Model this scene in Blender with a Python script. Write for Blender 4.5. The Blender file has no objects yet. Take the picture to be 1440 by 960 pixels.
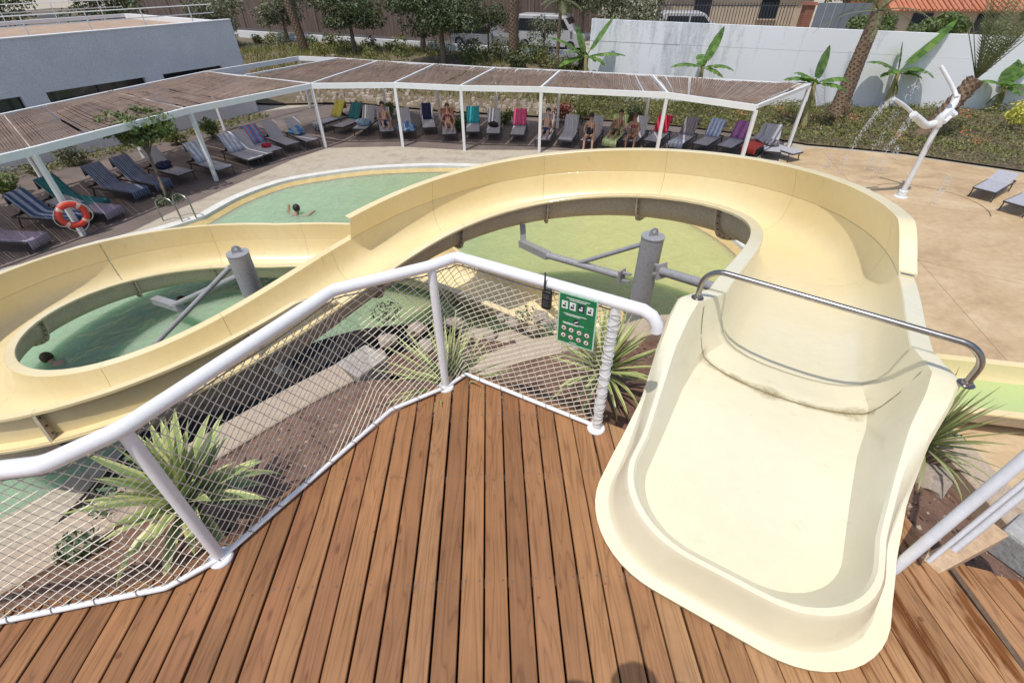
import bpy, bmesh, math, random
import numpy as np
from mathutils import Vector, Matrix, Euler, noise as mnoise
random.seed(7)
sc = bpy.context.scene
R = math.radians
col = sc.collection

# ------------------------------------------------------------------ camera
FPX, PITCH, CAMH = 664.0, R(38.55), 2.5          # focal length in photo pixels (1440 wide), downward pitch, eye height over the deck
cam_d = bpy.data.cameras.new('camera')
cam_d.sensor_width = 36.0
cam_d.lens = FPX / 1440 * 36.0
cam_d.clip_start, cam_d.clip_end = 0.05, 600
cam = bpy.data.objects.new('camera', cam_d)
cam.location = (0, 0, CAMH)
cam.rotation_euler = (R(90) - PITCH, 0, 0)
col.objects.link(cam)
sc.camera = cam

# ------------------------------------------------------------------ light
SUN_AZ, SUN_EL = R(237), R(67)                   # azimuth of the sun measured from +X counter-clockwise
to_sun = Vector((math.cos(SUN_AZ) * math.cos(SUN_EL), math.sin(SUN_AZ) * math.cos(SUN_EL), math.sin(SUN_EL)))
world = bpy.data.worlds.new('World')
sc.world = world
world.use_nodes = True
wn, wl = world.node_tree.nodes, world.node_tree.links
sky = wn.new('ShaderNodeTexSky')
sky.sky_type = 'NISHITA'
sky.sun_disc = False
sky.sun_elevation = SUN_EL
sky.sun_rotation = math.atan2(to_sun.x, to_sun.y)
sky.dust_density = 2.0
bg = wn['Background']
bg.inputs['Strength'].default_value = 0.15
wl.new(sky.outputs[0], bg.inputs[0])
sun_d = bpy.data.lights.new('sun', 'SUN')
sun_d.energy = 3.4
sun_d.angle = R(0.55)
sun_d.color = (1.0, 0.955, 0.88)
sun = bpy.data.objects.new('sun', sun_d)
sun.rotation_euler = to_sun.to_track_quat('Z', 'Y').to_euler()
sun.location = (0, 0, 30)
col.objects.link(sun)
sc.view_settings.view_transform = 'Standard'
sc.view_settings.look = 'None'
sc.view_settings.exposure = -0.06
sc.view_settings.gamma = 1.0

G = -3.6                                          # pool-side ground level (deck boards are z = 0)
WATER = -3.73
SP, CP = math.sin(PITCH), math.cos(PITCH)
def ray(u, v):
    x, y = (u - 720) / FPX, (480 - v) / FPX
    return Vector((x, CP + SP * y, -SP + CP * y))
def at(u, v, z):                                  # photo pixel -> point on the level z
    r = ray(u, v); t = (z - CAMH) / r.z
    return Vector((r.x * t, r.y * t, z))
def aty(u, v, Y):                                 # photo pixel -> point at forward distance Y
    r = ray(u, v); t = Y / r.y
    return Vector((r.x * t, Y, CAMH + r.z * t))

# ------------------------------------------------------------------ materials
def nmat(name):
    m = bpy.data.materials.new(name); m.use_nodes = True
    nt = m.node_tree
    return m, nt, nt.nodes, nt.links, nt.nodes['Principled BSDF']
def ramp(N, stops):
    r = N.new('ShaderNodeValToRGB'); cr = r.color_ramp
    while len(cr.elements) > 1: cr.elements.remove(cr.elements[-1])
    for i, (p, c) in enumerate(stops):
        e = cr.elements[0] if i == 0 else cr.elements.new(p)
        e.position = p; e.color = (*c, 1) if len(c) == 3 else c
    return r
def coords(N, L, kind='Object', scale=(1, 1, 1), rot=(0, 0, 0), rnd=False):
    tc = N.new('ShaderNodeTexCoord'); mp = N.new('ShaderNodeMapping')
    mp.inputs['Scale'].default_value = scale; mp.inputs['Rotation'].default_value = rot
    src = tc.outputs[kind]
    if rnd:
        oi = N.new('ShaderNodeObjectInfo'); ml = N.new('ShaderNodeVectorMath'); ml.operation = 'MULTIPLY_ADD'
        cb = N.new('ShaderNodeCombineXYZ')
        for k in range(3): L.new(oi.outputs['Random'], cb.inputs[k])
        ml.inputs[1].default_value = (37, 61, 23)
        L.new(cb.outputs[0], ml.inputs[0]); L.new(src, ml.inputs[2]); src = ml.outputs[0]
    L.new(src, mp.inputs['Vector'])
    return mp.outputs[0]
def tex(N, L, vec, scale, detail=5, rough=.6, dist=0):
    t = N.new('ShaderNodeTexNoise'); t.inputs['Scale'].default_value = scale; t.inputs['Detail'].default_value = detail
    t.inputs['Roughness'].default_value = rough; t.inputs['Distortion'].default_value = dist
    L.new(vec, t.inputs['Vector']); return t
def mix(N, L, fac, a, b, mode='MIX'):
    m = N.new('ShaderNodeMix'); m.data_type = 'RGBA'; m.blend_type = mode
    for k, v in ((0, fac), (6, a), (7, b)):
        if hasattr(v, 'links') or isinstance(v, bpy.types.NodeSocket): L.new(v, m.inputs[k])
        elif isinstance(v, (int, float)): m.inputs[k].default_value = v
        else: m.inputs[k].default_value = (*v, 1)
    return m.outputs[2]
def bump(N, L, h, strength, dist=.02, P=None):
    b = N.new('ShaderNodeBump'); b.inputs['Strength'].default_value = strength; b.inputs['Distance'].default_value = dist
    L.new(h, b.inputs['Height'])
    if P is not None: L.new(b.outputs[0], P.inputs['Normal'])
    return b
MATS = {}
def noisy(name, c1, c2, scale=4, rough=.6, bmp=.15, c3=None, fine=40, metal=0, kind='Object', spec=.5, bdist=.01, lo=.3, hi=.7, rnd=False, fv=(.78, 1.1)):
    """two or three tones mottled by noise, fine relief"""
    if name in MATS: return MATS[name]
    m, nt, N, L, P = nmat(name)
    v = coords(N, L, kind, rnd=rnd)
    t = tex(N, L, v, scale, 6, .62)
    st = [(lo, c1), (hi, c2)] if c3 is None else [(lo, c1), ((lo + hi) / 2, c2), (hi, c3)]
    r = ramp(N, st); L.new(t.outputs[0], r.inputs[0])
    f = tex(N, L, v, fine, 4, .6)
    fr = ramp(N, [(.3, (fv[0],) * 3), (.7, (fv[1],) * 3)]); L.new(f.outputs[0], fr.inputs[0])
    L.new(mix(N, L, 1.0, r.outputs[0], fr.outputs[0], 'MULTIPLY'), P.inputs['Base Color'])
    P.inputs['Roughness'].default_value = rough; P.inputs['Metallic'].default_value = metal
    P.inputs['Specular IOR Level'].default_value = spec
    if bmp: bump(N, L, f.outputs[0], bmp, bdist, P)
    MATS[name] = m
    return m
def leafmat(name, c1, c2, rough=.5, trans=.25, c3=None, stripe=None):
    """foliage: tone varies per leaf"""
    m, nt, N, L, P = nmat(name)
    g = N.new('ShaderNodeNewGeometry')
    v = coords(N, L, 'Object'); t = tex(N, L, v, 1.3, 3)
    ad = N.new('ShaderNodeMath'); ad.operation = 'MULTIPLY_ADD'; ad.inputs[1].default_value = .6
    L.new(g.outputs['Random Per Island'], ad.inputs[0])
    sb = N.new('ShaderNodeMath'); sb.operation = 'MULTIPLY_ADD'; sb.inputs[1].default_value = .9; sb.inputs[2].default_value = -.22
    L.new(t.outputs[0], sb.inputs[0]); L.new(sb.outputs[0], ad.inputs[2])
    r = ramp(N, [(.1, c1), (.9, c2)] if c3 is None else [(.1, c1), (.6, c2), (.92, c3)])
    L.new(ad.outputs[0], r.inputs[0])
    L.new(r.outputs[0], P.inputs['Base Color'])
    P.inputs['Roughness'].default_value = rough
    if trans:
        tr = N.new('ShaderNodeBsdfTranslucent'); mx = N.new('ShaderNodeMixShader'); mx.inputs[0].default_value = trans
        br = mix(N, L, 1.0, r.outputs[0], (1.35, 1.5, .7), 'MULTIPLY'); L.new(br, tr.inputs[0])
        L.new(P.outputs[0], mx.inputs[1]); L.new(tr.outputs[0], mx.inputs[2])
        L.new(mx.outputs[0], N['Material Output'].inputs[0])
    MATS[name] = m
    return m

# ------------------------------------------------------------------ mesh helpers
class MB:
    def __init__(s): s.v = []; s.f = []
    def add(s, vs, fs):
        o = len(s.v); s.v += [tuple(p) for p in vs]; s.f += [tuple(i + o for i in f) for f in fs]; return s
    def box(s, c, size, rot=None, taper=1.0):
        x, y, z = size[0] / 2, size[1] / 2, size[2] / 2
        P = [Vector((a * x * (taper if k > 0 else 1), b * y * (taper if k > 0 else 1), k * z)) for k in (-1, 1) for a, b in ((-1, -1), (1, -1), (1, 1), (-1, 1))]
        if rot is not None:
            M = rot if isinstance(rot, Matrix) else Euler(rot).to_matrix()
            P = [M @ p for p in P]
        c = Vector(c); P = [p + c for p in P]
        return s.add(P, [(3, 2, 1, 0), (4, 5, 6, 7), (0, 1, 5, 4), (1, 2, 6, 5), (2, 3, 7, 6), (3, 0, 4, 7)])
    def beam(s, a, b, w, h, up=(0, 0, 1)):
        a, b = Vector(a), Vector(b); d = (b - a); ln = d.length; d.normalize()
        sd = d.cross(Vector(up)); sd = sd.normalized() if sd.length > 1e-5 else Vector((1, 0, 0)); u = sd.cross(d)
        P = [p + sd * i * w / 2 + u * j * h / 2 for p in (a, b) for i, j in ((-1, -1), (1, -1), (1, 1), (-1, 1))]
        return s.add(P, [(0, 1, 2, 3), (7, 6, 5, 4), (1, 0, 4, 5), (2, 1, 5, 6), (3, 2, 6, 7), (0, 3, 7, 4)])
    def tube(s, pts, r, n=8, cap=True, flat=1.0):
        pts = [Vector(p) for p in pts]; m = len(pts)
        rs = r if isinstance(r, (list, tuple)) else [r] * m
        t0 = (pts[1] - pts[0]).normalized()
        u = t0.cross(Vector((0, 0, 1)));
        if u.length < 1e-4: u = Vector((1, 0, 0))
        u.normalize(); rings = []
        for i in range(m):
            t = (pts[min(i + 1, m - 1)] - pts[max(i - 1, 0)])
            t = t.normalized() if t.length > 1e-9 else t0
            u = (u - t * u.dot(t)); u = u.normalized() if u.length > 1e-6 else t.orthogonal().normalized()
            w = t.cross(u)
            rings.append([pts[i] + (u * math.cos(2 * math.pi * k / n) + w * math.sin(2 * math.pi * k / n) * flat) * rs[i] for k in range(n)])
        return s.loft(rings, True, cap)
    def loft(s, rings, closed=True, cap=False):
        n = len(rings[0]); vs = [p for r in rings for p in r]; fs = []
        for i in range(len(rings) - 1):
            for k in range(n if closed else n - 1):
                a, b = i * n + k, i * n + (k + 1) % n
                fs.append((a, b, b + n, a + n))
        if cap:
            fs.append(tuple(reversed(range(n)))); o = (len(rings) - 1) * n; fs.append(tuple(o + k for k in range(n)))
        return s.add(vs, fs)
    def lathe(s, prof, n=16, c=(0, 0, 0), cap=True):
        c = Vector(c)
        return s.loft([[c + Vector((r * math.cos(2 * math.pi * k / n), r * math.sin(2 * math.pi * k / n), z)) for k in range(n)] for r, z in prof], True, cap)
    def prism(s, poly, z0, z1):
        n = len(poly)
        vs = [(p[0], p[1], z0) for p in poly] + [(p[0], p[1], z1) for p in poly]
        return s.add(vs, [tuple(reversed(range(n))), tuple(range(n, 2 * n))] + [(k, (k + 1) % n, (k + 1) % n + n, k + n) for k in range(n)])
    def ball(s, c, r, n=8, m=5, M=None):
        c = Vector(c); rr = r if isinstance(r, (tuple, list)) else (r, r, r)
        rings = []
        for i in range(m + 1):
            a = math.pi * (i / m) * .998 + .001
            ring = [Vector((rr[0] * math.sin(a) * math.cos(2 * math.pi * k / n), rr[1] * math.sin(a) * math.sin(2 * math.pi * k / n), -rr[2] * math.cos(a))) for k in range(n)]
            rings.append([(M @ p if M is not None else p) + c for p in ring])
        return s.loft(rings, True, True)
    def mesh(s, name, smooth=None):
        me = bpy.data.meshes.new(name); me.from_pydata([tuple(p) for p in s.v], [], s.f)
        if smooth is not None:
            me.polygons.foreach_set('use_smooth', [True] * len(me.polygons))
            if smooth < 179: me.set_sharp_from_angle(angle=R(smooth))
        me.update(); return me
    def build(s, name, m, parent=None, smooth=35, world=False, bevel=0, kind=None):
        me = s.mesh(name, smooth)
        if m is not None: me.materials.append(m)
        o = bpy.data.objects.new(name, me); col.objects.link(o)
        if parent is not None:
            o.parent = parent
            if world and parent.parent is None: o.location = -Vector(parent.location)
        if bevel:
            b = o.modifiers.new('bevel', 'BEVEL'); b.width = bevel; b.segments = 2; b.limit_method = 'ANGLE'; b.angle_limit = R(40)
        if kind: o['kind'] = kind
        return o
def tag(o, label, cat, group=None):
    o['label'] = label; o['category'] = cat
    if group: o['group'] = group
    return o
def thing(name, label, cat, loc=(0, 0, 0), rz=0, group=None):
    o = bpy.data.objects.new(name, None); o.empty_display_size = .1; col.objects.link(o)
    o.location = loc; o.rotation_euler = (0, 0, rz)
    return tag(o, label, cat, group)
def structure(o): o['kind'] = 'structure'; return o
def clone(root, loc, rz=0, label=None, scale=None):
    r = root.copy(); col.objects.link(r); r.location = loc; r.rotation_euler = (0, 0, rz)
    if scale: r.scale = (scale,) * 3 if not isinstance(scale, tuple) else scale
    if label: r['label'] = label
    for ch in list(root.children):
        c = ch.copy(); col.objects.link(c); c.parent = r
        for g in ch.children:
            d = g.copy(); col.objects.link(d); d.parent = c
    return r
def clean(me):
    bm = bmesh.new(); bm.from_mesh(me); bmesh.ops.remove_doubles(bm, verts=bm.verts, dist=1e-4)
    bmesh.ops.recalc_face_normals(bm, faces=bm.faces); bm.to_mesh(me); bm.free()
def cat_rom(P, n=8):
    P = [Vector(p) for p in P]; out = []
    for i in range(len(P) - 1):
        a, b, c, d = P[max(i - 1, 0)], P[i], P[i + 1], P[min(i + 2, len(P) - 1)]
        for k in range(n):
            t = k / n
            out.append(.5 * (2 * b + (c - a) * t + (2 * a - 5 * b + 4 * c - d) * t * t + (3 * b - a - 3 * c + d) * t ** 3))
    return out + [P[-1]]
rnd = random.uniform
def jit(c, d=.06):
    k = 1 + rnd(-d, d) * 2
    return tuple(max(0, min(1, x * k)) for x in c)
# ------------------------------------------------------------------ ground, pool, paving
concrete = noisy('concrete_beige', (.34, .29, .22), (.46, .41, .33), 1.3, .85, .2, c3=(.40, .34, .26), fine=22)
def plaza_mat():
    m, nt, N, L, P = nmat('stamped_tan_concrete')
    v = coords(N, L, 'Object'); mp = N.new('ShaderNodeMapping'); mp.inputs['Scale'].default_value = (.4, .75, 1); mp.inputs['Rotation'].default_value = (0, 0, R(25)); L.new(v, mp.inputs[0])
    t = tex(N, L, mp.outputs[0], 1.0, 7, .68, .8); r = ramp(N, [(.30, (.38, .26, .15)), (.45, (.49, .35, .20)), (.6, (.56, .42, .255)), (.76, (.62, .51, .36))]); L.new(t.outputs[0], r.inputs[0])
    f = tex(N, L, v, 5, 6, .7, .6); fr = ramp(N, [(.3, (.84, .83, .82)), (.7, (1.08, 1.08, 1.08))]); L.new(f.outputs[0], fr.inputs[0])
    L.new(mix(N, L, 1., r.outputs[0], fr.outputs[0], 'MULTIPLY'), P.inputs['Base Color']); P.inputs['Roughness'].default_value = .55
    bump(N, L, f.outputs[0], .15, .01, P)
    d = N.new('ShaderNodeVectorMath'); d.operation = 'DISTANCE'; d.inputs[1].default_value = (12.4, 15.0, 0); L.new(v, d.inputs[0])
    wa = N.new('ShaderNodeMath'); wa.operation = 'MULTIPLY_ADD'; wa.inputs[1].default_value = 3.5; L.new(t.outputs[0], wa.inputs[0]); L.new(d.outputs['Value'], wa.inputs[2])
    wr_ = ramp(N, [(.42, (.22, .22, .22)), (.52, (.6, .6, .6))]); dv = N.new('ShaderNodeMath'); dv.operation = 'DIVIDE'; dv.inputs[1].default_value = 10; L.new(wa.outputs[0], dv.inputs[0]); L.new(dv.outputs[0], wr_.inputs[0]); L.new(wr_.outputs[0], P.inputs['Roughness'])
    return m
plaza_m = plaza_mat()
coping_white = noisy('coping_white', (.62, .62, .58), (.78, .77, .72), 3, .6, .1)
ochre = noisy('pool_ochre_edge', (.50, .37, .15), (.62, .48, .22), 3, .6, .1)

def wood_terrace():
    m, nt, N, L, P = nmat('grey_terrace_boards')
    v = coords(N, L, 'Object', rot=(0, 0, R(35)))
    w = N.new('ShaderNodeTexWave'); w.inputs['Scale'].default_value = 2.2; w.inputs['Distortion'].default_value = .6
    w.inputs['Detail'].default_value = 2; L.new(v, w.inputs['Vector'])
    r = ramp(N, [(.0, (.06, .045, .04)), (.12, (.16, .13, .12)), (1, (.21, .175, .16))]); L.new(w.outputs[0], r.inputs[0])
    t = tex(N, L, v, 1.2, 5); tr = ramp(N, [(.3, (.7, .7, .7)), (.7, (1.15, 1.1, 1.05))]); L.new(t.outputs[0], tr.inputs[0])
    L.new(mix(N, L, 1., r.outputs[0], tr.outputs[0], 'MULTIPLY'), P.inputs['Base Color'])
    P.inputs['Roughness'].default_value = .8; bump(N, L, w.outputs[0], .4, .01, P)
    return m
terrace_m = wood_terrace()

pool_pts = cat_rom([(-9.5, 13.75), (-9.15, 15.2), (-8.5, 16.4), (-7.7, 17.15), (-5.9, 18.0), (-4.3, 18.35), (-2.2, 18.45), (1, 17.9), (4, 16), (6, 13), (6.4, 10.5), (6.1, 8.6), (5.2, 7.9),
                    (3.2, 7.9), (1.2, 8.0), (-.6, 8.1), (-2.0, 8.25), (-3.4, 8.0), (-4.7, 7.1), (-6.0, 5.5), (-7.0, 3.9), (-8.6, 2.6), (-11, 2.4), (-13.2, 5), (-13.4, 8.5), (-12, 11.3), (-10.3, 12.8), (-9.5, 13.75)], 6)[:-1]
pool_poly = [(p.x, p.y) for p in [Vector((q[0], q[1], 0)) for q in pool_pts]]
def offset_poly(poly, d):
    n = len(poly); out = []
    for i in range(n):
        a, b = Vector(poly[i - 1]), Vector(poly[(i + 1) % n]); t = (b - a).normalized()
        out.append((poly[i][0] - t.y * d, poly[i][1] + t.x * d))
    return out
area = sum(pool_poly[i - 1][0] * pool_poly[i][1] - pool_poly[i][0] * pool_poly[i - 1][1] for i in range(len(pool_poly)))
OUTW = 1 if area < 0 else -1                      # sign of the outward offset
def fill_with_hole(outer, hole, z, name, m):
    bm = bmesh.new(); es = []
    for loop in (outer, hole):
        vs = [bm.verts.new((p[0], p[1], z)) for p in loop]
        es += [bm.edges.new((vs[i - 1], vs[i])) for i in range(len(vs))]
    bmesh.ops.triangle_fill(bm, edges=es, use_beauty=True, use_dissolve=False)
    bmesh.ops.recalc_face_normals(bm, faces=bm.faces)
    if sum(f.normal.z for f in bm.faces) < 0: bmesh.ops.reverse_faces(bm, faces=bm.faces)
    me = bpy.data.meshes.new(name); bm.to_mesh(me); bm.free(); me.materials.append(m)
    o = bpy.data.objects.new(name, me); col.objects.link(o); return o
big = [(-260, -160), (260, -160), (260, 300), (-260, 300)]
structure(fill_with_hole(big, pool_poly, G, 'ground', concrete))
def upward(poly):
    a = sum(poly[i - 1][0] * poly[i][1] - poly[i][0] * poly[i - 1][1] for i in range(len(poly)))
    return list(poly) if a > 0 else list(reversed(poly))
def sheet(poly, z, name, m):
    return structure(MB().add([(p[0], p[1], z) for p in poly], [tuple(range(len(poly)))]).build(name, m, smooth=None))
# tan stamped-concrete splash plaza on the right of the pool
def band(outer, inner, z0, z1, name, m, parent=None):
    n = len(outer); vs = [(*p, z0) for p in outer] + [(*p, z1) for p in inner]
    return MB().add(vs, [(i, (i + 1) % n, n + (i + 1) % n, n + i) for i in range(n)]).build(name, m, parent, smooth=40)
cop_out = offset_poly(pool_poly, .30 * OUTW)
hole2 = offset_poly(pool_poly, .45 * OUTW)
i0 = min(range(len(hole2)), key=lambda i: (hole2[i][0] - 0) ** 2 + (hole2[i][1] - 18.5) ** 2)
i1 = min(range(len(hole2)), key=lambda i: (hole2[i][0] - 5.2) ** 2 + (hole2[i][1] - 7.5) ** 2)
arc = hole2[i0:i1 + 1] if i0 < i1 else list(reversed(hole2[i1:i0 + 1]))
plaza_poly = arc + [(4.6, 4.0), (6.0, -6), (40, -6), (40, 10), (26, 13), (19.1, 17.66), (17.2, 19.0), (16.2, 19.75), (14.3, 20.5), (12.6, 21.0), (10.9, 19.3), (8.5, 17.4), (5.7, 18.9), (1.5, 20.0)]
structure(MB().add([(*p, G + .004) for p in upward(plaza_poly)], [tuple(range(len(plaza_poly)))]).build('plaza_paving', plaza_m, smooth=None))
tb = [(-22, 9.5), (-15.5, 9.3), (-12.3, 11.2)] + [tuple(at(*q, G).xy) for q in ((187, 325), (240, 299), (300, 273), (360, 247), (410, 225), (462, 208), (560, 206), (650, 211), (770, 211))] + [(5.9, 19.9), (8.6, 18.6), (11.6, 20.9), (13, 24), (8, 26), (0, 28), (-9, 30), (-13.5, 27.1), (-21, 14.4), (-22, 12)]
structure(MB().add([(*p, G + .004) for p in upward(tb)], [tuple(range(len(tb)))]).build('timber_terrace', terrace_m, smooth=None))
# coping
cp = thing('pool_coping', 'white painted kerb round the free-form green pool', 'pool edge', (-2.2, 18.6, G))
n = len(pool_poly)
cin = pool_poly
mb = MB(); vs = []
for p, q in zip(cop_out, cin): vs += [(*p, G), (*p, G + .05), (*q, G + .05), (*q, G - .05)]
fs = []
far = lambda i: pool_poly[i][1] > 9.2 or pool_poly[i][0] < -9.3 or (pool_poly[i][0] > 5.6 and pool_poly[i][1] > 8.4)
for i in range(n):
    if not (far(i) and far((i + 1) % n)): continue
    a, b = 4 * i, 4 * ((i + 1) % n)
    fs += [(a + k, a + k + 1, b + k + 1, b + k) for k in range(3)]
cpo = mb.add(vs, fs).build('kerb', coping_white, cp, smooth=30, world=True); clean(cpo.data)
inn = offset_poly(pool_poly, -.33 * OUTW)
k = MB().add([(*p, G - .045) for p in cin] + [(*p, WATER - .06) for p in inn], [(i, (i + 1) % n, n + (i + 1) % n, n + i) for i in range(n) if far(i) and far((i + 1) % n)]).build('ochre_ledge', ochre, cp, smooth=40, world=True)
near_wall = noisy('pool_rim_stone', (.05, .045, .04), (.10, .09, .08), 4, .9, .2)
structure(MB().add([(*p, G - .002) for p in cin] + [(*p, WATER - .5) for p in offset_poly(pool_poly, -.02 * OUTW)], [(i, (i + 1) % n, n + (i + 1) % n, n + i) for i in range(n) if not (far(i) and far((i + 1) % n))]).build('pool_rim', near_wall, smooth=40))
inn2 = offset_poly(pool_poly, -.36 * OUTW)
def pool_floor():
    m, nt, N, L, P = nmat('pool_floor_paint')
    g = N.new('ShaderNodeNewGeometry'); sx = N.new('ShaderNodeSeparateXYZ'); L.new(g.outputs['Position'], sx.inputs[0])
    t = tex(N, L, g.outputs['Position'], .5, 3); t2 = tex(N, L, g.outputs['Position'], 3.5, 4, .6, 1.2)
    a = N.new('ShaderNodeMath'); a.operation = 'MULTIPLY_ADD'; a.inputs[1].default_value = 3.0; L.new(t.outputs[0], a.inputs[0]); L.new(sx.outputs[0], a.inputs[2])
    mr = N.new('ShaderNodeMapRange'); mr.inputs[1].default_value = -3.5; mr.inputs[2].default_value = 4.0; L.new(a.outputs[0], mr.inputs[0])
    r = ramp(N, [(0, (.20, .46, .30)), (.5, (.36, .52, .24)), (1, (.60, .60, .22))]); L.new(mr.outputs[0], r.inputs[0])
    rr = ramp(N, [(.35, (.85, .85, .85)), (.7, (1.12, 1.12, 1.12))]); L.new(t2.outputs[0], rr.inputs[0])
    L.new(mix(N, L, 1., r.outputs[0], rr.outputs[0], 'MULTIPLY'), P.inputs['Base Color']); P.inputs['Roughness'].default_value = .7
    return m
pf = pool_floor()
mb = MB(); nn = len(inn2)
inn2 = upward(inn2); fl = [(*p, WATER - 1.75) for p in inn2]
mb.add([(*p, WATER - .05) for p in inn2] + fl, [(i, (i + 1) % nn, nn + (i + 1) % nn, nn + i) for i in range(nn)])
mb.add(fl, [tuple(range(nn))])
structure(mb.build('pool_basin', pf, smooth=None))
def water_mat(name, tint, milky, milkfac, bs=.12, grad=False):
    m, nt, N, L, P = nmat(name); N.remove(P)
    g = N.new('ShaderNodeNewGeometry')
    n1 = tex(N, L, g.outputs['Position'], 3.2, 4, .6, .6); n2 = tex(N, L, g.outputs['Position'], 11, 3, .5, .4)
    ad = N.new('ShaderNodeMath'); ad.operation = 'MULTIPLY_ADD'; ad.inputs[1].default_value = .4; L.new(n2.outputs[0], ad.inputs[0]); L.new(n1.outputs[0], ad.inputs[2])
    b = bump(N, L, ad.outputs[0], bs, .25)
    tr = N.new('ShaderNodeBsdfTransparent'); tr.inputs[0].default_value = (*tint, 1)
    df = N.new('ShaderNodeBsdfDiffuse'); df.inputs[0].default_value = (*milky, 1)
    if grad:                                      # suspended silt: greener over the deep end, yellower over the shallow ochre floor
        sx = N.new('ShaderNodeSeparateXYZ'); L.new(g.outputs['Position'], sx.inputs[0]); tn = tex(N, L, g.outputs['Position'], .35, 3)
        a = N.new('ShaderNodeMath'); a.operation = 'MULTIPLY_ADD'; a.inputs[1].default_value = 4.0; L.new(tn.outputs[0], a.inputs[0]); L.new(sx.outputs[0], a.inputs[2])
        mr = N.new('ShaderNodeMapRange'); mr.inputs[1].default_value = -6; mr.inputs[2].default_value = 4.5; L.new(a.outputs[0], mr.inputs[0])
        r = ramp(N, [(0, (.16, .33, .21)), (.4, (.22, .365, .21)), (.7, (.35, .43, .19)), (1, (.46, .48, .20))]); L.new(mr.outputs[0], r.inputs[0]); L.new(r.outputs[0], df.inputs[0])
    gl = N.new('ShaderNodeBsdfGlossy'); gl.inputs['Roughness'].default_value = .04; L.new(b.outputs[0], gl.inputs['Normal'])
    fr = N.new('ShaderNodeFresnel'); fr.inputs[0].default_value = 1.33; L.new(b.outputs[0], fr.inputs['Normal'])
    m1 = N.new('ShaderNodeMixShader'); m1.inputs[0].default_value = milkfac; L.new(tr.outputs[0], m1.inputs[1]); L.new(df.outputs[0], m1.inputs[2])
    m2 = N.new('ShaderNodeMixShader'); L.new(fr.outputs[0], m2.inputs[0]); L.new(m1.outputs[0], m2.inputs[1]); L.new(gl.outputs[0], m2.inputs[2])
    L.new(m2.outputs[0], N['Material Output'].inputs[0])
    return m
def murky_water():
    """silty pool water: light scatters inside it, so shadows on it stay soft"""
    m, nt, N, L, P = nmat('murky_pool_water'); g = N.new('ShaderNodeNewGeometry'); v = g.outputs['Position']
    sx = N.new('ShaderNodeSeparateXYZ'); L.new(v, sx.inputs[0]); tn = tex(N, L, v, .35, 3)
    a = N.new('ShaderNodeMath'); a.operation = 'MULTIPLY_ADD'; a.inputs[1].default_value = 4.0; L.new(tn.outputs[0], a.inputs[0]); L.new(sx.outputs[0], a.inputs[2])
    mr = N.new('ShaderNodeMapRange'); mr.inputs[1].default_value = -6; mr.inputs[2].default_value = 4.5; L.new(a.outputs[0], mr.inputs[0])
    r = ramp(N, [(0, (.30, .44, .30)), (.4, (.275, .385, .235)), (.7, (.37, .43, .20)), (1, (.48, .485, .20))]); L.new(mr.outputs[0], r.inputs[0])
    n1 = tex(N, L, v, 2.2, 5, .62, 1.4); n2 = tex(N, L, v, 9, 3, .5, .5)
    cl = ramp(N, [(.35, (.95, .955, .95)), (.52, (1, 1, 1)), (.66, (1.06, 1.06, 1.05))]); L.new(n1.outputs[0], cl.inputs[0])
    L.new(mix(N, L, 1., r.outputs[0], cl.outputs[0], 'MULTIPLY'), P.inputs['Base Color'])
    P.inputs['Subsurface Weight'].default_value = 1.0; P.inputs['Subsurface Radius'].default_value = (.7, 1.0, .7); P.inputs['Subsurface Scale'].default_value = 1.5
    P.inputs['Roughness'].default_value = .05; P.inputs['IOR'].default_value = 1.33
    ad = N.new('ShaderNodeMath'); ad.operation = 'MULTIPLY_ADD'; ad.inputs[1].default_value = .35; L.new(n2.outputs[0], ad.inputs[0]); L.new(n1.outputs[0], ad.inputs[2])
    bump(N, L, ad.outputs[0], .32, .3, P)
    return m
wat = murky_water()
wp_ = upward(offset_poly(pool_poly, -.14 * OUTW)); nw_ = len(wp_)
structure(MB().add([(*p, WATER) for p in wp_] + [(*p, WATER - 1.6) for p in wp_], [tuple(range(nw_)), tuple(reversed(range(nw_, 2 * nw_)))] + [(i, nw_ + i, nw_ + (i + 1) % nw_, (i + 1) % nw_) for i in range(nw_)]).build('water', wat, smooth=None))

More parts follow.
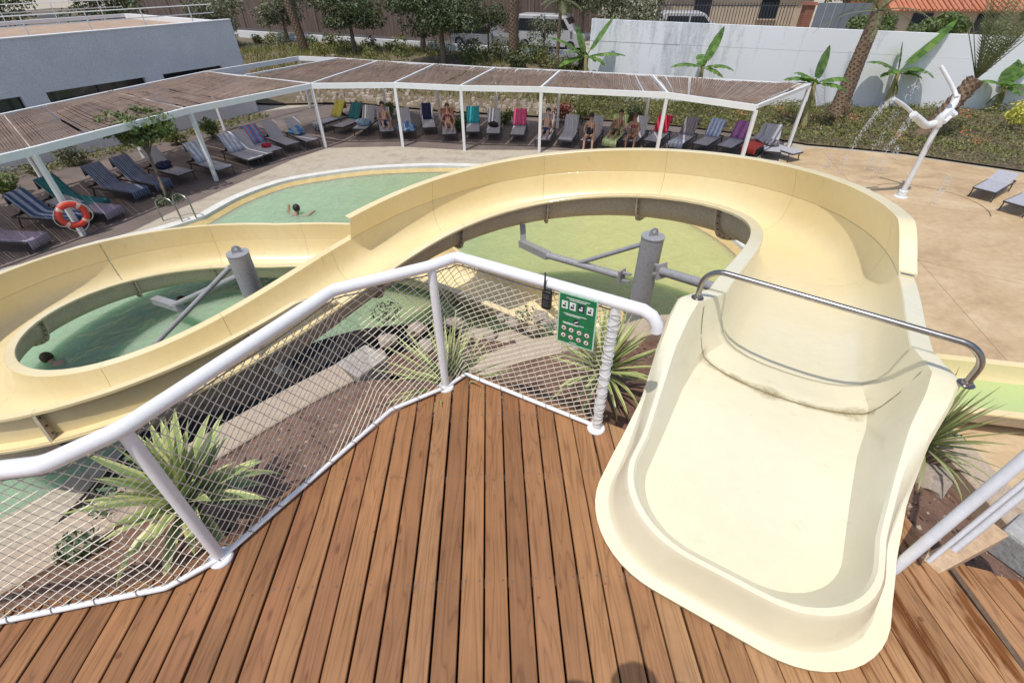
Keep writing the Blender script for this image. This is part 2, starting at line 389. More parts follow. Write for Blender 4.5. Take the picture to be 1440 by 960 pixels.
# ------------------------------------------------------------------ timber deck
def plank_mat():
    m, nt, N, L, P = nmat('deck_wood')
    v = coords(N, L, 'Object', scale=(1, 1, 1), rnd=True)
    oi = N.new('ShaderNodeObjectInfo')
    mp = N.new('ShaderNodeMapping'); mp.inputs['Scale'].default_value = (48, 1.6, 48); L.new(v, mp.inputs[0])
    g1 = tex(N, L, mp.outputs[0], 1.0, 6, .65, .5)                       # long fibres
    mp2 = N.new('ShaderNodeMapping'); mp2.inputs['Scale'].default_value = (9, .75, 9); L.new(v, mp2.inputs[0])
    big = tex(N, L, mp2.outputs[0], 1.0, 2, .5, .35)                      # cathedral figure
    w = N.new('ShaderNodeMath'); w.operation = 'MULTIPLY'; w.inputs[1].default_value = 22; L.new(big.outputs[0], w.inputs[0])
    fr = N.new('ShaderNodeMath'); fr.operation = 'PINGPONG'; fr.inputs[1].default_value = 1.0; L.new(w.outputs[0], fr.inputs[0])
    rings = ramp(N, [(.0, (.50, .43, .36)), (.22, (.9, .87, .84)), (1, (1.1, 1.07, 1.03))]); L.new(fr.outputs[0], rings.inputs[0])
    base = ramp(N, [(0, (.23, .110, .048)), (.35, (.30, .146, .064)), (.6, (.345, .175, .077)), (.8, (.28, .128, .058)), (1, (.365, .205, .097))])
    L.new(oi.outputs['Random'], base.inputs[0])
    c1 = mix(N, L, .6, base.outputs[0], rings.outputs[0], 'MULTIPLY')
    fib = ramp(N, [(.28, (.58, .54, .5)), (.5, (1, 1, 1)), (.75, (1.14, 1.12, 1.08))]); L.new(g1.outputs[0], fib.inputs[0])
    c2 = mix(N, L, .5, c1, fib.outputs[0], 'MULTIPLY')
    # knots
    mpk = N.new('ShaderNodeMapping'); mpk.inputs['Scale'].default_value = (6.5, 2.3, 6.5); L.new(v, mpk.inputs[0])
    vo = N.new('ShaderNodeTexVoronoi'); vo.inputs['Scale'].default_value = 1.0; L.new(mpk.outputs[0], vo.inputs['Vector'])
    kr = ramp(N, [(.0, (.42, .34, .28)), (.05, (.6, .52, .46)), (.10, (1, 1, 1))]); L.new(vo.outputs['Distance'], kr.inputs[0])
    c3 = mix(N, L, .85, c2, kr.outputs[0], 'MULTIPLY')
    # worn pale and damp patches
    tc = N.new('ShaderNodeNewGeometry')
    wn_ = tex(N, L, tc.outputs['Position'], 1.6, 5, .6); wr = ramp(N, [(.3, (.80, .78, .76)), (.55, (1, 1, 1)), (.75, (1.22, 1.2, 1.16))]); L.new(wn_.outputs[0], wr.inputs[0])
    c4 = mix(N, L, 1., c3, wr.outputs[0], 'MULTIPLY')
    sx = N.new('ShaderNodeSeparateXYZ'); L.new(tc.outputs['Position'], sx.inputs[0])
    mr = N.new('ShaderNodeMapRange'); mr.inputs[1].default_value = .1; mr.inputs[2].default_value = 1.3; L.new(sx.outputs[0], mr.inputs[0])
    c5 = mix(N, L, mr.outputs[0], c4, mix(N, L, .75, c4, (1.3, 1.5, 1.62), 'MULTIPLY'))    # traffic-bleached boards beside the slide
    mps = N.new('ShaderNodeMapping'); mps.inputs['Scale'].default_value = (7.5, .8, 1); L.new(tc.outputs['Position'], mps.inputs[0])
    st = tex(N, L, mps.outputs[0], 1.7, 4, .55, .3)
    sr = ramp(N, [(.52, (0, 0, 0)), (.58, (1, 1, 1))]); L.new(st.outputs[0], sr.inputs[0])
    mr2 = N.new('ShaderNodeMapRange'); mr2.inputs[1].default_value = 1.2; mr2.inputs[2].default_value = 1.8; L.new(sx.outputs[0], mr2.inputs[0])
    mm = N.new('ShaderNodeMath'); mm.operation = 'MULTIPLY'; L.new(sr.outputs[0], mm.inputs[0]); L.new(mr2.outputs[0], mm.inputs[1])
    c6 = mix(N, L, mm.outputs[0], c5, mix(N, L, 1., c5, (.50, .34, .17), 'MULTIPLY'))        # wet boards at the right
    vd_ = N.new('ShaderNodeTexVoronoi'); vd_.inputs['Scale'].default_value = 5.5; L.new(tc.outputs['Position'], vd_.inputs['Vector'])
    sx3_ = N.new('ShaderNodeSeparateColor'); L.new(vd_.outputs['Color'], sx3_.inputs[0])
    dl = N.new('ShaderNodeMath'); dl.operation = 'MULTIPLY_ADD'; dl.inputs[1].default_value = .14; dl.inputs[2].default_value = -.055; L.new(sx3_.outputs[0], dl.inputs[0])
    lt = N.new('ShaderNodeMath'); lt.operation = 'LESS_THAN'; L.new(vd_.outputs['Distance'], lt.inputs[0]); L.new(dl.outputs[0], lt.inputs[1])
    c6 = mix(N, L, lt.outputs[0], c6, mix(N, L, 1., c6, (.62, .52, .42), 'MULTIPLY'))        # drips from wet bathers
    L.new(c6, P.inputs['Base Color'])
    rr = N.new('ShaderNodeMapRange'); rr.inputs[3].default_value = .62; rr.inputs[4].default_value = .28; L.new(mm.outputs[0], rr.inputs[0]); L.new(rr.outputs[0], P.inputs['Roughness'])
    P.inputs['Specular IOR Level'].default_value = .35
    bump(N, L, g1.outputs[0], .22, .004, P)
    return m
wood = plank_mat()
dark_wood = noisy('joist_wood', (.10, .06, .035), (.17, .11, .07), 5, .8, .2)
PA = R(-2.36)                                     # boards run 2.4 degrees left of the view
pd = Vector((math.sin(PA), math.cos(PA)))         # along a board
pn = Vector((pd.y, -pd.x))                        # across, to the right
edge = [(-5.2, .48), (-2.49, 1.01), (-1.80, 1.17), (-1.66, 1.31), (-1.3, 1.76), (-.58, 2.62), (-.37, 2.785), (.60, 2.26), (.84, 2.13), (1.02, 1.75), (1.35, 1.7), (2.35, 1.66), (2.6, 1.35)]
def edge_at(o):                                   # board end: crossing of line pn*o + pd*t with the deck edge
    best = None
    for a, b in zip(edge[:-1], edge[1:]):
        A, B = Vector(a), Vector(b); ca, cb = A.dot(pn), B.dot(pn)
        if (ca - o) * (cb - o) <= 0 and abs(ca - cb) > 1e-6:
            t = (o - ca) / (cb - ca); y = (A + (B - A) * t).dot(pd)
            best = y if best is None else max(best, y)
    return best
deck = bpy.data.objects.new('deck', None); col.objects.link(deck); deck.location = (0, 1, 0); structure(deck)
deck['label'] = 'reddish brown timber deck of narrow boards'
PITCHB, GAP, TH = .1225, .011, .028
o0 = .0255
def plank(parent, oc, w, y0, ya, yb, z, name='plank'):
    """board centred on across-offset oc, far end slanted from ya (left) to yb (right)"""
    mb = MB(); be = .0035
    ym = (y0 + (ya + yb) / 2) / 2
    prof = [(-w / 2, -TH), (-w / 2, -be), (-w / 2 + be, 0), (w / 2 - be, 0), (w / 2, -be), (w / 2, -TH)]
    rings = []
    for e in (0, 1):
        ring = []
        for (x, zz) in prof:
            y = y0 if e == 0 else ya + (yb - ya) * (x / w + .5)
            ring.append((x, y - ym, zz))
        rings.append(ring)
    mb.loft(rings, True, True)
    p = pn * oc + pd * ym
    o = mb.build(name, wood, parent, smooth=None)
    o.location = Vector((p.x, p.y, z + rnd(-.0015, .0015))) - parent.location
    o.rotation_euler = (0, 0, -PA + rnd(-.0012, .0012))
    return o
k = -45
while True:
    oc = o0 + (k + .5) * PITCHB
    k += 1
    if oc > 2.33: break
    wv = PITCHB - GAP * rnd(.75, 1.25) if oc < .95 else PITCHB - .005
    a, b = edge_at(oc - wv / 2), edge_at(oc + wv / 2)
    if a is None or b is None: continue
    plank(deck, oc, wv, -2.2, a, b, 0)
# joists and fascia under the boards
for yy in (-1.6, -.9, -.2, .5, 1.15, 1.8, 2.3):
    xs = [o0 + j * .05 for j in range(-110, 46)]
    ok = [x for x in xs if edge_at(x) is not None and edge_at(x) > yy + .06]
    if len(ok) < 3: continue
    a = pn * (min(ok) + .03) + pd * yy; b = pn * (max(ok) - .03) + pd * yy
    MB().beam((a.x, a.y, -TH - .075), (b.x, b.y, -TH - .075), .05, .14).build('joist', dark_wood, deck, smooth=None).location = -deck.location
sub = [(-5.1, -2.1), (2.2, -2.1), (2.3, 1.3), (1.2, 1.5), (.75, 1.95), (.5, 2.08), (-.36, 2.55), (-1.5, 1.15), (-1.75, .95), (-2.5, .8), (-5.1, .3)]
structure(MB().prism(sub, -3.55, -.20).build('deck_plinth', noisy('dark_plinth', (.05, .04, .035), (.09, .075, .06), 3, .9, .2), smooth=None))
# lower step beside the slide: three boards a riser below
step = bpy.data.objects.new('deck_steps', None); col.objects.link(step); step.location = (2.7, .6, -.17); structure(step)
step['label'] = 'lower timber step beside the slide mouth'
for j in range(6):
    plank(step, 2.46 + j * .118, .112, -2.2, 1.32 - .06 * j, 1.28 - .06 * j, -.17)
for j in range(6):
    plank(step, 3.2 + j * .118, .112, -2.2, 1.0 - .06 * j, .96 - .06 * j, -.34)
MB().box((2.368, -.4, -.115), (.03, 3.4, .16)).build('riser', dark_wood, step, smooth=None, world=True)
MB().box((3.12, -.6, -.285), (.03, 3.2, .16)).build('riser', dark_wood, step, smooth=None, world=True)

# screw heads in pairs over each joist
mb = MB()
for yy in (-.2, .5, 1.15, 1.8, 2.3):
    k = -45
    while True:
        oc = o0 + (k + .5) * PITCHB; k += 1
        if oc > 2.3: break
        e2 = edge_at(oc)
        if e2 is None or e2 < yy + .05: continue
        for s_ in (-.036, .036):
            p = pn * (oc + s_) + pd * (yy + rnd(-.008, .008)); mb.lathe([(.0055, .0008), (.0048, .0018)], 6, (p.x, p.y, 0))
mb.build('screw_heads', noisy('screw_steel', (.10, .08, .07), (.2, .17, .15), 30, .5), deck, smooth=None, world=True, kind='stuff')

# saw-cut joints across the plaza
jm = noisy('joint_dark', (.26, .18, .11), (.34, .24, .15), 9, .9)
for a, b in (((8.0, 16.9), (40, 3.5)), ((10.5, 18.6), (36, 12)), ((7.2, 13.5), (30, -2)), ((13, 20.4), (9.5, 6)), ((18, 17.8), (14, 0)), ((24, 13.8), (20, -4))):
    structure(MB().beam((*a, G + .0045), (*b, G + .0045), .014, .003).build('expansion_joint', jm, smooth=None))
# ------------------------------------------------------------------ water slide
def fibreglass(name, tone):
    m, nt, N, L, P = nmat(name)
    g = N.new('ShaderNodeNewGeometry'); v = g.outputs['Position']
    t = tex(N, L, v, .5, 3, .5); r_ = ramp(N, [(.3, tone[0]), (.5, tone[1]), (.72, tone[2])]); L.new(t.outputs[0], r_.inputs[0])
    pale = ramp(N, [(.3, (.74, .67, .46)), (.5, (.77, .71, .52)), (.72, (.80, .755, .60))]); L.new(t.outputs[0], pale.inputs[0])
    dist = N.new('ShaderNodeVectorMath'); dist.operation = 'DISTANCE'; dist.inputs[1].default_value = (1.9, 2.3, 0); L.new(v, dist.inputs[0])   # gelcoat worn pale round the start
    mr_ = N.new('ShaderNodeMapRange'); mr_.inputs[1].default_value = 1.6; mr_.inputs[2].default_value = 4.2; L.new(dist.outputs['Value'], mr_.inputs[0])
    class _r: outputs = [mix(N, L, mr_.outputs[0], pale.outputs[0], r_.outputs[0])]
    r = _r
    t2 = tex(N, L, v, 9, 6, .7); r2 = ramp(N, [(.3, (.965, .96, .95)), (.65, (1.015, 1.015, 1.015))]); L.new(t2.outputs[0], r2.inputs[0])
    mp = N.new('ShaderNodeMapping'); mp.inputs['Scale'].default_value = (2.4, 2.4, .5); L.new(v, mp.inputs[0])
    t3 = tex(N, L, mp.outputs[0], 3.0, 6, .7, .3); r3 = ramp(N, [(.62, (1, 1, 1)), (.8, (.80, .74, .62))]); L.new(t3.outputs[0], r3.inputs[0])
    c = mix(N, L, 1., mix(N, L, 1., r.outputs[0], r2.outputs[0], 'MULTIPLY'), r3.outputs[0], 'MULTIPLY')
    L.new(c, P.inputs['Base Color'])
    ro = N.new('ShaderNodeMapRange'); ro.inputs[3].default_value = .24; ro.inputs[4].default_value = .42; L.new(t2.outputs[0], ro.inputs[0]); L.new(ro.outputs[0], P.inputs['Roughness'])
    n4 = tex(N, L, v, 2.2, 2, .5); bump(N, L, n4.outputs[0], .05, .02, P)
    P.inputs['Coat Weight'].default_value = .6; P.inputs['Coat Roughness'].default_value = .08; P.inputs['Coat IOR'].default_value = 1.33
    mpw = N.new('ShaderNodeMapping'); mpw.inputs['Scale'].default_value = (3, 3, 3); L.new(v, mpw.inputs[0]); n5 = tex(N, L, mpw.outputs[0], 2.5, 3, .5, 1.0)
    bw_ = N.new('ShaderNodeBump'); bw_.inputs['Strength'].default_value = .12; bw_.inputs['Distance'].default_value = .02; L.new(n5.outputs[0], bw_.inputs['Height']); L.new(bw_.outputs[0], P.inputs['Coat Normal'])
    return m
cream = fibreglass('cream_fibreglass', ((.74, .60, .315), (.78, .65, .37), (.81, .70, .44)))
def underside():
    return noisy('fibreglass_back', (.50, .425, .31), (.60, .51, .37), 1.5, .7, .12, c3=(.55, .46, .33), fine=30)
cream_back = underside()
bolt_m = noisy('rusty_bolt', (.10, .07, .05), (.2, .14, .1), 30, .6, .1)

SPAR = [2.2292, 2.8557, 0.4498, 1.0054, 1.2273]
KAP = [-0.126, 0.1202, 0.3611, 0.378, 0.32, 0.2991, 0.2974, 0.2539, 0.0852, -0.1135, -0.2788, -0.3875, -0.3573, -0.3142, -0.3413, -0.3593, -0.2977, -0.2031, -0.1084, -0.0144, 0.0795, 0.1735]
SLO = [0.1637, 0.142, 0.1172, 0.0982, 0.0977]
LEN, DS = 32.0, .1
sg = np.arange(0, LEN, DS)
kp = np.interp(sg, np.linspace(0, LEN, len(KAP)), KAP); gr = np.interp(sg, np.linspace(0, LEN, len(SLO)), SLO)
cum = lambda a: np.concatenate([[0], np.cumsum((a[1:] + a[:-1]) / 2 * DS)])
hd = SPAR[3] + cum(kp)
px_, py_ = SPAR[0] + cum(np.cos(hd)), SPAR[1] + cum(np.sin(hd)); pz_ = SPAR[2] - cum(gr)
NJ = 266                                          # the fitted flume up to s = 26.6 m, then the run-out
tail = cat_rom([(px_[NJ - 14], py_[NJ - 14], pz_[NJ - 14]), (px_[NJ], py_[NJ], pz_[NJ]), (-4.6, 10.42, -2.96), (-3.4, 10.35, -2.99), (-2.3, 10.05, -3.0), (-1.2, 9.48, -3.01), (0, 8.68, -3.01), (1.3, 7.78, -3.02), (2.6, 7.02, -3.02), (4.2, 6.4, -3.02), (6, 6.08, -3.02), (7.6, 5.84, -3.02), (9.4, 5.5, -3.02), (11.5, 5.1, -3.02)], 24)[24:]
pathp = [Vector((px_[i], py_[i], pz_[i])) for i in range(NJ)]
last = pathp[-1]
for p in tail:
    if (p - last).length >= .1: pathp.append(p); last = p
ss_ = [0.0]
for a, b in zip(pathp[:-1], pathp[1:]): ss_.append(ss_[-1] + (b - a).length)
SMAX = ss_[-1]
def frame(s):
    i = min(max(int(np.searchsorted(ss_, s)) - 1, 0), len(pathp) - 2)
    t = (s - ss_[i]) / max(ss_[i + 1] - ss_[i], 1e-6)
    p = pathp[i].lerp(pathp[i + 1], min(max(t, 0), 1))
    a, b = pathp[max(i - 2, 0)], pathp[min(i + 3, len(pathp) - 1)]
    d = Vector((b.x - a.x, b.y - a.y, 0)).normalized()
    return p, d, Vector((-d.y, d.x, 0))           # point, heading, left
W2 = SPAR[4] / 2
UPROF = [(1.0, 0), (.985, -.12), (.955, -.24), (.90, -.34), (.80, -.425), (.66, -.48), (.48, -.515), (.25, -.535), (0, -.54)]
UPROF = [(a * W2, z) for a, z in UPROF]
FLW, LIP = .135, .035
def shell_ring(s, ins=0):
    p, d, l = frame(s)
    full = UPROF + [(-a, z) for a, z in reversed(UPROF[:-1])]
    ring = []
    ring.append((W2 + FLW, -LIP)); ring.append((W2 + FLW, -.004)); ring.append((W2 + FLW - .006, 0.002)); ring.append((W2 + .008, .002))
    ring += [(a, z - .006 if i in (0, len(full) - 1) else z) for i, (a, z) in enumerate(full)]
    ring += [(-W2 - .008, .002), (-W2 - FLW + .006, .002), (-W2 - FLW, -.004), (-W2 - FLW, -LIP)]
    # outer skin
    ring += [(-W2 - FLW + .012, -LIP), (-W2 - FLW + .012, -.012)]
    n = len(full); outer = []
    outer = []
    for i in range(n):
        a0, z0 = full[max(i - 1, 0)]; a1, z1 = full[min(i + 1, n - 1)]
        tx, tz = a1 - a0, z1 - z0; ln = math.hypot(tx, tz)
        nx, nz = tz / ln, -tx / ln                # profile runs left (+) to right (-): outward normal
        if nz > 0 and abs(full[i][0]) < .5 * W2: nx, nz = -nx, -nz
        cx = full[i][0]; 
        if cx * nx < 0: nx = -nx
        if nz > 0: nz = -nz
        outer.append((full[i][0] + .016 * nx, min(full[i][1] + .016 * nz, -.012)))
    ring += list(reversed(outer))
    ring += [(W2 + FLW - .012, -.012), (W2 + FLW - .012, -LIP)]
    return [p + l * a + Vector((0, 0, z)) for a, z in ring], len(full)
slide = thing('water_slide', 'cream fibreglass water slide winding down in loops to the green pool', 'water slide', (2.2, 2.9, 0))
JOINTS = [0.0, 2.4, 4.4, 6.4, 8.4, 10.4, 12.4, 14.5, 16.5, 18.9, 21.3, 23.7, 25.5, 27.4]
while JOINTS[-1] + 2.4 < SMAX: JOINTS.append(JOINTS[-1] + 2.2)
JOINTS[-1] = SMAX - .02
def frange(a, b, st):
    n = max(1, int(round((b - a) / st))); return [a + (b - a) * i / n for i in range(n + 1)]
def two_skin(mb, name, split):
    o = mb.build(name, cream, slide, smooth=38, world=True); o.data.materials.append(cream_back); clean(o.data)
    return o
for a, b in zip(JOINTS[:-1], JOINTS[1:]):
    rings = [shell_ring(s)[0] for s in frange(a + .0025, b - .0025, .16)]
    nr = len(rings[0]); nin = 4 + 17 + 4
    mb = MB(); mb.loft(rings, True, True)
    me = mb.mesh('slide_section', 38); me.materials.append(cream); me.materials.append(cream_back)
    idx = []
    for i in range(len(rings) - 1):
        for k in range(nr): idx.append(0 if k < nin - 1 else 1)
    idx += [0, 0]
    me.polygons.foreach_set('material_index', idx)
    bm = bmesh.new(); bm.from_mesh(me); bmesh.ops.recalc_face_normals(bm, faces=bm.faces); bm.to_mesh(me); bm.free()
    o = bpy.data.objects.new('slide_section', me); col.objects.link(o); o.parent = slide; o.location = -slide.location
# moulded bolting flanges under each joint
def joint_plate(s):
    p, d, l = frame(s)
    full = UPROF + [(-a, z) for a, z in reversed(UPROF[:-1])]
    inner = [(a * 1.025, z - .016) for a, z in full]; n = len(full)
    outer = [(a * 1.13 if abs(a) > .2 else a * 1.05, z - (.075 if abs(a) < .85 * W2 else .045)) for a, z in full]
    inner[0] = (W2 + .02, -.02); inner[-1] = (-W2 - .02, -.02); outer[0] = (W2 + .1, -.02); outer[-1] = (-W2 - .1, -.02)
    mb = MB(); rings = []
    for i in range(n):
        rings.append([p + l * q[0] + Vector((0, 0, q[1])) + d * e for e, q in ((-.017, inner[i]), (.017, inner[i]), (.017, outer[i]), (-.017, outer[i]))])
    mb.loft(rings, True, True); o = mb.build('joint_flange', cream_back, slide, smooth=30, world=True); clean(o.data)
    bb = MB()
    for i in range(1, n - 1):
        c0 = [(inner[i][k] + outer[i][k]) / 2 for k in (0, 1)]
        c = p + l * c0[0] + Vector((0, 0, c0[1]))
        bb.tube([c - d * .032, c + d * .032], .013, 6)
    bb.build('bolts', bolt_m, o, smooth=30, kind='stuff')
for s in JOINTS[1:-1]: joint_plate(s)
# raised outer walls: R side of the first bend, L side round the second loop
PHS, LEANS = {-1: .42, 1: .42}, {-1: .115, 1: .015}   # the first bend's wall leans in, the loop's stands upright
def wall_ring(s, side, hh):
    p, d, l = frame(s); l = l * side; LEAN = LEANS[side]
    k = hh / PHS[side]; lw_ = .145 if side < 0 else .085
    pr = [(W2, .0045), (W2 - LEAN * .3 * k, hh * .35), (W2 - LEAN * .7 * k, hh * .72), (W2 - LEAN * k, hh), (W2 - LEAN * k + .004, hh + .004), (W2 - LEAN * k + lw_, hh + .004), (W2 - LEAN * k + lw_ + .003, hh - .03), (W2 - LEAN * k + lw_ - .007, hh - .03), (W2 - LEAN * k + lw_ - .009, hh - .01),
          (W2 - LEAN * k + .016, hh - .012), (W2 - LEAN * .7 * k + .016, hh * .70), (W2 - LEAN * .3 * k + .016, hh * .35), (W2 + .016, .018), (W2 + FLW - .012, .016), (W2 + FLW - .012, .0045)]
    return [p + l * a + Vector((0, 0, z)) for a, z in pr]
def raised(side, s0, s1, r0, r1):
    PH, LEAN = PHS[side], LEANS[side]
    cuts = [s0] + [j for j in JOINTS if s0 + .4 < j < s1 - .4] + [s1]
    for a, b in zip(cuts[:-1], cuts[1:]):
        rings = []
        for s in frange(a + .002, b - .002, .1 if (a == s0 and r0) or (b == s1 and r1) else .16):
            hh = PH
            if r0 and s < s0 + r0: t = (s - s0) / r0; hh = .05 + (PH - .05) * (t * t * (3 - 2 * t)) ** .8
            if r1 and s > s1 - r1: t = (s1 - s) / r1; hh = .05 + (PH - .05) * (t * t * (3 - 2 * t))
            rings.append(wall_ring(s, side, hh))
        o = MB().loft(rings, True, True).build('raised_wall', cream, slide, smooth=38, world=True); clean(o.data)
        if b != s1 and s0 < b:                       # bolted rib on the outer face
            p, d, l = frame(b); l = l * side
            tri = [(W2 - LEAN + .02, PH - .014), (W2 - LEAN + (.142 if side < 0 else .082), PH - .014), (W2 + FLW - .014, .02), (W2 + .02, .02)]
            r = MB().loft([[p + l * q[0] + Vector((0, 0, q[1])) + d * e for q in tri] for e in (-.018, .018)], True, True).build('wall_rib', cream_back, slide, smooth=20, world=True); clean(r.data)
            bb = MB()
            for zz in (.33, .2, .08):
                c = p + l * (W2 + .058 - LEAN * zz / PH) + Vector((0, 0, zz)); bb.tube([c - d * .03, c + d * .03], .014, 6)
            bb.build('bolts', bolt_m, r, smooth=30, kind='stuff')
raised(-1, 1.70, 12.0, .55, 0)
raised(1, 13.3, 31.2, .6, .6)

# ---- launch tub
h0 = SPAR[3]; e_ = Vector((math.cos(h0), math.sin(h0), 0)); l_ = Vector((-e_.y, e_.x, 0)); o_ = Vector((SPAR[0], SPAR[1], 0))
def smooth_interp(x, xs, ys):
    return float(np.interp(x, xs, ys))
CX = lambda f: .07 * min(1, max(0, -f / .8))
rings_def = [  # half width (by f), back end, corner radius, height (by f); f runs from the throat (0) back to the lip
    ('skirt', ([-2.4, -1.6, -1.2, -.88, -.5, -.28, 0], [.745, .765, .752, .795, .862, .88, W2 + FLW]), -2.297, .50, ([-2.4, -1.75, -1.5, -1.2, -.88, -.5, -.3, 0], [.003, .003, .02, .13, .24, .36, .42, SPAR[2] - LIP])),
    ('flange0', ([-2.4, -1.6, -1.2, -.88, -.5, -.28, 0], [.745, .767, .757, .802, .87, .888, W2 + FLW + .002]), -2.297, .50, ([-2.4, -1.75, -1.5, -1.2, -.88, -.5, -.3, 0], [.022, .022, .06, .195, .305, .42, .465, SPAR[2] - .005])),
    ('flange1', ([-2.4, -1.6, -1.2, -.88, -.5, -.28, 0], [.675, .70, .735, .79, .86, .878, W2 + FLW - .004]), -2.240, .47, ([-2.4, -1.75, -1.5, -1.2, -.88, -.5, -.3, 0], [.026, .028, .075, .215, .325, .44, .475, SPAR[2]])),
    ('coveA', ([-2.4, -1.6, -1.2, -.88, -.5, -.28, 0], [.667, .69, .725, .78, .85, .868, W2 + FLW - .012]), -2.234, .46, ([-2.4, -1.75, -1.5, -1.2, -.88, -.5, -.3, 0], [.036, .045, .11, .24, .343, .452, .479, SPAR[2] + .001])),
    ('coveB', ([-2.4, -1.6, -1.2, -.88, -.5, -.28, 0], [.625, .637, .69, .742, .81, .83, W2 + .10]), -2.222, .45, ([-2.4, -1.75, -1.5, -1.2, -.88, -.5, -.3, 0], [.268, .27, .28, .305, .368, .460, .481, SPAR[2] + .002])),
    ('crestA', ([-2.4, -1.6, -1.2, -.88, -.5, -.28, 0], [.612, .620, .672, .718, .775, .79, W2 + .05]), -2.214, .445, ([-2.4, -1.75, -1.5, -1.2, -.88, -.5, -.3, 0], [.296, .297, .305, .325, .375, .462, .482, SPAR[2] + .002])),
    ('crestB', ([-2.4, -1.6, -1.2, -.88, -.5, -.28, 0], [.590, .594, .643, .682, .725, .735, W2 + .006]), -2.190, .44, ([-2.4, -1.75, -1.5, -1.2, -.88, -.5, -.3, 0], [.298, .299, .307, .327, .375, .462, .482, SPAR[2] + .002])),
    ('in1', ([-2.4, -1.6, -1.2, -.88, -.5, -.28, 0], [.576, .580, .630, .667, .708, .72, W2 * .99]), -2.176, .43, ([-2.4, -1.75, -1.5, -1.2, -.88, -.5, -.3, 0], [.280, .282, .29, .308, .345, .425, .44, SPAR[2] - .05])),
    ('in2', ([-2.4, -1.2, -.5, -.25, 0], [.548, .595, .66, .665, W2 * .955]), -2.115, .42, ([-2.4, -1.5, -.9, -.5, -.3, 0], [.182, .188, .20, .21, .22, SPAR[2] - .24])),
    ('in3', ([-2.4, -1.2, -.5, -.25, 0], [.522, .565, .615, .62, W2 * .90]), -2.028, .40, ([-2.4, -1.5, -.9, -.5, -.3, 0], [.070, .080, .09, .09, .09, SPAR[2] - .34])),
    ('in4', ([-2.4, -1.2, -.5, -.25, 0], [.508, .546, .58, .57, W2 * .80]), -1.998, .39, ([-2.4, -1.5, -.9, -.5, -.3, 0], [.040, .037, .030, .024, .014, SPAR[2] - .425])),
    ('bed1', ([-2.4, -1.2, -.5, -.25, 0], [.475, .51, .53, .50, W2 * .66]), -1.94, .37, ([-2.4, -1.5, -.9, -.5, -.3, 0], [.040, .036, .02, .006, -.005, SPAR[2] - .48])),
    ('bed2', ([-2.4, -1.2, -.5, -.25, 0], [.36, .38, .40, .38, W2 * .48]), -1.80, .28, ([-2.4, -1.5, -.9, -.5, -.3, 0], [.036, .032, .014, -.008, -.022, SPAR[2] - .515])),
    ('bed3', ([-2.4, -1.2, -.5, -.25, 0], [.19, .2, .2, .2, W2 * .25]), -1.64, .15, ([-2.4, -1.5, -.9, -.5, -.3, 0], [.034, .030, .012, -.014, -.032, SPAR[2] - .535])),
    ('bed4', ([-2.4, -1.2, -.5, -.25, 0], [0, 0, 0, 0, 0]), -1.5, 0, ([-2.4, -1.5, -.9, -.5, -.3, 0], [.034, .030, .011, -.016, -.036, SPAR[2] - .54])),
]
def tub_ring(rd):
    nm, (fx, hw), fb, rc, (zx, zz) = rd
    pts = []; fc = fb + rc
    hwf = lambda f: smooth_interp(f, fx, hw)
    side = []
    for i in range(29):
        t = i / 28; f = -.0 + (fc - .0) * (t ** 1.15); side.append((f, hwf(f)))
    hb = hwf(fc)
    corner = []
    for i in range(1, 13):
        a = math.pi / 2 * i / 12; corner.append((fc - rc * math.sin(a), hb - rc + rc * math.cos(a)))
    back = []
    for i in range(1, 8): back.append((fb, (hb - rc) * (1 - i / 8)))
    half = side + corner + back
    allp = [(f, -w) for f, w in half] + [(fb, 0)] + [(f, w) for f, w in reversed(half)]
    for f, w in allp:
        z = smooth_interp(f, zx, zz); q = o_ + e_ * (f - .003) + l_ * (w + CX(f)); pts.append((q.x, q.y, z))
    return pts
mb = MB(); mb.loft([tub_ring(r) for r in rings_def], False, False)
tub = mb.build('launch_tub', cream, slide, smooth=24, world=True); clean(tub.data)
# make sure the visible side is up
bm = bmesh.new(); bm.from_mesh(tub.data)
if sum(f.normal.z * f.calc_area() for f in bm.faces) < 0: bmesh.ops.reverse_faces(bm, faces=bm.faces)
bm.to_mesh(tub.data); bm.free()
sm = tub.modifiers.new('thick', 'SOLIDIFY'); sm.thickness = .012; sm.offset = -1
# grime where the tub meets the flume
def grime():
    m, nt, N, L, P = nmat('algae_grime')
    g = N.new('ShaderNodeNewGeometry'); t = tex(N, L, g.outputs['Position'], 30, 6, .75); t2 = tex(N, L, g.outputs['Position'], 5, 4, .6)
    a = N.new('ShaderNodeMath'); a.operation = 'MULTIPLY'; L.new(t.outputs[0], a.inputs[0]); L.new(t2.outputs[0], a.inputs[1])
    uv = N.new('ShaderNodeUVMap'); sxx = N.new('ShaderNodeSeparateXYZ'); L.new(uv.outputs[0], sxx.inputs[0])
    pg = N.new('ShaderNodeMath'); pg.operation = 'PINGPONG'; pg.inputs[1].default_value = .5; L.new(sxx.outputs[1], pg.inputs[0])
    mm = N.new('ShaderNodeMath'); mm.operation = 'MULTIPLY'; L.new(a.outputs[0], mm.inputs[0]); L.new(pg.outputs[0], mm.inputs[1])
    r = ramp(N, [(.05, (0, 0, 0)), (.16, (.55, .55, .55))]); L.new(mm.outputs[0], r.inputs[0])
    P.inputs['Base Color'].default_value = (.30, .24, .10, 1); P.inputs['Roughness'].default_value = .6
    L.new(r.outputs[0], P.inputs['Alpha'])
    return m
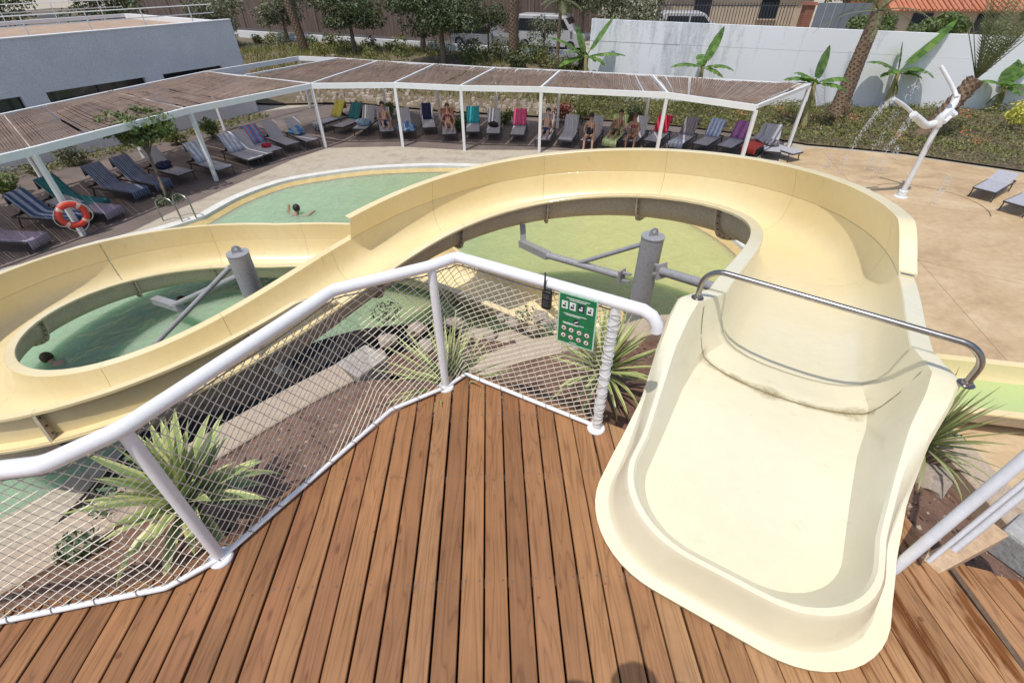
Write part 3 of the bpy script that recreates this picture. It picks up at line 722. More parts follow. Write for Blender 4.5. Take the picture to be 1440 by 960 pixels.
def stain_strip():
    mb = MB(); rows = []
    nu = 40
    for j in range(5):
        row = []
        for i in range(nu + 1):
            w = (i / nu * 2 - 1); x = w * .6
            f = -.42 + .10 * abs(w) ** 2 + (j / 4 - .5) * (.16 + .22 * max(0, math.sin(i * .33 + .6)) ** 3)
            # sit on the tub surface
            row.append((x, f))
        rows.append(row)
    return rows
steel = noisy('stainless', (.30, .28, .27), (.42, .40, .385), 8, .30, .03, metal=1.0)
stain_rows = stain_strip()
deps = bpy.context.evaluated_depsgraph_get()
from mathutils.bvhtree import BVHTree
bvh = BVHTree.FromPolygons([v.co for v in tub.data.vertices], [p.vertices[:] for p in tub.data.polygons])
vs = []; nu = len(stain_rows[0])
for row in stain_rows:
    for (x, f) in row:
        q = o_ + e_ * f + l_ * (x + CX(f)); hit = bvh.ray_cast(Vector((q.x, q.y, 2)), Vector((0, 0, -1)))
        vs.append((q.x, q.y, (hit[0].z if hit[0] else 0) + .003))
fs = [(j * nu + i, j * nu + i + 1, (j + 1) * nu + i + 1, (j + 1) * nu + i) for j in range(4) for i in range(nu - 1)]
so = MB().add(vs, fs).build('algae_stain', grime(), slide, smooth=60, world=True)
uvl = so.data.uv_layers.new(name='uv')
for lp in so.data.loops:
    vi = lp.vertex_index; uvl.data[lp.index].uv = ((vi % nu) / (nu - 1), (vi // nu) / 4)
# the joint between tub and flume, rim to rim, with a dark sealant line
vs = []; nj = 70
for i in range(nj + 1):
    w = (i / nj * 2 - 1); x = w * .70; f0 = -.43 + .19 * abs(w) ** 2.4
    for df in (-.007, .007):
        f = f0 + df; q = o_ + e_ * f + l_ * (x + CX(f)); hit = bvh.ray_cast(Vector((q.x, q.y, 2)), Vector((0, 0, -1))); vs.append((q.x, q.y, (hit[0].z if hit[0] else 0) + .0025))
MB().add(vs, [(2 * i, 2 * i + 1, 2 * i + 3, 2 * i + 2) for i in range(nj)]).build('joint_line', noisy('sealant', (.20, .15, .07), (.42, .34, .2), 14, .7, 0), slide, smooth=60, world=True)
# stainless grab bar across the mouth
pl, pr_ = Vector((1.44, 3.08, .475)), Vector((2.80, 2.115, .475))
bd = (pr_ - pl).normalized(); up = Vector((0, 0, 1))
bar = []
HB = .27
for p, sgn in ((pl, 1), (pr_, -1)):
    seq = [p, p + up * (HB * .45)]
    c = p + up * (HB * .45) + bd * sgn * (HB * .55)
    for i in range(1, 9):
        a = math.pi / 2 * i / 8; seq.append(c - bd * sgn * (HB * .55) * math.cos(a) + up * (HB * .55) * math.sin(a))
    bar += seq if sgn == 1 else list(reversed(seq))
gb = MB().tube(bar, .021, 12).build('grab_bar', steel, slide, smooth=50, world=True)
for p in (pl, pr_):
    MB().lathe([(.045, 0), (.047, .008), (.03, .012), (.026, .03), (.022, .031)], 16, p).build('base_plate', steel, gb, smooth=40)
# water running through the exit trough
runw = water_mat('trough_water', (.80, .95, .72), (.62, .78, .42), .45)
rows = []
for s in frange(next(s for s in ss_ if s > 30 and frame(s)[0].x > 4.0), SMAX - .1, .25):
    p, d, l = frame(s); rows.append([p + l * a + Vector((0, 0, -.34)) for a in (.545, .3, 0, -.3, -.545)])
MB().loft(rows, False).build('trough_water', runw, slide, smooth=60, world=True)
# small blue sticker on the outer wall
# ------------------------------------------------------------------ steel towers carrying the flume
galv = noisy('galvanised_steel', (.27, .27, .28), (.38, .38, .395), 14, .55, .05, c3=(.33, .33, .34), metal=.25, fine=60, fv=(.9, 1.05))
def tower(x, y, ztop, lab, arms, struts, lug_rot):
    t = thing('slide_tower', lab, 'steel column', (x, y, G - .3), group='steel columns carrying the slide')
    base = Vector((x, y, 0))
    MB().lathe([(.165, G - .3), (.165, ztop)], 28, base).build('column', galv, t, smooth=40, world=True)
    MB().lathe([(.172, ztop + .001), (.172, ztop + .018)], 28, base).build('cap_plate', galv, t, smooth=40, world=True)
    Mx = Matrix.Rotation(lug_rot, 3, 'Z'); pts = []
    for (a, b) in ((-.07, 0), (.07, 0), (.07, .06), (.05, .105), (0, .125), (-.05, .105), (-.07, .06)): pts.append((a, b))
    lug = MB().loft([[base + Mx @ Vector((a, e, b + ztop + .018)) for a, b in pts] for e in (-.012, .012)], True, True).build('lifting_lug', galv, t, smooth=30, world=True)
    MB().tube([base + Mx @ Vector((0, -.0135, ztop + .085)), base + Mx @ Vector((0, .0135, ztop + .085))], .022, 12).build('lug_hole', coping_white, lug, smooth=30)
    for a, b, r in arms:
        a, b = Vector(a), Vector(b)
        ar = MB().tube([a, b], r, 16).build('arm', galv, t, smooth=40, world=True)
        dd = (b - a).normalized()
        MB().beam(a - dd * .0, a + dd * .03, r * 3.0, r * 3.4).build('bolt_plate', galv, ar, smooth=20)
        h = a - dd * .14
        MB().beam(h + Vector((0, 0, r * 1.1)), a + Vector((0, 0, r * 1.1)), .05, .03).build('clevis', galv, ar, smooth=20)
        MB().beam(h - Vector((0, 0, r * 1.1)), a - Vector((0, 0, r * 1.1)), .05, .03).build('clevis', galv, ar, smooth=20)
    for a, b, r in struts: MB().tube([a, b], r, 12).build('strut', galv, t, smooth=40, world=True)
    return t
T2 = Vector((2.07, 6.38, 0))
t2 = tower(T2.x, T2.y, -.62, 'short grey steel column inside the first bend of the slide', [((1.78, 6.60, -1.42), (.62, 7.70, -1.62), .062), ((2.19, 6.08, -1.02), (2.78, 5.02, -.72), .066)],
           [((1.95, 6.46, -.78), (1.15, 7.18, -1.50), .038)], .3)
MB().beam((.66, 7.66, -1.62), (.18, 8.36, -1.72), .13, .13).build('saddle_bracket', galv, t2, smooth=20, world=True)
MB().beam((.22, 8.30, -1.66), (.20, 8.40, -1.35), .10, .05).build('saddle_bracket', galv, t2, smooth=20, world=True)
MB().beam((2.76, 5.05, -.74), (2.95, 4.7, -.62), .15, .13).build('saddle_bracket', galv, t2, smooth=20, world=True)
T1 = Vector((-4.4, 6.8, 0))
t1 = tower(T1.x, T1.y, -1.12, 'grey steel column with lifting lug inside the lower left loop', [((-4.62, 6.98, -1.62), (-7.0, 8.05, -2.98), .05)],
           [((-4.58, 6.76, -1.34), (-6.5, 6.62, -2.9), .042)], .5)
MB().beam((-6.75, 7.95, -2.95), (-7.72, 8.55, -3.16), .16, .14).build('saddle_bracket', galv, t1, smooth=20, world=True)
MB().beam((-6.4, 6.65, -2.95), (-6.6, 5.2, -2.6), .1, .1).build('saddle_bracket', galv, t1, smooth=20, world=True)
# ------------------------------------------------------------------ white tube railing with rope net
white_paint = noisy('white_gloss_paint', (.74, .74, .76), (.80, .80, .81), 5, .28, .0, fv=(.97, 1.02))
rope_m = noisy('cream_rope', (.64, .57, .46), (.80, .73, .62), 60, .85, .1)
cord_m = noisy('grey_cord', (.22, .20, .19), (.36, .33, .31), 60, .85, .1)
RH = 1.045
def bp(u, v): return at(u, v, .02).xy
def tp(u, v): return at(u, v, RH).xy
A_, B_, C_ = Vector((-1.565, 1.262)), Vector((-.500, 2.575)), Vector((.578, 2.17))
base_line = [Vector((-4.3, .60)), Vector((-2.49, .935)), Vector((-1.757, 1.098)), A_ + Vector((.012, -.01)), bp(550, 577), B_ + Vector((.01, -.015)), Vector((-.358, 2.70)), C_]
top_line = [Vector((-4.3, .62)), Vector((-2.6, .95)), tp(62, 653), A_, tp(468, 408), B_, tp(642, 361), C_]
rail = thing('railing', 'white tube railing with rope net along the deck edge', 'railing', (-.5, 2.57, 0))
def soft(P, k=.06, n=4):                            # round the kinks of a bent tube
    P = [Vector(p) for p in P]; out = [P[0]]
    for i in range(1, len(P) - 1):
        a = P[i] + (P[i - 1] - P[i]).normalized() * k; b = P[i] + (P[i + 1] - P[i]).normalized() * k
        for j in range(n + 1):
            t = j / n; out.append(a * (1 - t) ** 2 + P[i] * 2 * t * (1 - t) + b * t * t)
    return out + [P[-1]]
ed = (C_ - top_line[-2]).normalized()
endp = [C_ + ed * .15, C_ + ed * .20, C_ + ed * .235]
tl = [(p.x, p.y, RH) for p in top_line] + [(endp[0].x, endp[0].y, RH)]
tl = soft(tl, .035, 3)
tl += [Vector((endp[1].x, endp[1].y, RH - .02)), Vector((endp[2].x, endp[2].y, RH - .065)), Vector((endp[2].x + .004, endp[2].y, RH - .11))]
MB().tube(tl, .036, 16).build('top_rail', white_paint, rail, smooth=60, world=True)
bl = [(p.x, p.y, .028) for p in base_line]
MB().tube(soft(bl, .015, 2), .0155, 10).build('bottom_rail', white_paint, rail, smooth=60, world=True)
for p in (A_, B_, C_):
    po = MB().tube([(p.x, p.y, .004), (p.x, p.y, RH - .02)], .029, 16).build('post', white_paint, rail, smooth=50, world=True)
    MB().lathe([(.060, .001), (.062, .012), (.056, .022), (.036, .026), (.032, .034)], 20, (p.x, p.y, 0)).build('base_flange', white_paint, po, smooth=40)
# rope net
def poly_len(P):
    L_ = [0]
    for a, b in zip(P[:-1], P[1:]): L_.append(L_[-1] + (b - a).length)
    return L_
bL, tL = poly_len(base_line), poly_len(top_line)
def on(P, L_, u):
    u *= L_[-1]; i = max(0, min(len(P) - 2, int(np.searchsorted(L_, u)) - 1)); t = (u - L_[i]) / (L_[i + 1] - L_[i]); return P[i].lerp(P[i + 1], min(max(t, 0), 1))
def keyed(u):                                       # keep posts matched between bottom and top lines
    return u
def net_pt(u, v):
    # u in [0, n segments], matched segment by segment
    k = min(int(u), len(base_line) - 2); t = u - k
    a = base_line[k].lerp(base_line[k + 1], t); b = top_line[k].lerp(top_line[k + 1], t)
    p = a.lerp(b, v); d = (base_line[k + 1] - base_line[k]).normalized(); nrm = Vector((-d.y, d.x))
    sag = math.sin(math.pi * v) * (.035 + .03 * mnoise.noise(Vector((u * 2.1, v * 2, 3))))
    z = .03 + v * (RH - .075) - .03 * (1 - abs(2 * v - 1)) * mnoise.noise(Vector((u * 1.7, 8, 1)))
    q = p + nrm * sag
    return Vector((q.x, q.y, z))
# arc-length parameter -> segment parameter
def seg_u(s):
    i = max(0, min(len(bL) - 2, int(np.searchsorted(bL, s)) - 1)); return i + min(max((s - bL[i]) / (bL[i + 1] - bL[i]), 0), 1)
mbn = MB(); DU, DV, SK = .0315, .0305, .55
rowsN = int(1 / (DV / (RH - .075)))
S_TOT = bL[-1]
def node(i, j):
    s = i * DU + SK * j * DV - .25 + .006 * mnoise.noise(Vector((i * .35, j * .35, 5)))
    v = min(1, j / rowsN)
    s = 1.35 + s
    if s > S_TOT - .005 or s < 1.3: return None
    return net_pt(seg_u(s), v)
ni = int((S_TOT + .8) / DU)
def seg(a, b, r=.0027):
    d = (b - a); ln = d.length
    if ln < 1e-5 or ln > .12: return
    d /= ln; u = d.cross(Vector((0, 0, 1))); u = u.normalized() if u.length > 1e-4 else Vector((1, 0, 0)); w = d.cross(u)
    vs = [p + (u * math.cos(t) + w * math.sin(t)) * r for p in (a, b) for t in (0, 2.094, 4.189)]
    mbn.add(vs, [(0, 1, 4, 3), (1, 2, 5, 4), (2, 0, 3, 5)])
for j in range(rowsN):
    for i in range(-30, ni):
        if (i + j) % 2: continue
        a = node(i, j)
        if a is None: continue
        for di in (-1, 1):
            b = node(i + di, j + 1)
            if b is not None: seg(a, b)
net = mbn.build('rope_net', rope_m, rail, smooth=60, world=True, kind='stuff')
# border cord, lacing on the bottom tube and spiral lashing on the last post
mb = MB()
mb.tube([net_pt(u, .985) - Vector((0, 0, .004 * math.sin(u * 9))) for u in frange(1.3, 6.98, .05)], .004, 5)
for k in range(1, 24):
    s = 1.35 + (S_TOT - 1.35) * k / 24.0
    u = seg_u(s); c = net_pt(u, 0); q = base_line[min(int(u), len(base_line) - 2)]; d = (base_line[min(int(u), 6) + 1] - q).normalized(); D = Vector((d.x, d.y, 0)); nn_ = Vector((-d.y, d.x, 0))
    loop = [Vector((c.x, c.y, .028)) + D * (t / 10 - .5) * .05 + (nn_ * math.cos(2 * math.pi * t / 10) + Vector((0, 0, 1)) * math.sin(2 * math.pi * t / 10)) * .0185 for t in range(12)]
    mb.tube(loop, .003, 5)
mb.build('border_cord', cord_m, rail, smooth=60, world=True)
mb = MB(); hel = []
for k in range(330):
    a = k * .36; hel.append((C_.x + .033 * math.cos(a) , C_.y + .033 * math.sin(a), .05 + k / 330 * .93 + .012 * math.sin(a * .37 + 1) + .01 * math.sin(a * 1.3)))
mb.tube(hel, .0030, 5)
hel = []
for k in range(200):
    a = -k * .33; hel.append((C_.x + .0335 * math.cos(a) , C_.y + .0335 * math.sin(a), .04 + k / 200 * .95 + .014 * math.sin(a * .6)))
mb.tube(hel, .0026, 5); mb.build('post_lashing', noisy('white_cord', (.55, .53, .50), (.7, .68, .64), 50, .8, .1), rail, smooth=60, world=True)
mb = MB()
for k in range(22):
    u = 6 + .04 + .88 * k / 22; c = net_pt(u, .99)
    mb.tube([c + Vector((0, 0, -.02)), c + Vector((.004, .006, .012)), c + Vector((0, -.01, .03))], .003, 4)
mb.build('tie_cords', rope_m, rail, smooth=60, world=True)

# ---- green rules board tied to the rail
P0 = Vector((top_line[6].x, top_line[6].y)); P1 = C_
dw = (P1 - P0).normalized(); wn2 = Vector((-dw.y, dw.x))      # outward (away from the deck)
def on_plane(u, v, off):
    r = ray(u, v); c = P0 + wn2 * off; t = (c.x * wn2.x + c.y * wn2.y) / (r.x * wn2.x + r.y * wn2.y); return Vector((r.x * t, r.y * t, CAMH + r.z * t))
sTL, sTR, sBR, sBL = [on_plane(*q, -.05) for q in ((788.5, 410.5), (848.5, 427), (826, 491), (782, 477))]
sx_ = ((sTR - sTL) + (sBR - sBL)) / 2; sy_ = ((sBL - sTL) + (sBR - sTR)) / 2
sw, sh = sx_.length, sy_.length
sx_.normalize(); sy_ = (sy_ - sx_ * sy_.dot(sx_)).normalized(); sn = sy_.cross(sx_)
if sn.dot(Vector((0, -1, .5))) < 0: sn = -sn
sc0 = (sTL + sTR + sBR + sBL) / 4
sign = thing('rules_sign', 'green slide rules board with pictograms tied under the rail', 'sign', sc0)
def sp(x, y, z=0): return sc0 + sx_ * (x * sw / 2) + sy_ * (y * sh / 2) + sn * z      # x,y in -1..1, y down
def flat(name, pts, z0, z1, m, parent):
    a = [sp(x, y, z0) for x, y in pts]; b = [sp(x, y, z1) for x, y in pts]
    o = MB().loft([a, b], True, True).build(name, m, parent, smooth=None, world=(parent.parent is None)); clean(o.data); return o
sq = lambda x, y, w, h: [(x - w, y - h), (x + w, y - h), (x + w, y + h), (x - w, y + h)]
green_m = noisy('sign_green', (.010, .17, .065), (.014, .20, .08), 3, .35, 0)
pale_m = noisy('sign_pale_edge', (.45, .66, .5), (.5, .7, .55), 3, .4, 0)
swhite = noisy('sign_white', (.75, .78, .75), (.8, .82, .8), 3, .4, 0)
sdark = noisy('sign_dark', (.02, .03, .05), (.03, .04, .07), 3, .4, 0)
sred = noisy('sign_red', (.5, .06, .05), (.55, .08, .06), 3, .4, 0)
flat('border', sq(0, 0, 1.03, 1.03), -.004, 0, pale_m, sign)
flat('panel', sq(0, 0, .96, .97), 0, .0012, green_m, sign)
for y, w, x in ((-.86, .62, 0), (-.80, .45, 0), (-.24, .62, -.1), (-.19, .4, -.2), (.13, .58, -.15), (.17, .4, -.3), (.92, .2, -.1)): flat('text_line', sq(x, y, w, .012), .0012, .0018, swhite, sign)
circ = lambda x, y, r: [(x + r * math.cos(2 * math.pi * k / 16), y + r * sw / sh * math.sin(2 * math.pi * k / 16)) for k in range(16)]
for i, x in enumerate((-.68, -.25, .2, .66)):
    p = flat('pictogram', sq(x, -.57, .165, .15), .0012, .0018, swhite if i != 2 else sdark, sign)
    flat('figure', circ(x + .03, -.62, .05), .0018, .0022, sdark if i != 2 else swhite, p); flat('figure', sq(x - .02, -.52, .09, .04), .0018, .0022, sdark if i != 2 else swhite, p)
p = flat('pictogram', circ(0, .02, .17), .0012, .0018, sdark, sign); flat('figure', [(-.11, .04), (.1, -.03), (.12, .0), (-.08, .08)], .0018, .0022, swhite, p)
for j, y in enumerate((.37, .68)):
    for i, x in enumerate((-.66, -.24, .2, .62)):
        p = flat('pictogram', circ(x, y + .02 * i, .145), .0012, .0018, sred, sign); q = flat('figure', circ(x, y + .02 * i, .122), .0018, .0022, swhite, p)
        flat('figure', [(x - .07, y + .02 * i + .02), (x + .02, y + .02 * i - .04), (x + .08, y + .02 * i), (x + .0, y + .02 * i + .05)], .0022, .0026, sdark, p)
# ---- handheld radio clipped to the net
rc_ = on_plane(769, 421, -.045)
radio = thing('handheld_radio', 'black handheld two-way radio hanging from the rail beside the green board', 'radio', rc_)
black = noisy('black_plastic', (.010, .010, .011), (.02, .02, .021), 20, .45, .05)
greyp = noisy('grey_plastic', (.05, .05, .055), (.08, .08, .085), 20, .4, .05)
rot = Matrix((sx_, wn2.to_3d(), Vector((0, 0, 1)))).transposed()
rb = MB().box(rc_, (.058, .032, .125), rot).build('body', black, radio, smooth=30, world=True, bevel=.006)
MB().tube([rc_ + rot @ Vector((-.018, 0, .06)), rc_ + rot @ Vector((-.018, 0, .09)), rc_ + rot @ Vector((-.018, 0, .175))], [.0065, .0062, .0045], 8).build('antenna', black, radio, smooth=50, world=True)
MB().tube([rc_ + rot @ Vector((.014, 0, .06)), rc_ + rot @ Vector((.014, 0, .078))], .008, 10).build('knob', greyp, radio, smooth=40, world=True)
MB().box(rc_ + rot @ Vector((0, -.0175, .028)), (.04, .003, .03), rot).build('speaker_grille', greyp, radio, smooth=None, world=True)
for k in range(3): MB().box(rc_ + rot @ Vector((0, -.0175, -.006 - .015 * k)), (.036, .003, .008), rot).build('button', greyp, radio, smooth=None, world=True)
MB().box(rc_ + rot @ Vector((0, .022, .03)), (.02, .012, .06), rot).build('belt_clip', black, radio, smooth=None, world=True)

# ---- stair-side rail at the right
rp = at(1257, 800, 0)
grey_rail = noisy('greyed_white_paint', (.52, .52, .55), (.60, .60, .63), 5, .4, 0, fv=(.95, 1.03))
hr = thing('stair_handrail', 'white steel rail post standing beside the slide mouth above the steps', 'handrail', rp)
rt = at(1440, 645, .72); rdir = (rt - rp) / .72
MB().tube([rp - rdir * .02, rp + rdir * 1.25], .027, 16).build('post', grey_rail, hr, smooth=50, world=True)
for k, (dx, dy, r) in enumerate(((.075, -.03, .012), (.105, -.045, .017))):
    MB().tube([rp + Vector((dx, dy, 0)) + rdir * (.10 + .1 * k), rp + Vector((dx, dy, 0)) + rdir * 1.25], r, 10).build('rail_bar', grey_rail, hr, smooth=50, world=True)

tb_ = thing('timber_offcut', 'pale sawn timber block lying under the white rail post', 'timber block', at(1350, 770, -.02))
MB().beam(at(1300, 800, -.04), at(1398, 748, -.04), .10, .10).build('block', noisy('pale_timber', (.45, .30, .18), (.60, .43, .28), 6, .75, .2), tb_, smooth=None, world=True, bevel=.004)
st_ = thing('stone_block', 'rough grey stone block at the head of the steps', 'stone', at(1425, 772, -.1))
MB().box(at(1442, 768, -.16), (.24, .24, .22), (0, 0, .5)).build('block', noisy('grey_stone', (.32, .31, .31), (.46, .45, .44), 7, .9, .5), st_, smooth=None, world=True, bevel=.02)
# ------------------------------------------------------------------ planters round the deck
soil_m = noisy('red_soil', (.075, .038, .026), (.22, .125, .085), 3, .95, .6, c3=(.13, .068, .046), fine=45, bdist=.02)
stone_tan = noisy('tan_render_wall', (.36, .275, .20), (.47, .375, .285), 6, .9, .35, c3=(.42, .325, .24), fine=55, bdist=.008)
rock_m = noisy('garden_rock', (.20, .16, .13), (.40, .34, .28), 3, .9, .4, c3=(.30, .25, .2), fine=25, kind='Generated')
def strip_terrain(inner, outer, name, m, n=60, k=10, amp=.05):
    I = cat_rom([Vector((*p[:2], p[2])) for p in inner], 8); O = cat_rom([Vector((*p[:2], p[2])) for p in outer], 8)
    def on3(P, t):
        x = t * (len(P) - 1); i = min(int(x), len(P) - 2); return P[i].lerp(P[i + 1], x - i)
    rows = []
    for i in range(n + 1):
        a, b = on3(I, i / n), on3(O, i / n); row = []
        for j in range(k + 1):
            q = a.lerp(b, j / k); e = math.sin(math.pi * j / k)
            q.z += amp * (mnoise.noise(q * 2.1) + .6 * mnoise.noise(q * 5.3)) * (.3 + e) ; row.append(q)
        rows.append(row)
    o = MB().loft(rows, False).build(name, m, smooth=70); clean(o.data)
    if sum(p.normal.z for p in o.data.polygons) < 0: o.data.flip_normals()
    return structure(o)
strip_terrain([(-5.4, .2, -.45), (-2.5, .84, -.30), (-1.75, 1.0, -.28), (-1.5, 1.2, -.28), (-.5, 2.45, -.28), (-.36, 2.6, -.28)],
              [(-5.6, .9, -.95), (-3.3, 1.65, -.88), (-2.75, 2.45, -.86), (-2.2, 3.08, -.85), (-1.7, 3.5, -.84), (-.5, 3.55, -.84)], 'planter_soil', soil_m)
strip_terrain([(-.37, 2.6, -.28), (.55, 2.1, -.28), (.9, 1.9, -.3), (1.3, 1.6, -.3), (2.3, 1.55, -.32), (2.5, 1.2, -.34), (2.6, .5, -.4)],
              [(-.5, 3.55, -.84), (0, 3.85, -.84), (.63, 4.1, -.86), (1.5, 4.3, -.9), (2.9, 4.1, -.95), (3.7, 3.2, -1.0), (3.75, 1.0, -1.0)], 'planter_soil', soil_m)
def kerb_wall(line, w, top, bot, name, label):
    P = cat_rom([Vector((*p, 0)) for p in line], 6)
    t = thing(name, label, 'planter wall', (P[len(P) // 2].x, P[len(P) // 2].y, bot))
    rings = []
    for i, p in enumerate(P):
        d = (P[min(i + 1, len(P) - 1)] - P[max(i - 1, 0)]).normalized(); s_ = Vector((-d.y, d.x, 0))
        rings.append([p + s_ * a + Vector((0, 0, z)) for a, z in ((-w / 2, bot), (-w / 2, top - .012), (-w / 2 + .012, top), (w / 2 - .012, top), (w / 2, top - .012), (w / 2, bot))])
    o = MB().loft(rings, True, True).build('wall', stone_tan, t, smooth=35, world=True); clean(o.data)
    return t
kw = kerb_wall([(-5.9, .35), (-4.2, 1.05), (-3.36, 1.7), (-2.8, 2.42), (-2.2, 3.12), (-1.72, 3.6)], .36, -.76, -3.58, 'planter_wall', 'straight tan coping wall holding the planter along the netted railing')
kw2 = kerb_wall([(-.62, 3.42), (-.42, 3.62), (0, 3.9), (.63, 4.12), (1.3, 4.3), (1.9, 4.5), (2.8, 4.35), (3.5, 3.8), (3.85, 2.9), (3.85, .6)], .30, -.78, -1.5, 'planter_wall', 'curved tan coping wall behind the yucca and the green board')
# concrete end block of the straight wall
cb = thing('concrete_block', 'pale concrete end block where the straight coping wall stops', 'block', (-1.62, 3.75, -1.8))
MB().box((-1.58, 3.76, -1.24), (.36, .40, 1.0), (0, 0, R(-36))).build('block', noisy('pale_block', (.33, .30, .26), (.44, .40, .35), 5, .9, .3), cb, smooth=None, world=True, bevel=.02)
# rockery slope between the curved wall and the pool
strip_terrain([(-2.1, 3.9, -1.5), (-1.3, 3.75, -.98), (-.55, 3.6, -.95), (0, 4.0, -.95), (.63, 4.22, -.96), (1.9, 4.6, -1.0), (2.9, 4.45, -1.1), (3.65, 3.9, -1.2), (4.0, 2.9, -1.2), (4.0, .6, -1.2)],
              [(-3.0, 6.6, -3.6), (-2.2, 7.3, -3.55), (-.9, 7.6, -3.5), (.2, 7.4, -3.5), (1.2, 6.9, -3.5), (2.3, 6.2, -3.5), (3.6, 5.4, -3.5), (4.6, 4.7, -3.62), (5.0, 3.2, -3.62), (5.0, .6, -3.62)], 'rockery_slope', soil_m, 70, 22, .14)
void_shade = noisy('dark_damp_earth', (.010, .006, .006), (.022, .013, .012), 3, .95, .4, fine=30)  # near-black colour paints the deep shade below the slide onto the ground
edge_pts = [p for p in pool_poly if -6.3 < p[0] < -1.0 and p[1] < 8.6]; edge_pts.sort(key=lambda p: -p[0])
shade_poly = [(-6.2, .9), (-4.4, 1.3), (-3.5, 1.8), (-2.9, 2.6), (-2.2, 3.4), (-1.4, 3.9), (-.9, 6.0)] + edge_pts + [(-6.3, 4.1), (-6.5, 2.6)]
structure(MB().add([(*p, G + .008) for p in upward(shade_poly)], [tuple(range(len(shade_poly)))]).build('soil_bed', void_shade, smooth=None))
# the sheet above carries the shade of the void behind the net in its colour
def rock(c, r, parent=None, seed=0, m=None):
    bm = bmesh.new(); bmesh.ops.create_icosphere(bm, subdivisions=2, radius=1)
    sx3 = (rnd(.8, 1.3), rnd(.8, 1.3), rnd(.55, .85))
    for v in bm.verts:
        nn_ = mnoise.noise(v.co * 1.6 + Vector((seed * 3.7, seed, 0))) * .38 + mnoise.noise(v.co * 3.7 + Vector((seed, 0, 9))) * .14
        v.co = Vector((v.co.x * sx3[0], v.co.y * sx3[1], v.co.z * sx3[2])) * (1 + nn_) * r
    me = bpy.data.meshes.new('rock'); bm.to_mesh(me); bm.free(); me.materials.append(m or rock_m)
    me.polygons.foreach_set('use_smooth', [True] * len(me.polygons)); me.set_sharp_from_angle(angle=R(32))
    o = bpy.data.objects.new('rock', me); col.objects.link(o); o.location = c; o.rotation_euler = (rnd(-.3, .3), rnd(-.3, .3), rnd(0, 6))
    return o
spots = [((545, 478), -1.6, .20), ((585, 462), -2.2, .22), ((640, 452), -2.4, .24), ((690, 470), -1.9, .17), ((720, 452), -2.4, .2), ((748, 462), -2.2, .16), ((775, 455), -2.4, .22), ((705, 445), -2.7, .2), ((760, 443), -2.8, .22), ((660, 470), -1.9, .14), ((890, 447), -2.4, .24), ((862, 452), -2.3, .2), ((1330, 650), -1.0, .17), ((1312, 672), -.75, .12), ((600, 485), -1.5, .14), ((530, 500), -1.3, .12)]
ROCKL = ['large pale rock', 'rounded tan rock', 'flat grey-brown rock', 'small broken rock']
for i, (q, z, r) in enumerate(spots):
    r *= .62 if i < 12 else 1
    o = rock(at(*q, z) + Vector((0, 0, -.02)), r, seed=i)
    tag(o, 'tan garden rock lying on the rockery between the deck and the pool' if i not in (12, 13) else 'rough rock on the red soil beside the slide mouth', 'rock', 'rockery stones' if i not in (12, 13) else 'rocks by the slide mouth')

# ------------------------------------------------------------------ leaf helpers
def blade(mb, base, d, L_, w, droop, nseg=6, fold=.25, twist=0):
    """sword leaf: base point, direction, length, width, droop"""
    d = Vector(d).normalized(); sd = d.cross(Vector((0, 0, 1))); sd = sd.normalized() if sd.length > 1e-3 else Vector((1, 0, 0))
    p = Vector(base); rows = []; dirv = d.copy()
    for i in range(nseg + 1):
        t = i / nseg
        ww = w * (.55 + 1.3 * t if t < .35 else 1.0 * (1 - ((t - .35) / .65) ** 1.7)) + .001
        upv = sd.cross(dirv)
        rows.append([p - sd * ww / 2 + upv * ww * fold, p, p + sd * ww / 2 + upv * ww * fold])
        dirv = (dirv + Vector((0, 0, -droop / nseg)) * (0.4 + t * 1.4)).normalized(); p = p + dirv * (L_ / nseg)
    mb.loft(rows, False)
def variegated():
    m, nt, N, L, P = nmat('variegated_leaf')
    uv = N.new('ShaderNodeUVMap'); sx = N.new('ShaderNodeSeparateXYZ'); L.new(uv.outputs[0], sx.inputs[0])
    g = N.new('ShaderNodeNewGeometry')
    ab = N.new('ShaderNodeMath'); ab.operation = 'PINGPONG'; ab.inputs[1].default_value = .5; L.new(sx.outputs[0], ab.inputs[0])
    t = tex(N, L, g.outputs['Position'], 18, 3); ad = N.new('ShaderNodeMath'); ad.operation = 'MULTIPLY_ADD'; ad.inputs[1].default_value = .16; L.new(t.outputs[0], ad.inputs[0]); L.new(ab.outputs[0], ad.inputs[2])
    r = ramp(N, [(.12, (.60, .60, .27)), (.26, (.56, .57, .24)), (.36, (.27, .35, .12)), (.6, (.30, .38, .14))]); L.new(ad.outputs[0], r.inputs[0])
    rr = ramp(N, [(0, (.72, .74, .7)), (1, (1.1, 1.08, 1.05))]); L.new(g.outputs['Random Per Island'], rr.inputs[0])
    L.new(mix(N, L, 1., r.outputs[0], rr.outputs[0], 'MULTIPLY'), P.inputs['Base Color']); P.inputs['Roughness'].default_value = .45
    return m
varg = variegated()
yucca_green = leafmat('yucca_green', (.09, .12, .045), (.26, .29, .12), .45, .1, c3=(.40, .39, .20))
def uv_blades(o, nseg):
    me = o.data; uvl = me.uv_layers.new(name='uv'); per = (nseg + 1) * 3
    for lp in me.loops:
        k = lp.vertex_index % per; uvl.data[lp.index].uv = ((k % 3) / 2, (k // 3) / nseg)
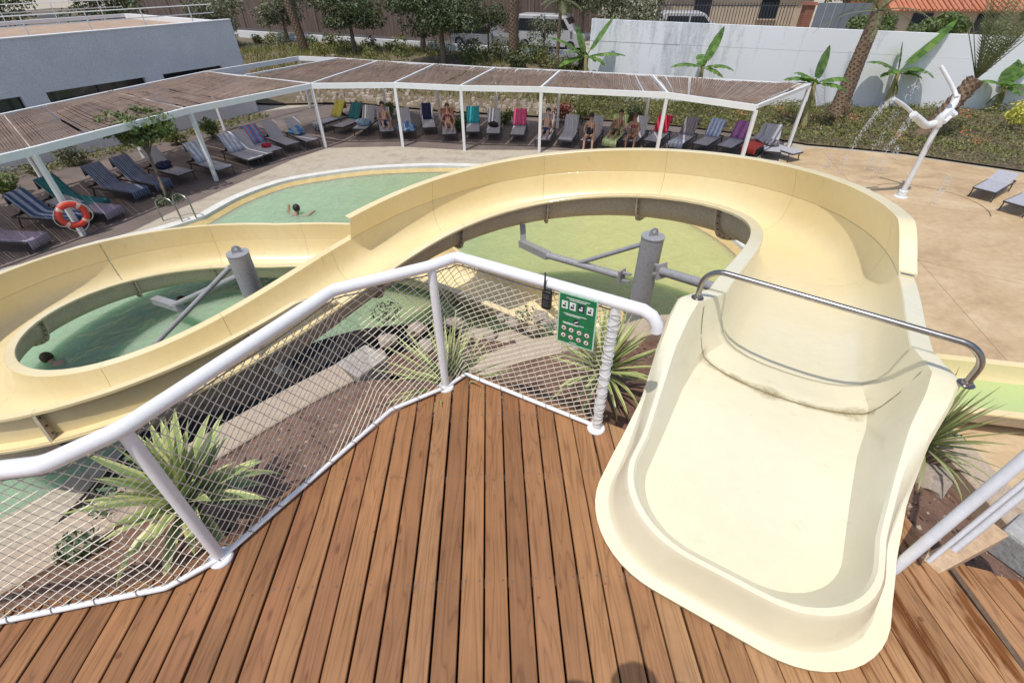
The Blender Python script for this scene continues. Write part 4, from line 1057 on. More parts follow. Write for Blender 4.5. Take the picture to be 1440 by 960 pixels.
def rosette(name, label, loc, n, L_, w, m, droop=(.1, .9), lean=(0, 0), el=(8, 80), nseg=6, cat='yucca', group=None):
    t = thing(name, label, cat, loc, group=group)
    core = MB().tube([(0, 0, -.12), (0, 0, .05), (lean[0] * .05, lean[1] * .05, .16)], [.05, .05, .03], 8).build('stem', dark_wood, t, smooth=50)
    for i in range(n):                                   # each sword leaf is a part
        mb = MB()
        a = i * 2.39996 + rnd(-.2, .2); e = R(el[0] + (el[1] - el[0]) * (i / n) ** .9 + rnd(-6, 6))
        d = Vector((math.cos(a) * math.cos(e) + lean[0] * .3, math.sin(a) * math.cos(e) + lean[1] * .3, math.sin(e)))
        blade(mb, (math.cos(a) * .02, math.sin(a) * .02, .02 + .1 * i / n), d, L_ * rnd(.72, 1.08), w * rnd(.85, 1.15), (rnd(*droop) * (1.1 - i / n * .75) if i > n * .16 else rnd(.7, 1.5)), nseg)
        o = mb.build('leaf', m, t, smooth=70); uv_blades(o, nseg)
        o.location = (0, 0, 0)
    return t
rosette('agave_plant', 'big variegated yellow-green agave behind the net beside the wide post', at(268, 712, -.30) + Vector((0, 0, 0)), 62, .60, .085, varg, (.1, .7), (.1, -.1), (4, 86))
rosette('agave_plant', 'variegated spiky plant behind the thin middle railing post', at(632, 548, -.34), 74, .62, .032, varg, (0, .35), (-.05, .1), (6, 82))
rosette('agave_plant', 'spiky striped plant behind the rope-lashed end post', at(846, 528, -.36), 92, .60, .032, varg, (0, .4), (0, 0), (4, 84))
rosette('yucca_plant', 'dark green yucca squeezed against the right side of the slide mouth', (3.42, 2.55, -.66), 76, .60, .026, yucca_green, (0, .4), (.25, .1), (4, 84))
def leaf_quads(mb, c, n, rx, ry, rz, size, up=.35, shell=.55):
    for _ in range(n):
        while True:
            q = Vector((rnd(-1, 1), rnd(-1, 1), rnd(-1, 1)))
            if shell * shell < q.length_squared <= 1 or (q.length_squared <= 1 and random.random() < .25): break
        p = Vector(c) + Vector((q.x * rx, q.y * ry, q.z * rz))
        nrm = (q + Vector((rnd(-1, 1), rnd(-1, 1), rnd(-1, 1) + up)) * .9).normalized()
        a = nrm.orthogonal().normalized(); a.rotate(Matrix.Rotation(rnd(0, 6.28), 3, nrm)); b = nrm.cross(a)
        s = size * rnd(.6, 1.35)
        mb.add([p - a * s, p - b * s * .42 + nrm * s * .1, p + a * s, p + b * s * .42 + nrm * s * .1], [(0, 1, 2, 3)])
succ = leafmat('succulent_green', (.05, .09, .045), (.16, .24, .12), .5, .15)
def small_plant(q, z, r, label, m, size=.035, n=120, group=None, cat='plant'):
    p = at(*q, z); t = thing('ground_plant', label, cat, p, group=group)
    mb = MB(); leaf_quads(mb, (0, 0, r * .5), n, r, r, r * .6, size); mb.build('foliage', m, t, smooth=None)
    mb = MB()
    for k in range(5): a = k * 1.3; mb.tube([(0, 0, -.06), (r * .5 * math.cos(a), r * .5 * math.sin(a), r * .5)], [.008, .004], 5)
    mb.build('stems', dark_wood, t, smooth=50, kind='stuff')
for q, z, r, lb in (((170, 705), -.82, .2, 'low succulent tuft left of the big variegated agave'), ((115, 775), -.82, .14, 'small green seedling on the tan coping wall'), ((210, 650), -.8, .15, 'grey-green tuft beside the chute behind the net'),
                    ((545, 448), -2.3, .28, 'dark leafy shrub growing below the slide at the pool edge'), ((765, 475), -1.7, .24, 'pale green aloe tuft on the rockery under the radio'), ((700, 462), -1.9, .2, 'grey-green tuft among the rockery stones'),
                    ((885, 440), -2.4, .24, 'scrubby plant on the rockery right of the end post'), ((1330, 625), -.9, .12, 'dry tuft below the dark yucca'), ((740, 448), -2.4, .22, 'leafy tuft between rocks at the pool edge'), ((620, 440), -2.6, .2, 'tuft at the water behind the middle post')):
    small_plant(q, z, r, lb, succ)

# chips and leaf litter on the planter soil
mb = MB()
for so_ in [o for o in bpy.data.objects if o.name.startswith('planter_soil') or o.name.startswith('rockery_slope')]:
    bv = BVHTree.FromPolygons([v.co for v in so_.data.vertices], [p.vertices[:] for p in so_.data.polygons])
    xs = [v.co.x for v in so_.data.vertices]; ys = [v.co.y for v in so_.data.vertices]
    for _ in range(2600):
        x, y = rnd(min(xs), max(xs)), rnd(min(ys), max(ys)); h = bv.ray_cast(Vector((x, y, 3)), Vector((0, 0, -1)))
        if h[0] is None: continue
        c = h[0] + Vector((0, 0, .006)); n_ = Vector((rnd(-.5, .5), rnd(-.5, .5), 1)).normalized(); a = n_.orthogonal().normalized(); a.rotate(Matrix.Rotation(rnd(0, 6.28), 3, n_)); b = n_.cross(a); s_ = rnd(.008, .028); w = rnd(.3, .9); t_ = n_ * s_ * rnd(.1, .6)
        mb.add([c - a * s_, c - b * s_ * w, c + a * s_, c + b * s_ * w, c + t_], [(0, 1, 4), (1, 2, 4), (2, 3, 4), (3, 0, 4)])
def litter_m():
    m, nt, N, L, P = nmat('bark_litter'); g = N.new('ShaderNodeNewGeometry'); r = ramp(N, [(0, (.05, .03, .02)), (.5, (.2, .12, .08)), (.8, (.34, .24, .17)), (1, (.46, .38, .3))]); L.new(g.outputs['Random Per Island'], r.inputs[0]); L.new(r.outputs[0], P.inputs['Base Color']); P.inputs['Roughness'].default_value = .9; return m
o = mb.build('bark_litter', litter_m(), smooth=None); o['kind'] = 'stuff'; o['label'] = 'bark chips and small stones scattered on the planter soil'; o['category'] = 'litter'
# ------------------------------------------------------------------ pergola with reed mats
beam_w = noisy('white_beam_paint', (.72, .72, .72), (.78, .78, .77), 4, .45, 0, fv=(.97, 1.02))
def reed_mat_m():
    m, nt, N, L, P = nmat('reed_mat')
    v = coords(N, L, 'Object', rnd=False)
    w = tex(N, L, v, 1.0, 2); mp = N.new('ShaderNodeMapping'); mp.inputs['Scale'].default_value = (9, .8, 3); mp.inputs['Rotation'].default_value = (0, 0, R(-20)); L.new(v, mp.inputs[0])
    f = tex(N, L, mp.outputs[0], 1.0, 5, .7, .2)
    r = ramp(N, [(.28, (.10, .07, .06)), (.42, (.22, .165, .14)), (.58, (.30, .235, .205)), (.75, (.42, .34, .29))]); L.new(f.outputs[0], r.inputs[0])
    b = tex(N, L, v, .8, 4); br = ramp(N, [(.3, (.72, .7, .72)), (.7, (1.18, 1.1, 1.02))]); L.new(b.outputs[0], br.inputs[0])
    L.new(mix(N, L, 1., r.outputs[0], br.outputs[0], 'MULTIPLY'), P.inputs['Base Color']); P.inputs['Roughness'].default_value = .85
    bump(N, L, f.outputs[0], .7, .05, P)
    tr = N.new('ShaderNodeBsdfTranslucent'); tr.inputs[0].default_value = (.55, .42, .32, 1); mx = N.new('ShaderNodeMixShader'); mx.inputs[0].default_value = .4; L.new(P.outputs[0], mx.inputs[1]); L.new(tr.outputs[0], mx.inputs[2]); L.new(mx.outputs[0], N['Material Output'].inputs[0])
    return m
reed = reed_mat_m()
ZT = -1.25
A = lambda u, v: at(u, v, ZT)
Fr = [Vector((-14.6, 8.0, ZT)), Vector((-12.35, 12.55, ZT)), Vector((-10.66, 16.95, ZT)), A(438, 121), A(555, 120), A(648, 124), A(761, 126), A(938, 134), A(1064, 152)]
Bk = [Vector((-19.0, 10.2, ZT)), Vector((-16.05, 16.1, ZT)), Vector((-14.9, 19.6, ZT)), A(288, 104), A(533, 88.5), A(612, 93), A(697, 98), A(788, 102), A(917, 109), A(1138, 122)]
perg = thing('pergola', 'white steel pergola roofed with brown reed mats over the loungers', 'pergola', (-2, 20.3, G))
def pbeam(a, b, w=.11, h=.19, name='beam', dz=0): return MB().beam(Vector(a) + Vector((0, 0, dz)), Vector(b) + Vector((0, 0, dz)), w, h).build(name, beam_w, perg, smooth=None, world=True)
for a, b in zip(Fr[:-1], Fr[1:]): pbeam(a, b)
C1, C2 = A(420, 82), A(478, 84.5); AJ = A(345, 109)
bkline = [Bk[0], Bk[1], Bk[2], Bk[3]]
for a, b in zip(bkline[:-1], bkline[1:]): pbeam(a, b, dz=-.002)
for a, b in ((Bk[3], C1), (C1, C2), (C2, Bk[4]), (Bk[4], Bk[5]), (Bk[5], Bk[6]), (Bk[6], Bk[7]), (Bk[7], Bk[8]), (Bk[8], Bk[9])): pbeam(a, b, dz=-.004)
divs = [(Fr[0], Bk[0]), (Fr[1], Bk[1]), (Fr[2], Bk[2]), (Fr[3], Bk[3]), (AJ, C2), (Fr[3], Bk[4]), (Fr[4], Bk[5]), (Fr[5], Bk[6]), (Fr[6], Bk[7]), (Fr[7], Bk[8]), (Fr[8], Bk[9])]
for i, (a, b) in enumerate(divs): pbeam(a, b, .08, .12, dz=.045 if i > 2 else -.03)
for p in Fr[1:] + [Bk[1], Bk[2], Bk[3]] + Bk[4:] + [C1]:
    po = MB().beam((p.x, p.y, G), (p.x, p.y, ZT - .07),   .11, .11, up=(0, 1, 0)).build('post', beam_w, perg, smooth=None, world=True)
def matpanel(q, name='reed_mat', inset=.05):
    a, b, c, d = [Vector(p) for p in q]                # a-b front, d-c back
    return reed_strips(a, b, c, d, inset, name)
def reed_strips(a, b, c, d, inset, name):              # mat of split-reed bundles with gaps, frayed ends and sag
    mb = MB(); seed = rnd(0, 50); wid = ((b - a).length + (c - d).length) / 2; ns = int(wid * (1 - 2 * inset) / .075); nv = 9
    g = np.arange(0)
    for i in range(ns):
        w = (1 - 2 * inset) / ns; u0 = inset + i * w + w * rnd(0, .10); u1 = inset + (i + 1) * w - w * rnd(0, .10)
        if random.random() < .02: continue
        va, vb = .02 + rnd(0, .02), .985 - rnd(0, .035) - .03 * max(0, mnoise.noise(Vector((i * .15, seed, 2)))); dz0 = rnd(-.008, .012); rows = []
        for j in range(nv + 1):
            v = va + (vb - va) * j / nv; row = []
            for u, h in ((u0, 0), ((u0 + u1) / 2, .018), (u1, 0)):
                p = a.lerp(b, u).lerp(d.lerp(c, u), v)
                p.z = ZT + .075 + h + dz0 + .05 * mnoise.noise(Vector((p.x * .8 + seed, p.y * .8, 0))) + .02 * mnoise.noise(Vector((p.x * 3.1, p.y * 3.1, seed))) - .07 * math.sin(math.pi * v) * math.sin(math.pi * (u * 1.0)) * .6
                row.append(p)
            rows.append(row)
        mb.loft(rows, False)
    o = mb.build(name, reed, perg, smooth=None, world=True, kind='stuff')
    if sum(p.normal.z for p in o.data.polygons) < 0: o.data.flip_normals()
    return o
def flat_panel(a, b, c, d, inset, name):
    rows = []; nu, nv = 14, 10; seed = rnd(0, 50)
    for i in range(nu + 1):
        row = []
        for j in range(nv + 1):
            u = inset + (1 - 2 * inset) * i / nu; v = .035 + .93 * j / nv
            p = a.lerp(b, u).lerp(d.lerp(c, u), v)
            p.z = ZT + .055 + .035 * mnoise.noise(Vector((p.x * 1.1 + seed, p.y * 1.1, 0))) + .025 * mnoise.noise(Vector((p.x * 3.1, p.y * 3.1, seed))) - .03 * math.sin(math.pi * u) * math.sin(math.pi * v)
            row.append(p)
        rows.append(row)
    o = MB().loft(rows, False).build(name, reed, perg, smooth=60, world=True)
    if o.data.polygons[0].normal.z < 0: o.data.flip_normals()
    s_ = o.modifiers.new('thick', 'SOLIDIFY'); s_.thickness = .025; s_.offset = -1
    return o
matpanel((Fr[0], Fr[1], Bk[1], Bk[0]), inset=.0); matpanel((Fr[1], Fr[2], Bk[2], Bk[1]), inset=.004); matpanel((Fr[2], Fr[3], Bk[3], Bk[2]), inset=.006)
matpanel((AJ, Fr[3], Bk[4], C2)); 
for i in range(3, 8): matpanel((Fr[i], Fr[i + 1], Bk[i + 2], Bk[i + 1]), inset=.03)

# ------------------------------------------------------------------ sun loungers
frame_m = noisy('anthracite_frame', (.035, .032, .033), (.06, .055, .055), 9, .5, .05)
sling = noisy('grey_sling', (.34, .34, .375), (.43, .43, .47), 20, .75, .1)
LW, SEAT = .62, .33
BA = R(52)
def make_lounger(back=BA):
    t = thing('sun_lounger', '', 'sun lounger', (0, 0, 0), 0, 'sun loungers round the pool')
    y0, yh = -.95, .25; bl = .78
    hy, hz = yh + bl * math.cos(back), SEAT + bl * math.sin(back)
    mb = MB()
    for s in (-1, 1): mb.beam((s * LW / 2, y0, SEAT), (s * LW / 2, .95, SEAT), .03, .045)
    mb.beam((-LW / 2, y0, SEAT), (LW / 2, y0, SEAT), .03, .045); mb.beam((-LW / 2, .95, SEAT), (LW / 2, .95, SEAT), .03, .045)
    mb.build('frame', frame_m, t, smooth=None)
    for sx in (-1, 1):
        for yy, dy in ((-.80, -.06), (.72, .1)):
            MB().beam((sx * LW / 2, yy, SEAT), (sx * LW / 2, yy + dy, 0), .03, .03, up=(0, 1, 0)).build('leg', frame_m, t, smooth=None)
    MB().box((0, (y0 + yh) / 2, SEAT + .028), (LW - .04, yh - y0, .012)).build('seat', sling, t, smooth=None)
    M = Matrix.Rotation(back, 3, 'X')
    MB().box((0, (yh + hy) / 2, (SEAT + hz) / 2 + .03), (LW - .03, bl, .022), M).build('backrest', sling, t, smooth=None)
    MB().beam((0, yh + .5 * bl * math.cos(back), SEAT + .5 * bl * math.sin(back)), (0, .85, SEAT), .4, .02).build('back_stay', frame_m, t, smooth=None)
    return t
proto = make_lounger(); proto_flat = make_lounger(R(14))
used = {proto: False, proto_flat: False}
def lounger(loc, rz, label, flat=False):
    p = proto_flat if flat else proto
    if not used[p]:
        used[p] = True; p.location = loc; p.rotation_euler = (0, 0, rz); p['label'] = label; return p
    return clone(p, loc, rz, label)
def cloth_m(name, cols, scale=14, rot=0):
    m, nt, N, L, P = nmat(name)
    v = coords(N, L, 'Object', rot=(0, 0, rot)); sx = N.new('ShaderNodeSeparateXYZ'); L.new(v, sx.inputs[0])
    ml = N.new('ShaderNodeMath'); ml.operation = 'MULTIPLY'; ml.inputs[1].default_value = scale; L.new(sx.outputs[0], ml.inputs[0])
    pg = N.new('ShaderNodeMath'); pg.operation = 'PINGPONG'; pg.inputs[1].default_value = 1; L.new(ml.outputs[0], pg.inputs[0])
    r = ramp(N, [(i / len(cols), c) for i, c in enumerate(cols)]); r.color_ramp.interpolation = 'CONSTANT'; L.new(pg.outputs[0], r.inputs[0])
    t = tex(N, L, v, 9, 4); tr = ramp(N, [(.3, (.75,) * 3), (.7, (1.12,) * 3)]); L.new(t.outputs[0], tr.inputs[0])
    L.new(mix(N, L, 1., r.outputs[0], tr.outputs[0], 'MULTIPLY'), P.inputs['Base Color']); P.inputs['Roughness'].default_value = .9
    f = tex(N, L, v, 60, 3); bump(N, L, f.outputs[0], .3, .01, P); return m
TW = {'yellow': cloth_m('towel_yellow', [(.62, .56, .10)]), 'teal': cloth_m('towel_teal', [(.02, .14, .16), (.03, .18, .2)]), 'blue_heap': cloth_m('towel_paleblue', [(.20, .33, .45), (.3, .42, .52)]),
      'navy': cloth_m('towel_navy', [(.015, .02, .07)]), 'bluebag': cloth_m('towel_blue', [(.05, .17, .36), (.30, .38, .48)], 6), 'turq': cloth_m('towel_turquoise', [(.02, .33, .38), (.03, .27, .33)], 10),
      'rust': cloth_m('towel_rust', [(.36, .13, .08), (.42, .19, .12)], 16), 'pink': cloth_m('towel_pink', [(.62, .10, .22), (.52, .07, .17)], 12), 'lime': cloth_m('towel_lime', [(.45, .62, .33), (.66, .70, .22), (.55, .68, .45)], 9),
      'red': cloth_m('towel_crimson', [(.50, .02, .06), (.40, .015, .045)], 8), 'bluewhite': cloth_m('towel_bluewhite', [(.24, .33, .58), (.50, .57, .72)], 12), 'greystripe': cloth_m('towel_greystripe', [(.24, .22, .25), (.16, .15, .17)], 16),
      'purple': cloth_m('towel_purple', [(.25, .08, .28), (.36, .17, .38)], 7), 'scarlet': cloth_m('towel_scarlet', [(.66, .09, .07)]), 'bluestripe': cloth_m('towel_bluestripe', [(.04, .08, .19), (.32, .38, .5)], 9),
      'violet': cloth_m('towel_violetprint', [(.30, .25, .32), (.42, .36, .42), (.22, .17, .24)], 22), 'denim': cloth_m('towel_denimstripe', [(.10, .13, .23), (.26, .3, .4), (.07, .09, .16)], 14), 'multi': cloth_m('towel_multicolour', [(.05, .2, .5), (.6, .08, .16), (.1, .4, .55)], 7),
      'white': cloth_m('towel_white', [(.6, .62, .66), (.36, .42, .56)], 12)}
def towel_on(lg, where, mkey, label, flat=False, w=.60, heap=False):
    """towel draped over the backrest, the seat or both"""
    back = R(14) if flat else BA
    yh, bl = .25, .78; pts = []
    def backpt(k): return (yh + bl * k * math.cos(back) - .036 * math.sin(back), SEAT + .03 + bl * k * math.sin(back) + .036 * math.cos(back))
    if where in ('back', 'both'):
        pts += [(yh + bl * math.cos(back) + .05, SEAT + bl * math.sin(back) * .6), (yh + bl * math.cos(back) + .045, SEAT + bl * math.sin(back) + .06)]
        pts += [backpt(k) for k in (.97, .75, .5, .25, .06)]
    if where == 'both': pts += [(yh - .1, SEAT + .05), (-.2, SEAT + .047), (-.6, SEAT + .047), (-.93, SEAT + .047), (-.985, SEAT + .02), (-.99, SEAT - .2)]
    if where == 'seat': pts += [(yh - .06, SEAT + .05), (0, SEAT + .047), (-.4, SEAT + .047), (-.93, SEAT + .047), (-.985, SEAT + .02), (-.99, SEAT - .18)]
    if where == 'foot': pts += [(-.35, SEAT + .047), (-.6, SEAT + .047), (-.93, SEAT + .047), (-.985, SEAT + .02), (-.99, SEAT - .16)]
    rows = []
    for (y, z) in pts:
        rows.append([Vector((-w / 2 + w * i / 8, y + .006 * math.sin(i * 2.1 + y * 5), z + .006 + .012 * abs(mnoise.noise(Vector((i * .7, y * 3, lg.location.x)))))) for i in range(9)])
    o = MB().loft(rows, False).build('towel', TW[mkey], smooth=60)
    s_ = o.modifiers.new('thick', 'SOLIDIFY'); s_.thickness = .008; s_.offset = 0
    o.location = lg.location; o.rotation_euler = lg.rotation_euler
    return tag(o, label, 'towel')
def heap_on(lg, y, mkey, label, name='towel', cat='towel', r=.17, x=0, z=SEAT + .05):
    bm = bmesh.new(); bmesh.ops.create_icosphere(bm, subdivisions=3, radius=1)
    for v in bm.verts:
        k = 1 + .45 * mnoise.noise(v.co * 2.2 + Vector((lg.location.x, 0, 0))) + .2 * mnoise.noise(v.co * 5)
        v.co = Vector((v.co.x * r * 1.35 * k, v.co.y * r * 1.2 * k, max(v.co.z, -.35) * r * .75 * k + r * .27))
    me = bpy.data.meshes.new(name); bm.to_mesh(me); bm.free(); me.materials.append(TW[mkey] if isinstance(mkey, str) else mkey); me.polygons.foreach_set('use_smooth', [True] * len(me.polygons))
    o = bpy.data.objects.new(name, me); col.objects.link(o)
    M = Matrix.Translation(lg.location) @ Matrix.Rotation(lg.rotation_euler.z, 4, 'Z'); o.location = M @ Vector((x, y, z)); o.rotation_euler = lg.rotation_euler
    return tag(o, label, cat)
PC = Vector((-1.0, 9.5))
def spot(u, v, z=SEAT, aim=None, rot=None):
    f = at(u, v, G + z); d = (f.xy - PC).normalized() if rot is None else Vector((math.cos(rot), math.sin(rot)))
    rz = math.atan2(d.y, d.x) - math.pi / 2; c = f.xy + d * .95
    return Vector((c.x, c.y, G)), rz
LG = {}
def put(key, u, v, label, rot=None, flat=False):
    loc, rz = spot(u, v, rot=rot); LG[key] = lounger(loc, rz, label, flat); return LG[key]
put('y', 446, 175, 'grey lounger with a yellow towel over its back at the pergola corner', rot=R(62))
put('t', 474, 179, 'grey lounger with a dark teal towel beside the yellow-towelled one', rot=R(68))
put('h', 505, 182, 'grey lounger with a pale blue heap of cloth on its seat', rot=R(84))
put('b', 574, 186, 'grey lounger with a blue and white bag on its foot behind a pergola post')
put('n', 604, 180, 'grey lounger with a navy garment hung on its back')
put('r', 632, 189, 'lounger with a rust towel where someone reclines beside a post')
put('q', 665, 186, 'grey lounger with a turquoise towel over its back')
put('g', 693, 188, 'grey lounger with a black bag on its seat')
put('p', 727, 190, 'grey lounger with a pink towel over its back')
put('l', 763, 197, 'grey lounger where a dark-haired person lies next to a post')
put('e', 794, 198, 'empty grey lounger between the pink towel and the seated woman')
put('w', 826, 199, 'lounger on which a woman in a black swimsuit sits')
put('m', 857, 199, 'lounger with a lime and white patterned towel')
put('s', 885, 199, 'lounger on which a person sits facing the pool')
put('c', 915, 199, 'lounger with two crimson towels over its back')
put('gs', 950, 202, 'lounger with a grey striped towel and a white and blue cloth on its foot')
put('bw', 984, 204, 'lounger with a light blue striped towel over its back')
put('pu', 1018, 207, 'lounger with a purple patterned towel over its back')
put('sc', 1053, 209, 'lounger with a scarlet towel on its seat')
put('f1', 1086, 214, 'grey lounger with a dark grey towel bundle at the end of the pergola', rot=R(70))
put('f2', 1122, 216, 'empty flat lounger at the end of the back row beyond the pergola', rot=R(118), flat=True)
towel_on(LG['y'], 'back', 'yellow', 'yellow towel over the back of a corner lounger'); towel_on(LG['y'], 'seat', 'white', 'blue-white striped towel on the seat below the yellow towel')
towel_on(LG['t'], 'back', 'teal', 'dark teal towel next to the yellow one'); heap_on(LG['h'], -.3, 'blue_heap', 'pale blue cloth heaped on a lounger seat', r=.24)
heap_on(LG['b'], -.75, 'bluebag', 'blue and white striped beach bag on the foot of a lounger', 'beach_bag', 'bag', r=.3)
towel_on(LG['n'], 'back', 'navy', 'navy garment hung over a lounger back', w=.42); towel_on(LG['r'], 'back', 'rust', 'rust red towel behind the reclining person')
towel_on(LG['q'], 'back', 'turq', 'turquoise towel over a lounger back'); heap_on(LG['g'], .1, noisy('black_cloth', (.008, .008, .01), (.02, .02, .02), 9, .9), 'black bag on a grey lounger seat', 'beach_bag', 'bag', r=.17)
towel_on(LG['p'], 'back', 'pink', 'pink towel over a lounger back'); towel_on(LG['m'], 'both', 'lime', 'lime and white patterned towel covering a lounger')
towel_on(LG['c'], 'back', 'red', 'crimson towel over a lounger back'); towel_on(LG['gs'], 'back', 'greystripe', 'grey striped towel over a lounger back'); towel_on(LG['gs'], 'foot', 'white', 'white and blue cloth on a lounger foot')
towel_on(LG['bw'], 'back', 'bluewhite', 'light blue striped towel over a lounger back'); towel_on(LG['pu'], 'back', 'purple', 'purple patterned towel over a lounger back'); towel_on(LG['sc'], 'seat', 'scarlet', 'scarlet towel on a lounger seat'); heap_on(LG['f1'], -.1, 'greystripe', 'grey towel bundle on the end lounger', r=.2)
# left wing: loungers with their feet towards the pool
LROW = [('v', 52, 335, 'lounger covered in a violet print cloth at the left edge', 'violet', 'both', 176, False), ('bs', 110, 305, 'lounger with a navy and white striped towel behind the life ring', 'bluestripe', 'both', 172, False), ('pk', 158, 296, 'lounger with a violet print cloth just right of the life ring', 'violet', 'seat', 168, True),
        ('d1', 196, 268, 'lounger with a grey-blue striped towel left of the potted tree', 'denim', 'both', 162, False), ('d2', 228, 257, 'lounger with a denim striped towel under the potted tree', 'denim', 'both', 158, False), ('d3', 262, 244, 'lounger with a dark bag right behind the potted tree trunk', None, None, 154, False),
        ('w1', 318, 237, 'lounger with a pale blue striped towel behind a front post', 'white', 'back', 150, False), ('w2', 360, 223, 'lounger with a pale blue towel right of a front post', 'white', 'back', 146, False), ('pl', 374, 218, 'plain grey lounger between the pale blue and the multicoloured towels', None, None, 144, False), ('tl', 140, 286, 'lounger with a teal towel partly hidden behind the life ring', 'teal', 'both', 166, False), ('mc', 388, 212, 'lounger with a multicoloured towel', 'multi', 'back', 142, False), ('g2', 412, 203, 'grey lounger beside the multicoloured towel', None, None, 140, False), ('bb', 440, 198, 'lounger with a blue bag on its back near the corner post', None, None, 136, False)]
for key, u, v, lb, mk, wh, ang, fl in LROW:
    lg = put(key, u, v, lb, rot=R(ang), flat=fl)
    if mk: towel_on(lg, wh, mk, {'v': 'violet print cloth covering the lounger at the left edge', 'bs': 'navy and white striped towel behind the life ring', 'pk': 'violet print cloth on the flat lounger by the life ring', 'd1': 'grey-blue striped towel left of the potted tree', 'd2': 'denim striped towel under the potted tree', 'w1': 'pale blue striped towel on the lounger behind a front post', 'w2': 'pale blue towel on the lounger right of a front post', 'tl': 'teal towel on the lounger behind the life ring', 'mc': 'multicoloured towel in blue, red and white'}[key], flat=fl)
heap_on(LG['bb'], .3, 'bluebag', 'blue bag leaning on a lounger back near the corner post', 'beach_bag', 'bag', r=.24, z=SEAT + .1); heap_on(LG['d3'], .2, TW['navy'], 'dark bag on the lounger behind the potted tree trunk', 'beach_bag', 'bag', r=.2)
heap_on(LG['mc'], -.3, 'red', 'red and white clothes bundle on the multicoloured lounger', r=.13)
put('x1', 1384, 268, 'empty grey-blue lounger at the right edge, the farther one', rot=R(35), flat=True); put('x2', 1428, 288, 'empty grey-blue lounger at the right edge, the nearer one', rot=R(30), flat=True)

# ------------------------------------------------------------------ life ring, ladder, splash post
post = Fr[1]
ring = thing('life_ring', 'red life ring with pale bands hung on a front pergola post', 'life ring', (post.x + .14, post.y - .10, -2.93))
redm = noisy('lifering_red', (.55, .035, .02), (.66, .06, .035), 6, .5, .05)
dir_ = Vector((.75, -.66, .0)).normalized(); upv = Vector((-.10, .09, 1)).normalized(); sdv = upv.cross(dir_).normalized(); upv = dir_.cross(sdv)
def torus(R1, r, a0, a1, n, flat=1.0):
    mb = MB(); rings = []
    for i in range(n + 1):
        a = a0 + (a1 - a0) * i / n; c = sdv * math.cos(a) * R1 + upv * math.sin(a) * R1; rd = c.normalized()
        rings.append([c + rd * r * math.cos(t) + dir_ * r * flat * math.sin(t) for t in [2 * math.pi * k / 12 for k in range(12)]])
    mb.loft(rings, True, True); return mb
b_ = torus(.29, .085, 0, 2 * math.pi, 40, .75).build('buoy', redm, ring, smooth=60); clean(b_.data)
for k in range(4):
    a = math.pi / 4 + k * math.pi / 2; torus(.29, .088, a - .13, a + .13, 5, .76).build('band', noisy('band_pale', (.6, .35, .3), (.72, .5, .45), 8, .6), ring, smooth=60)
mb = MB()
for k in range(4):
    a = math.pi / 4 + k * math.pi / 2; pts = [(sdv * math.cos(a + t * math.pi / 2) + upv * math.sin(a + t * math.pi / 2)) * (.37 + .06 * math.sin(math.pi * t)) - Vector((0, 0, .05 * math.sin(math.pi * t))) for t in [i / 8 for i in range(9)]]
    mb.tube(pts, .012, 5)
mb.build('grab_line', rope_m, ring, smooth=60)
lad = thing('pool_ladder', 'stainless pool ladder with two hooped handrails at the pool edge', 'ladder', at(262, 305, G))
for (u, v) in ((240, 312), (262, 306)):
    p0 = at(u, v, G); q = (Vector((-7.5, 12.8, G)) - p0).normalized(); q.z = 0
    pts = [p0 - q * .25, p0 - q * .25 + Vector((0, 0, .35))] + [p0 - q * .25 + Vector((0, 0, .55)) + (q * (1 - math.cos(a)) * .35 + Vector((0, 0, 1)) * math.sin(a) * .22) for a in [math.pi * i / 10 for i in range(11)]] + [p0 + q * .45 + Vector((0, 0, .1)), p0 + q * .47 + Vector((0, 0, -.5))]
    MB().tube(pts, .022, 8).build('handrail', steel, lad, smooth=60, world=True)
white_gel = noisy('white_plastic', (.66, .68, .70), (.78, .79, .80), 4, .35, .03)
YS = 15.45
spb = at(1266, 277, G); YS = spb.y
sp_ = thing('splash_post', 'tall white water-play post with bent spout arms', 'water feature', spb)
def Y(u, v, dy=0): return aty(u, v, YS + dy)
topj = Vector((spb.x, spb.y, Y(1316, 178).z))
MB().tube([(spb.x, spb.y, G), topj], .08, 18).build('mast', white_gel, sp_, smooth=50, world=True)
MB().lathe([(.20, 0), (.20, .03), (.14, .05), (.13, .22), (.12, .23)], 20, spb).build('base_collar', white_gel, sp_, smooth=40, world=True)
MB().tube([topj, Y(1322, 168), Y(1328, 160)], [.11, .14, .10], 16).build('hub', white_gel, sp_, smooth=60, world=True)
def arm(pts, r, dy):
    P = cat_rom([Y(u, v, dy * i / (len(pts) - 1)) for i, (u, v) in enumerate(pts)], 6); rs = [r[0] + (r[1] - r[0]) * i / (len(P) - 1) for i in range(len(P))]
    return MB().tube(P, rs, 14).build('spout_arm', white_gel, sp_, smooth=60, world=True)
arm([(1314, 174), (1302, 176), (1292, 168), (1284, 161)], (.11, .10), -.3); arm([(1288, 164), (1272, 149), (1257, 139)], (.055, .045), -.5)
arm([(1323, 168), (1332, 158), (1341, 146), (1345, 135)], (.11, .10), .4); arm([(1345, 137), (1342, 128), (1333, 110), (1323, 93)], (.06, .05), .5)
arm([(1325, 168), (1333, 164), (1343, 158)], (.09, .11), -.2); arm([(1344, 160), (1336, 165), (1328, 172)], (.055, .055), -.4)
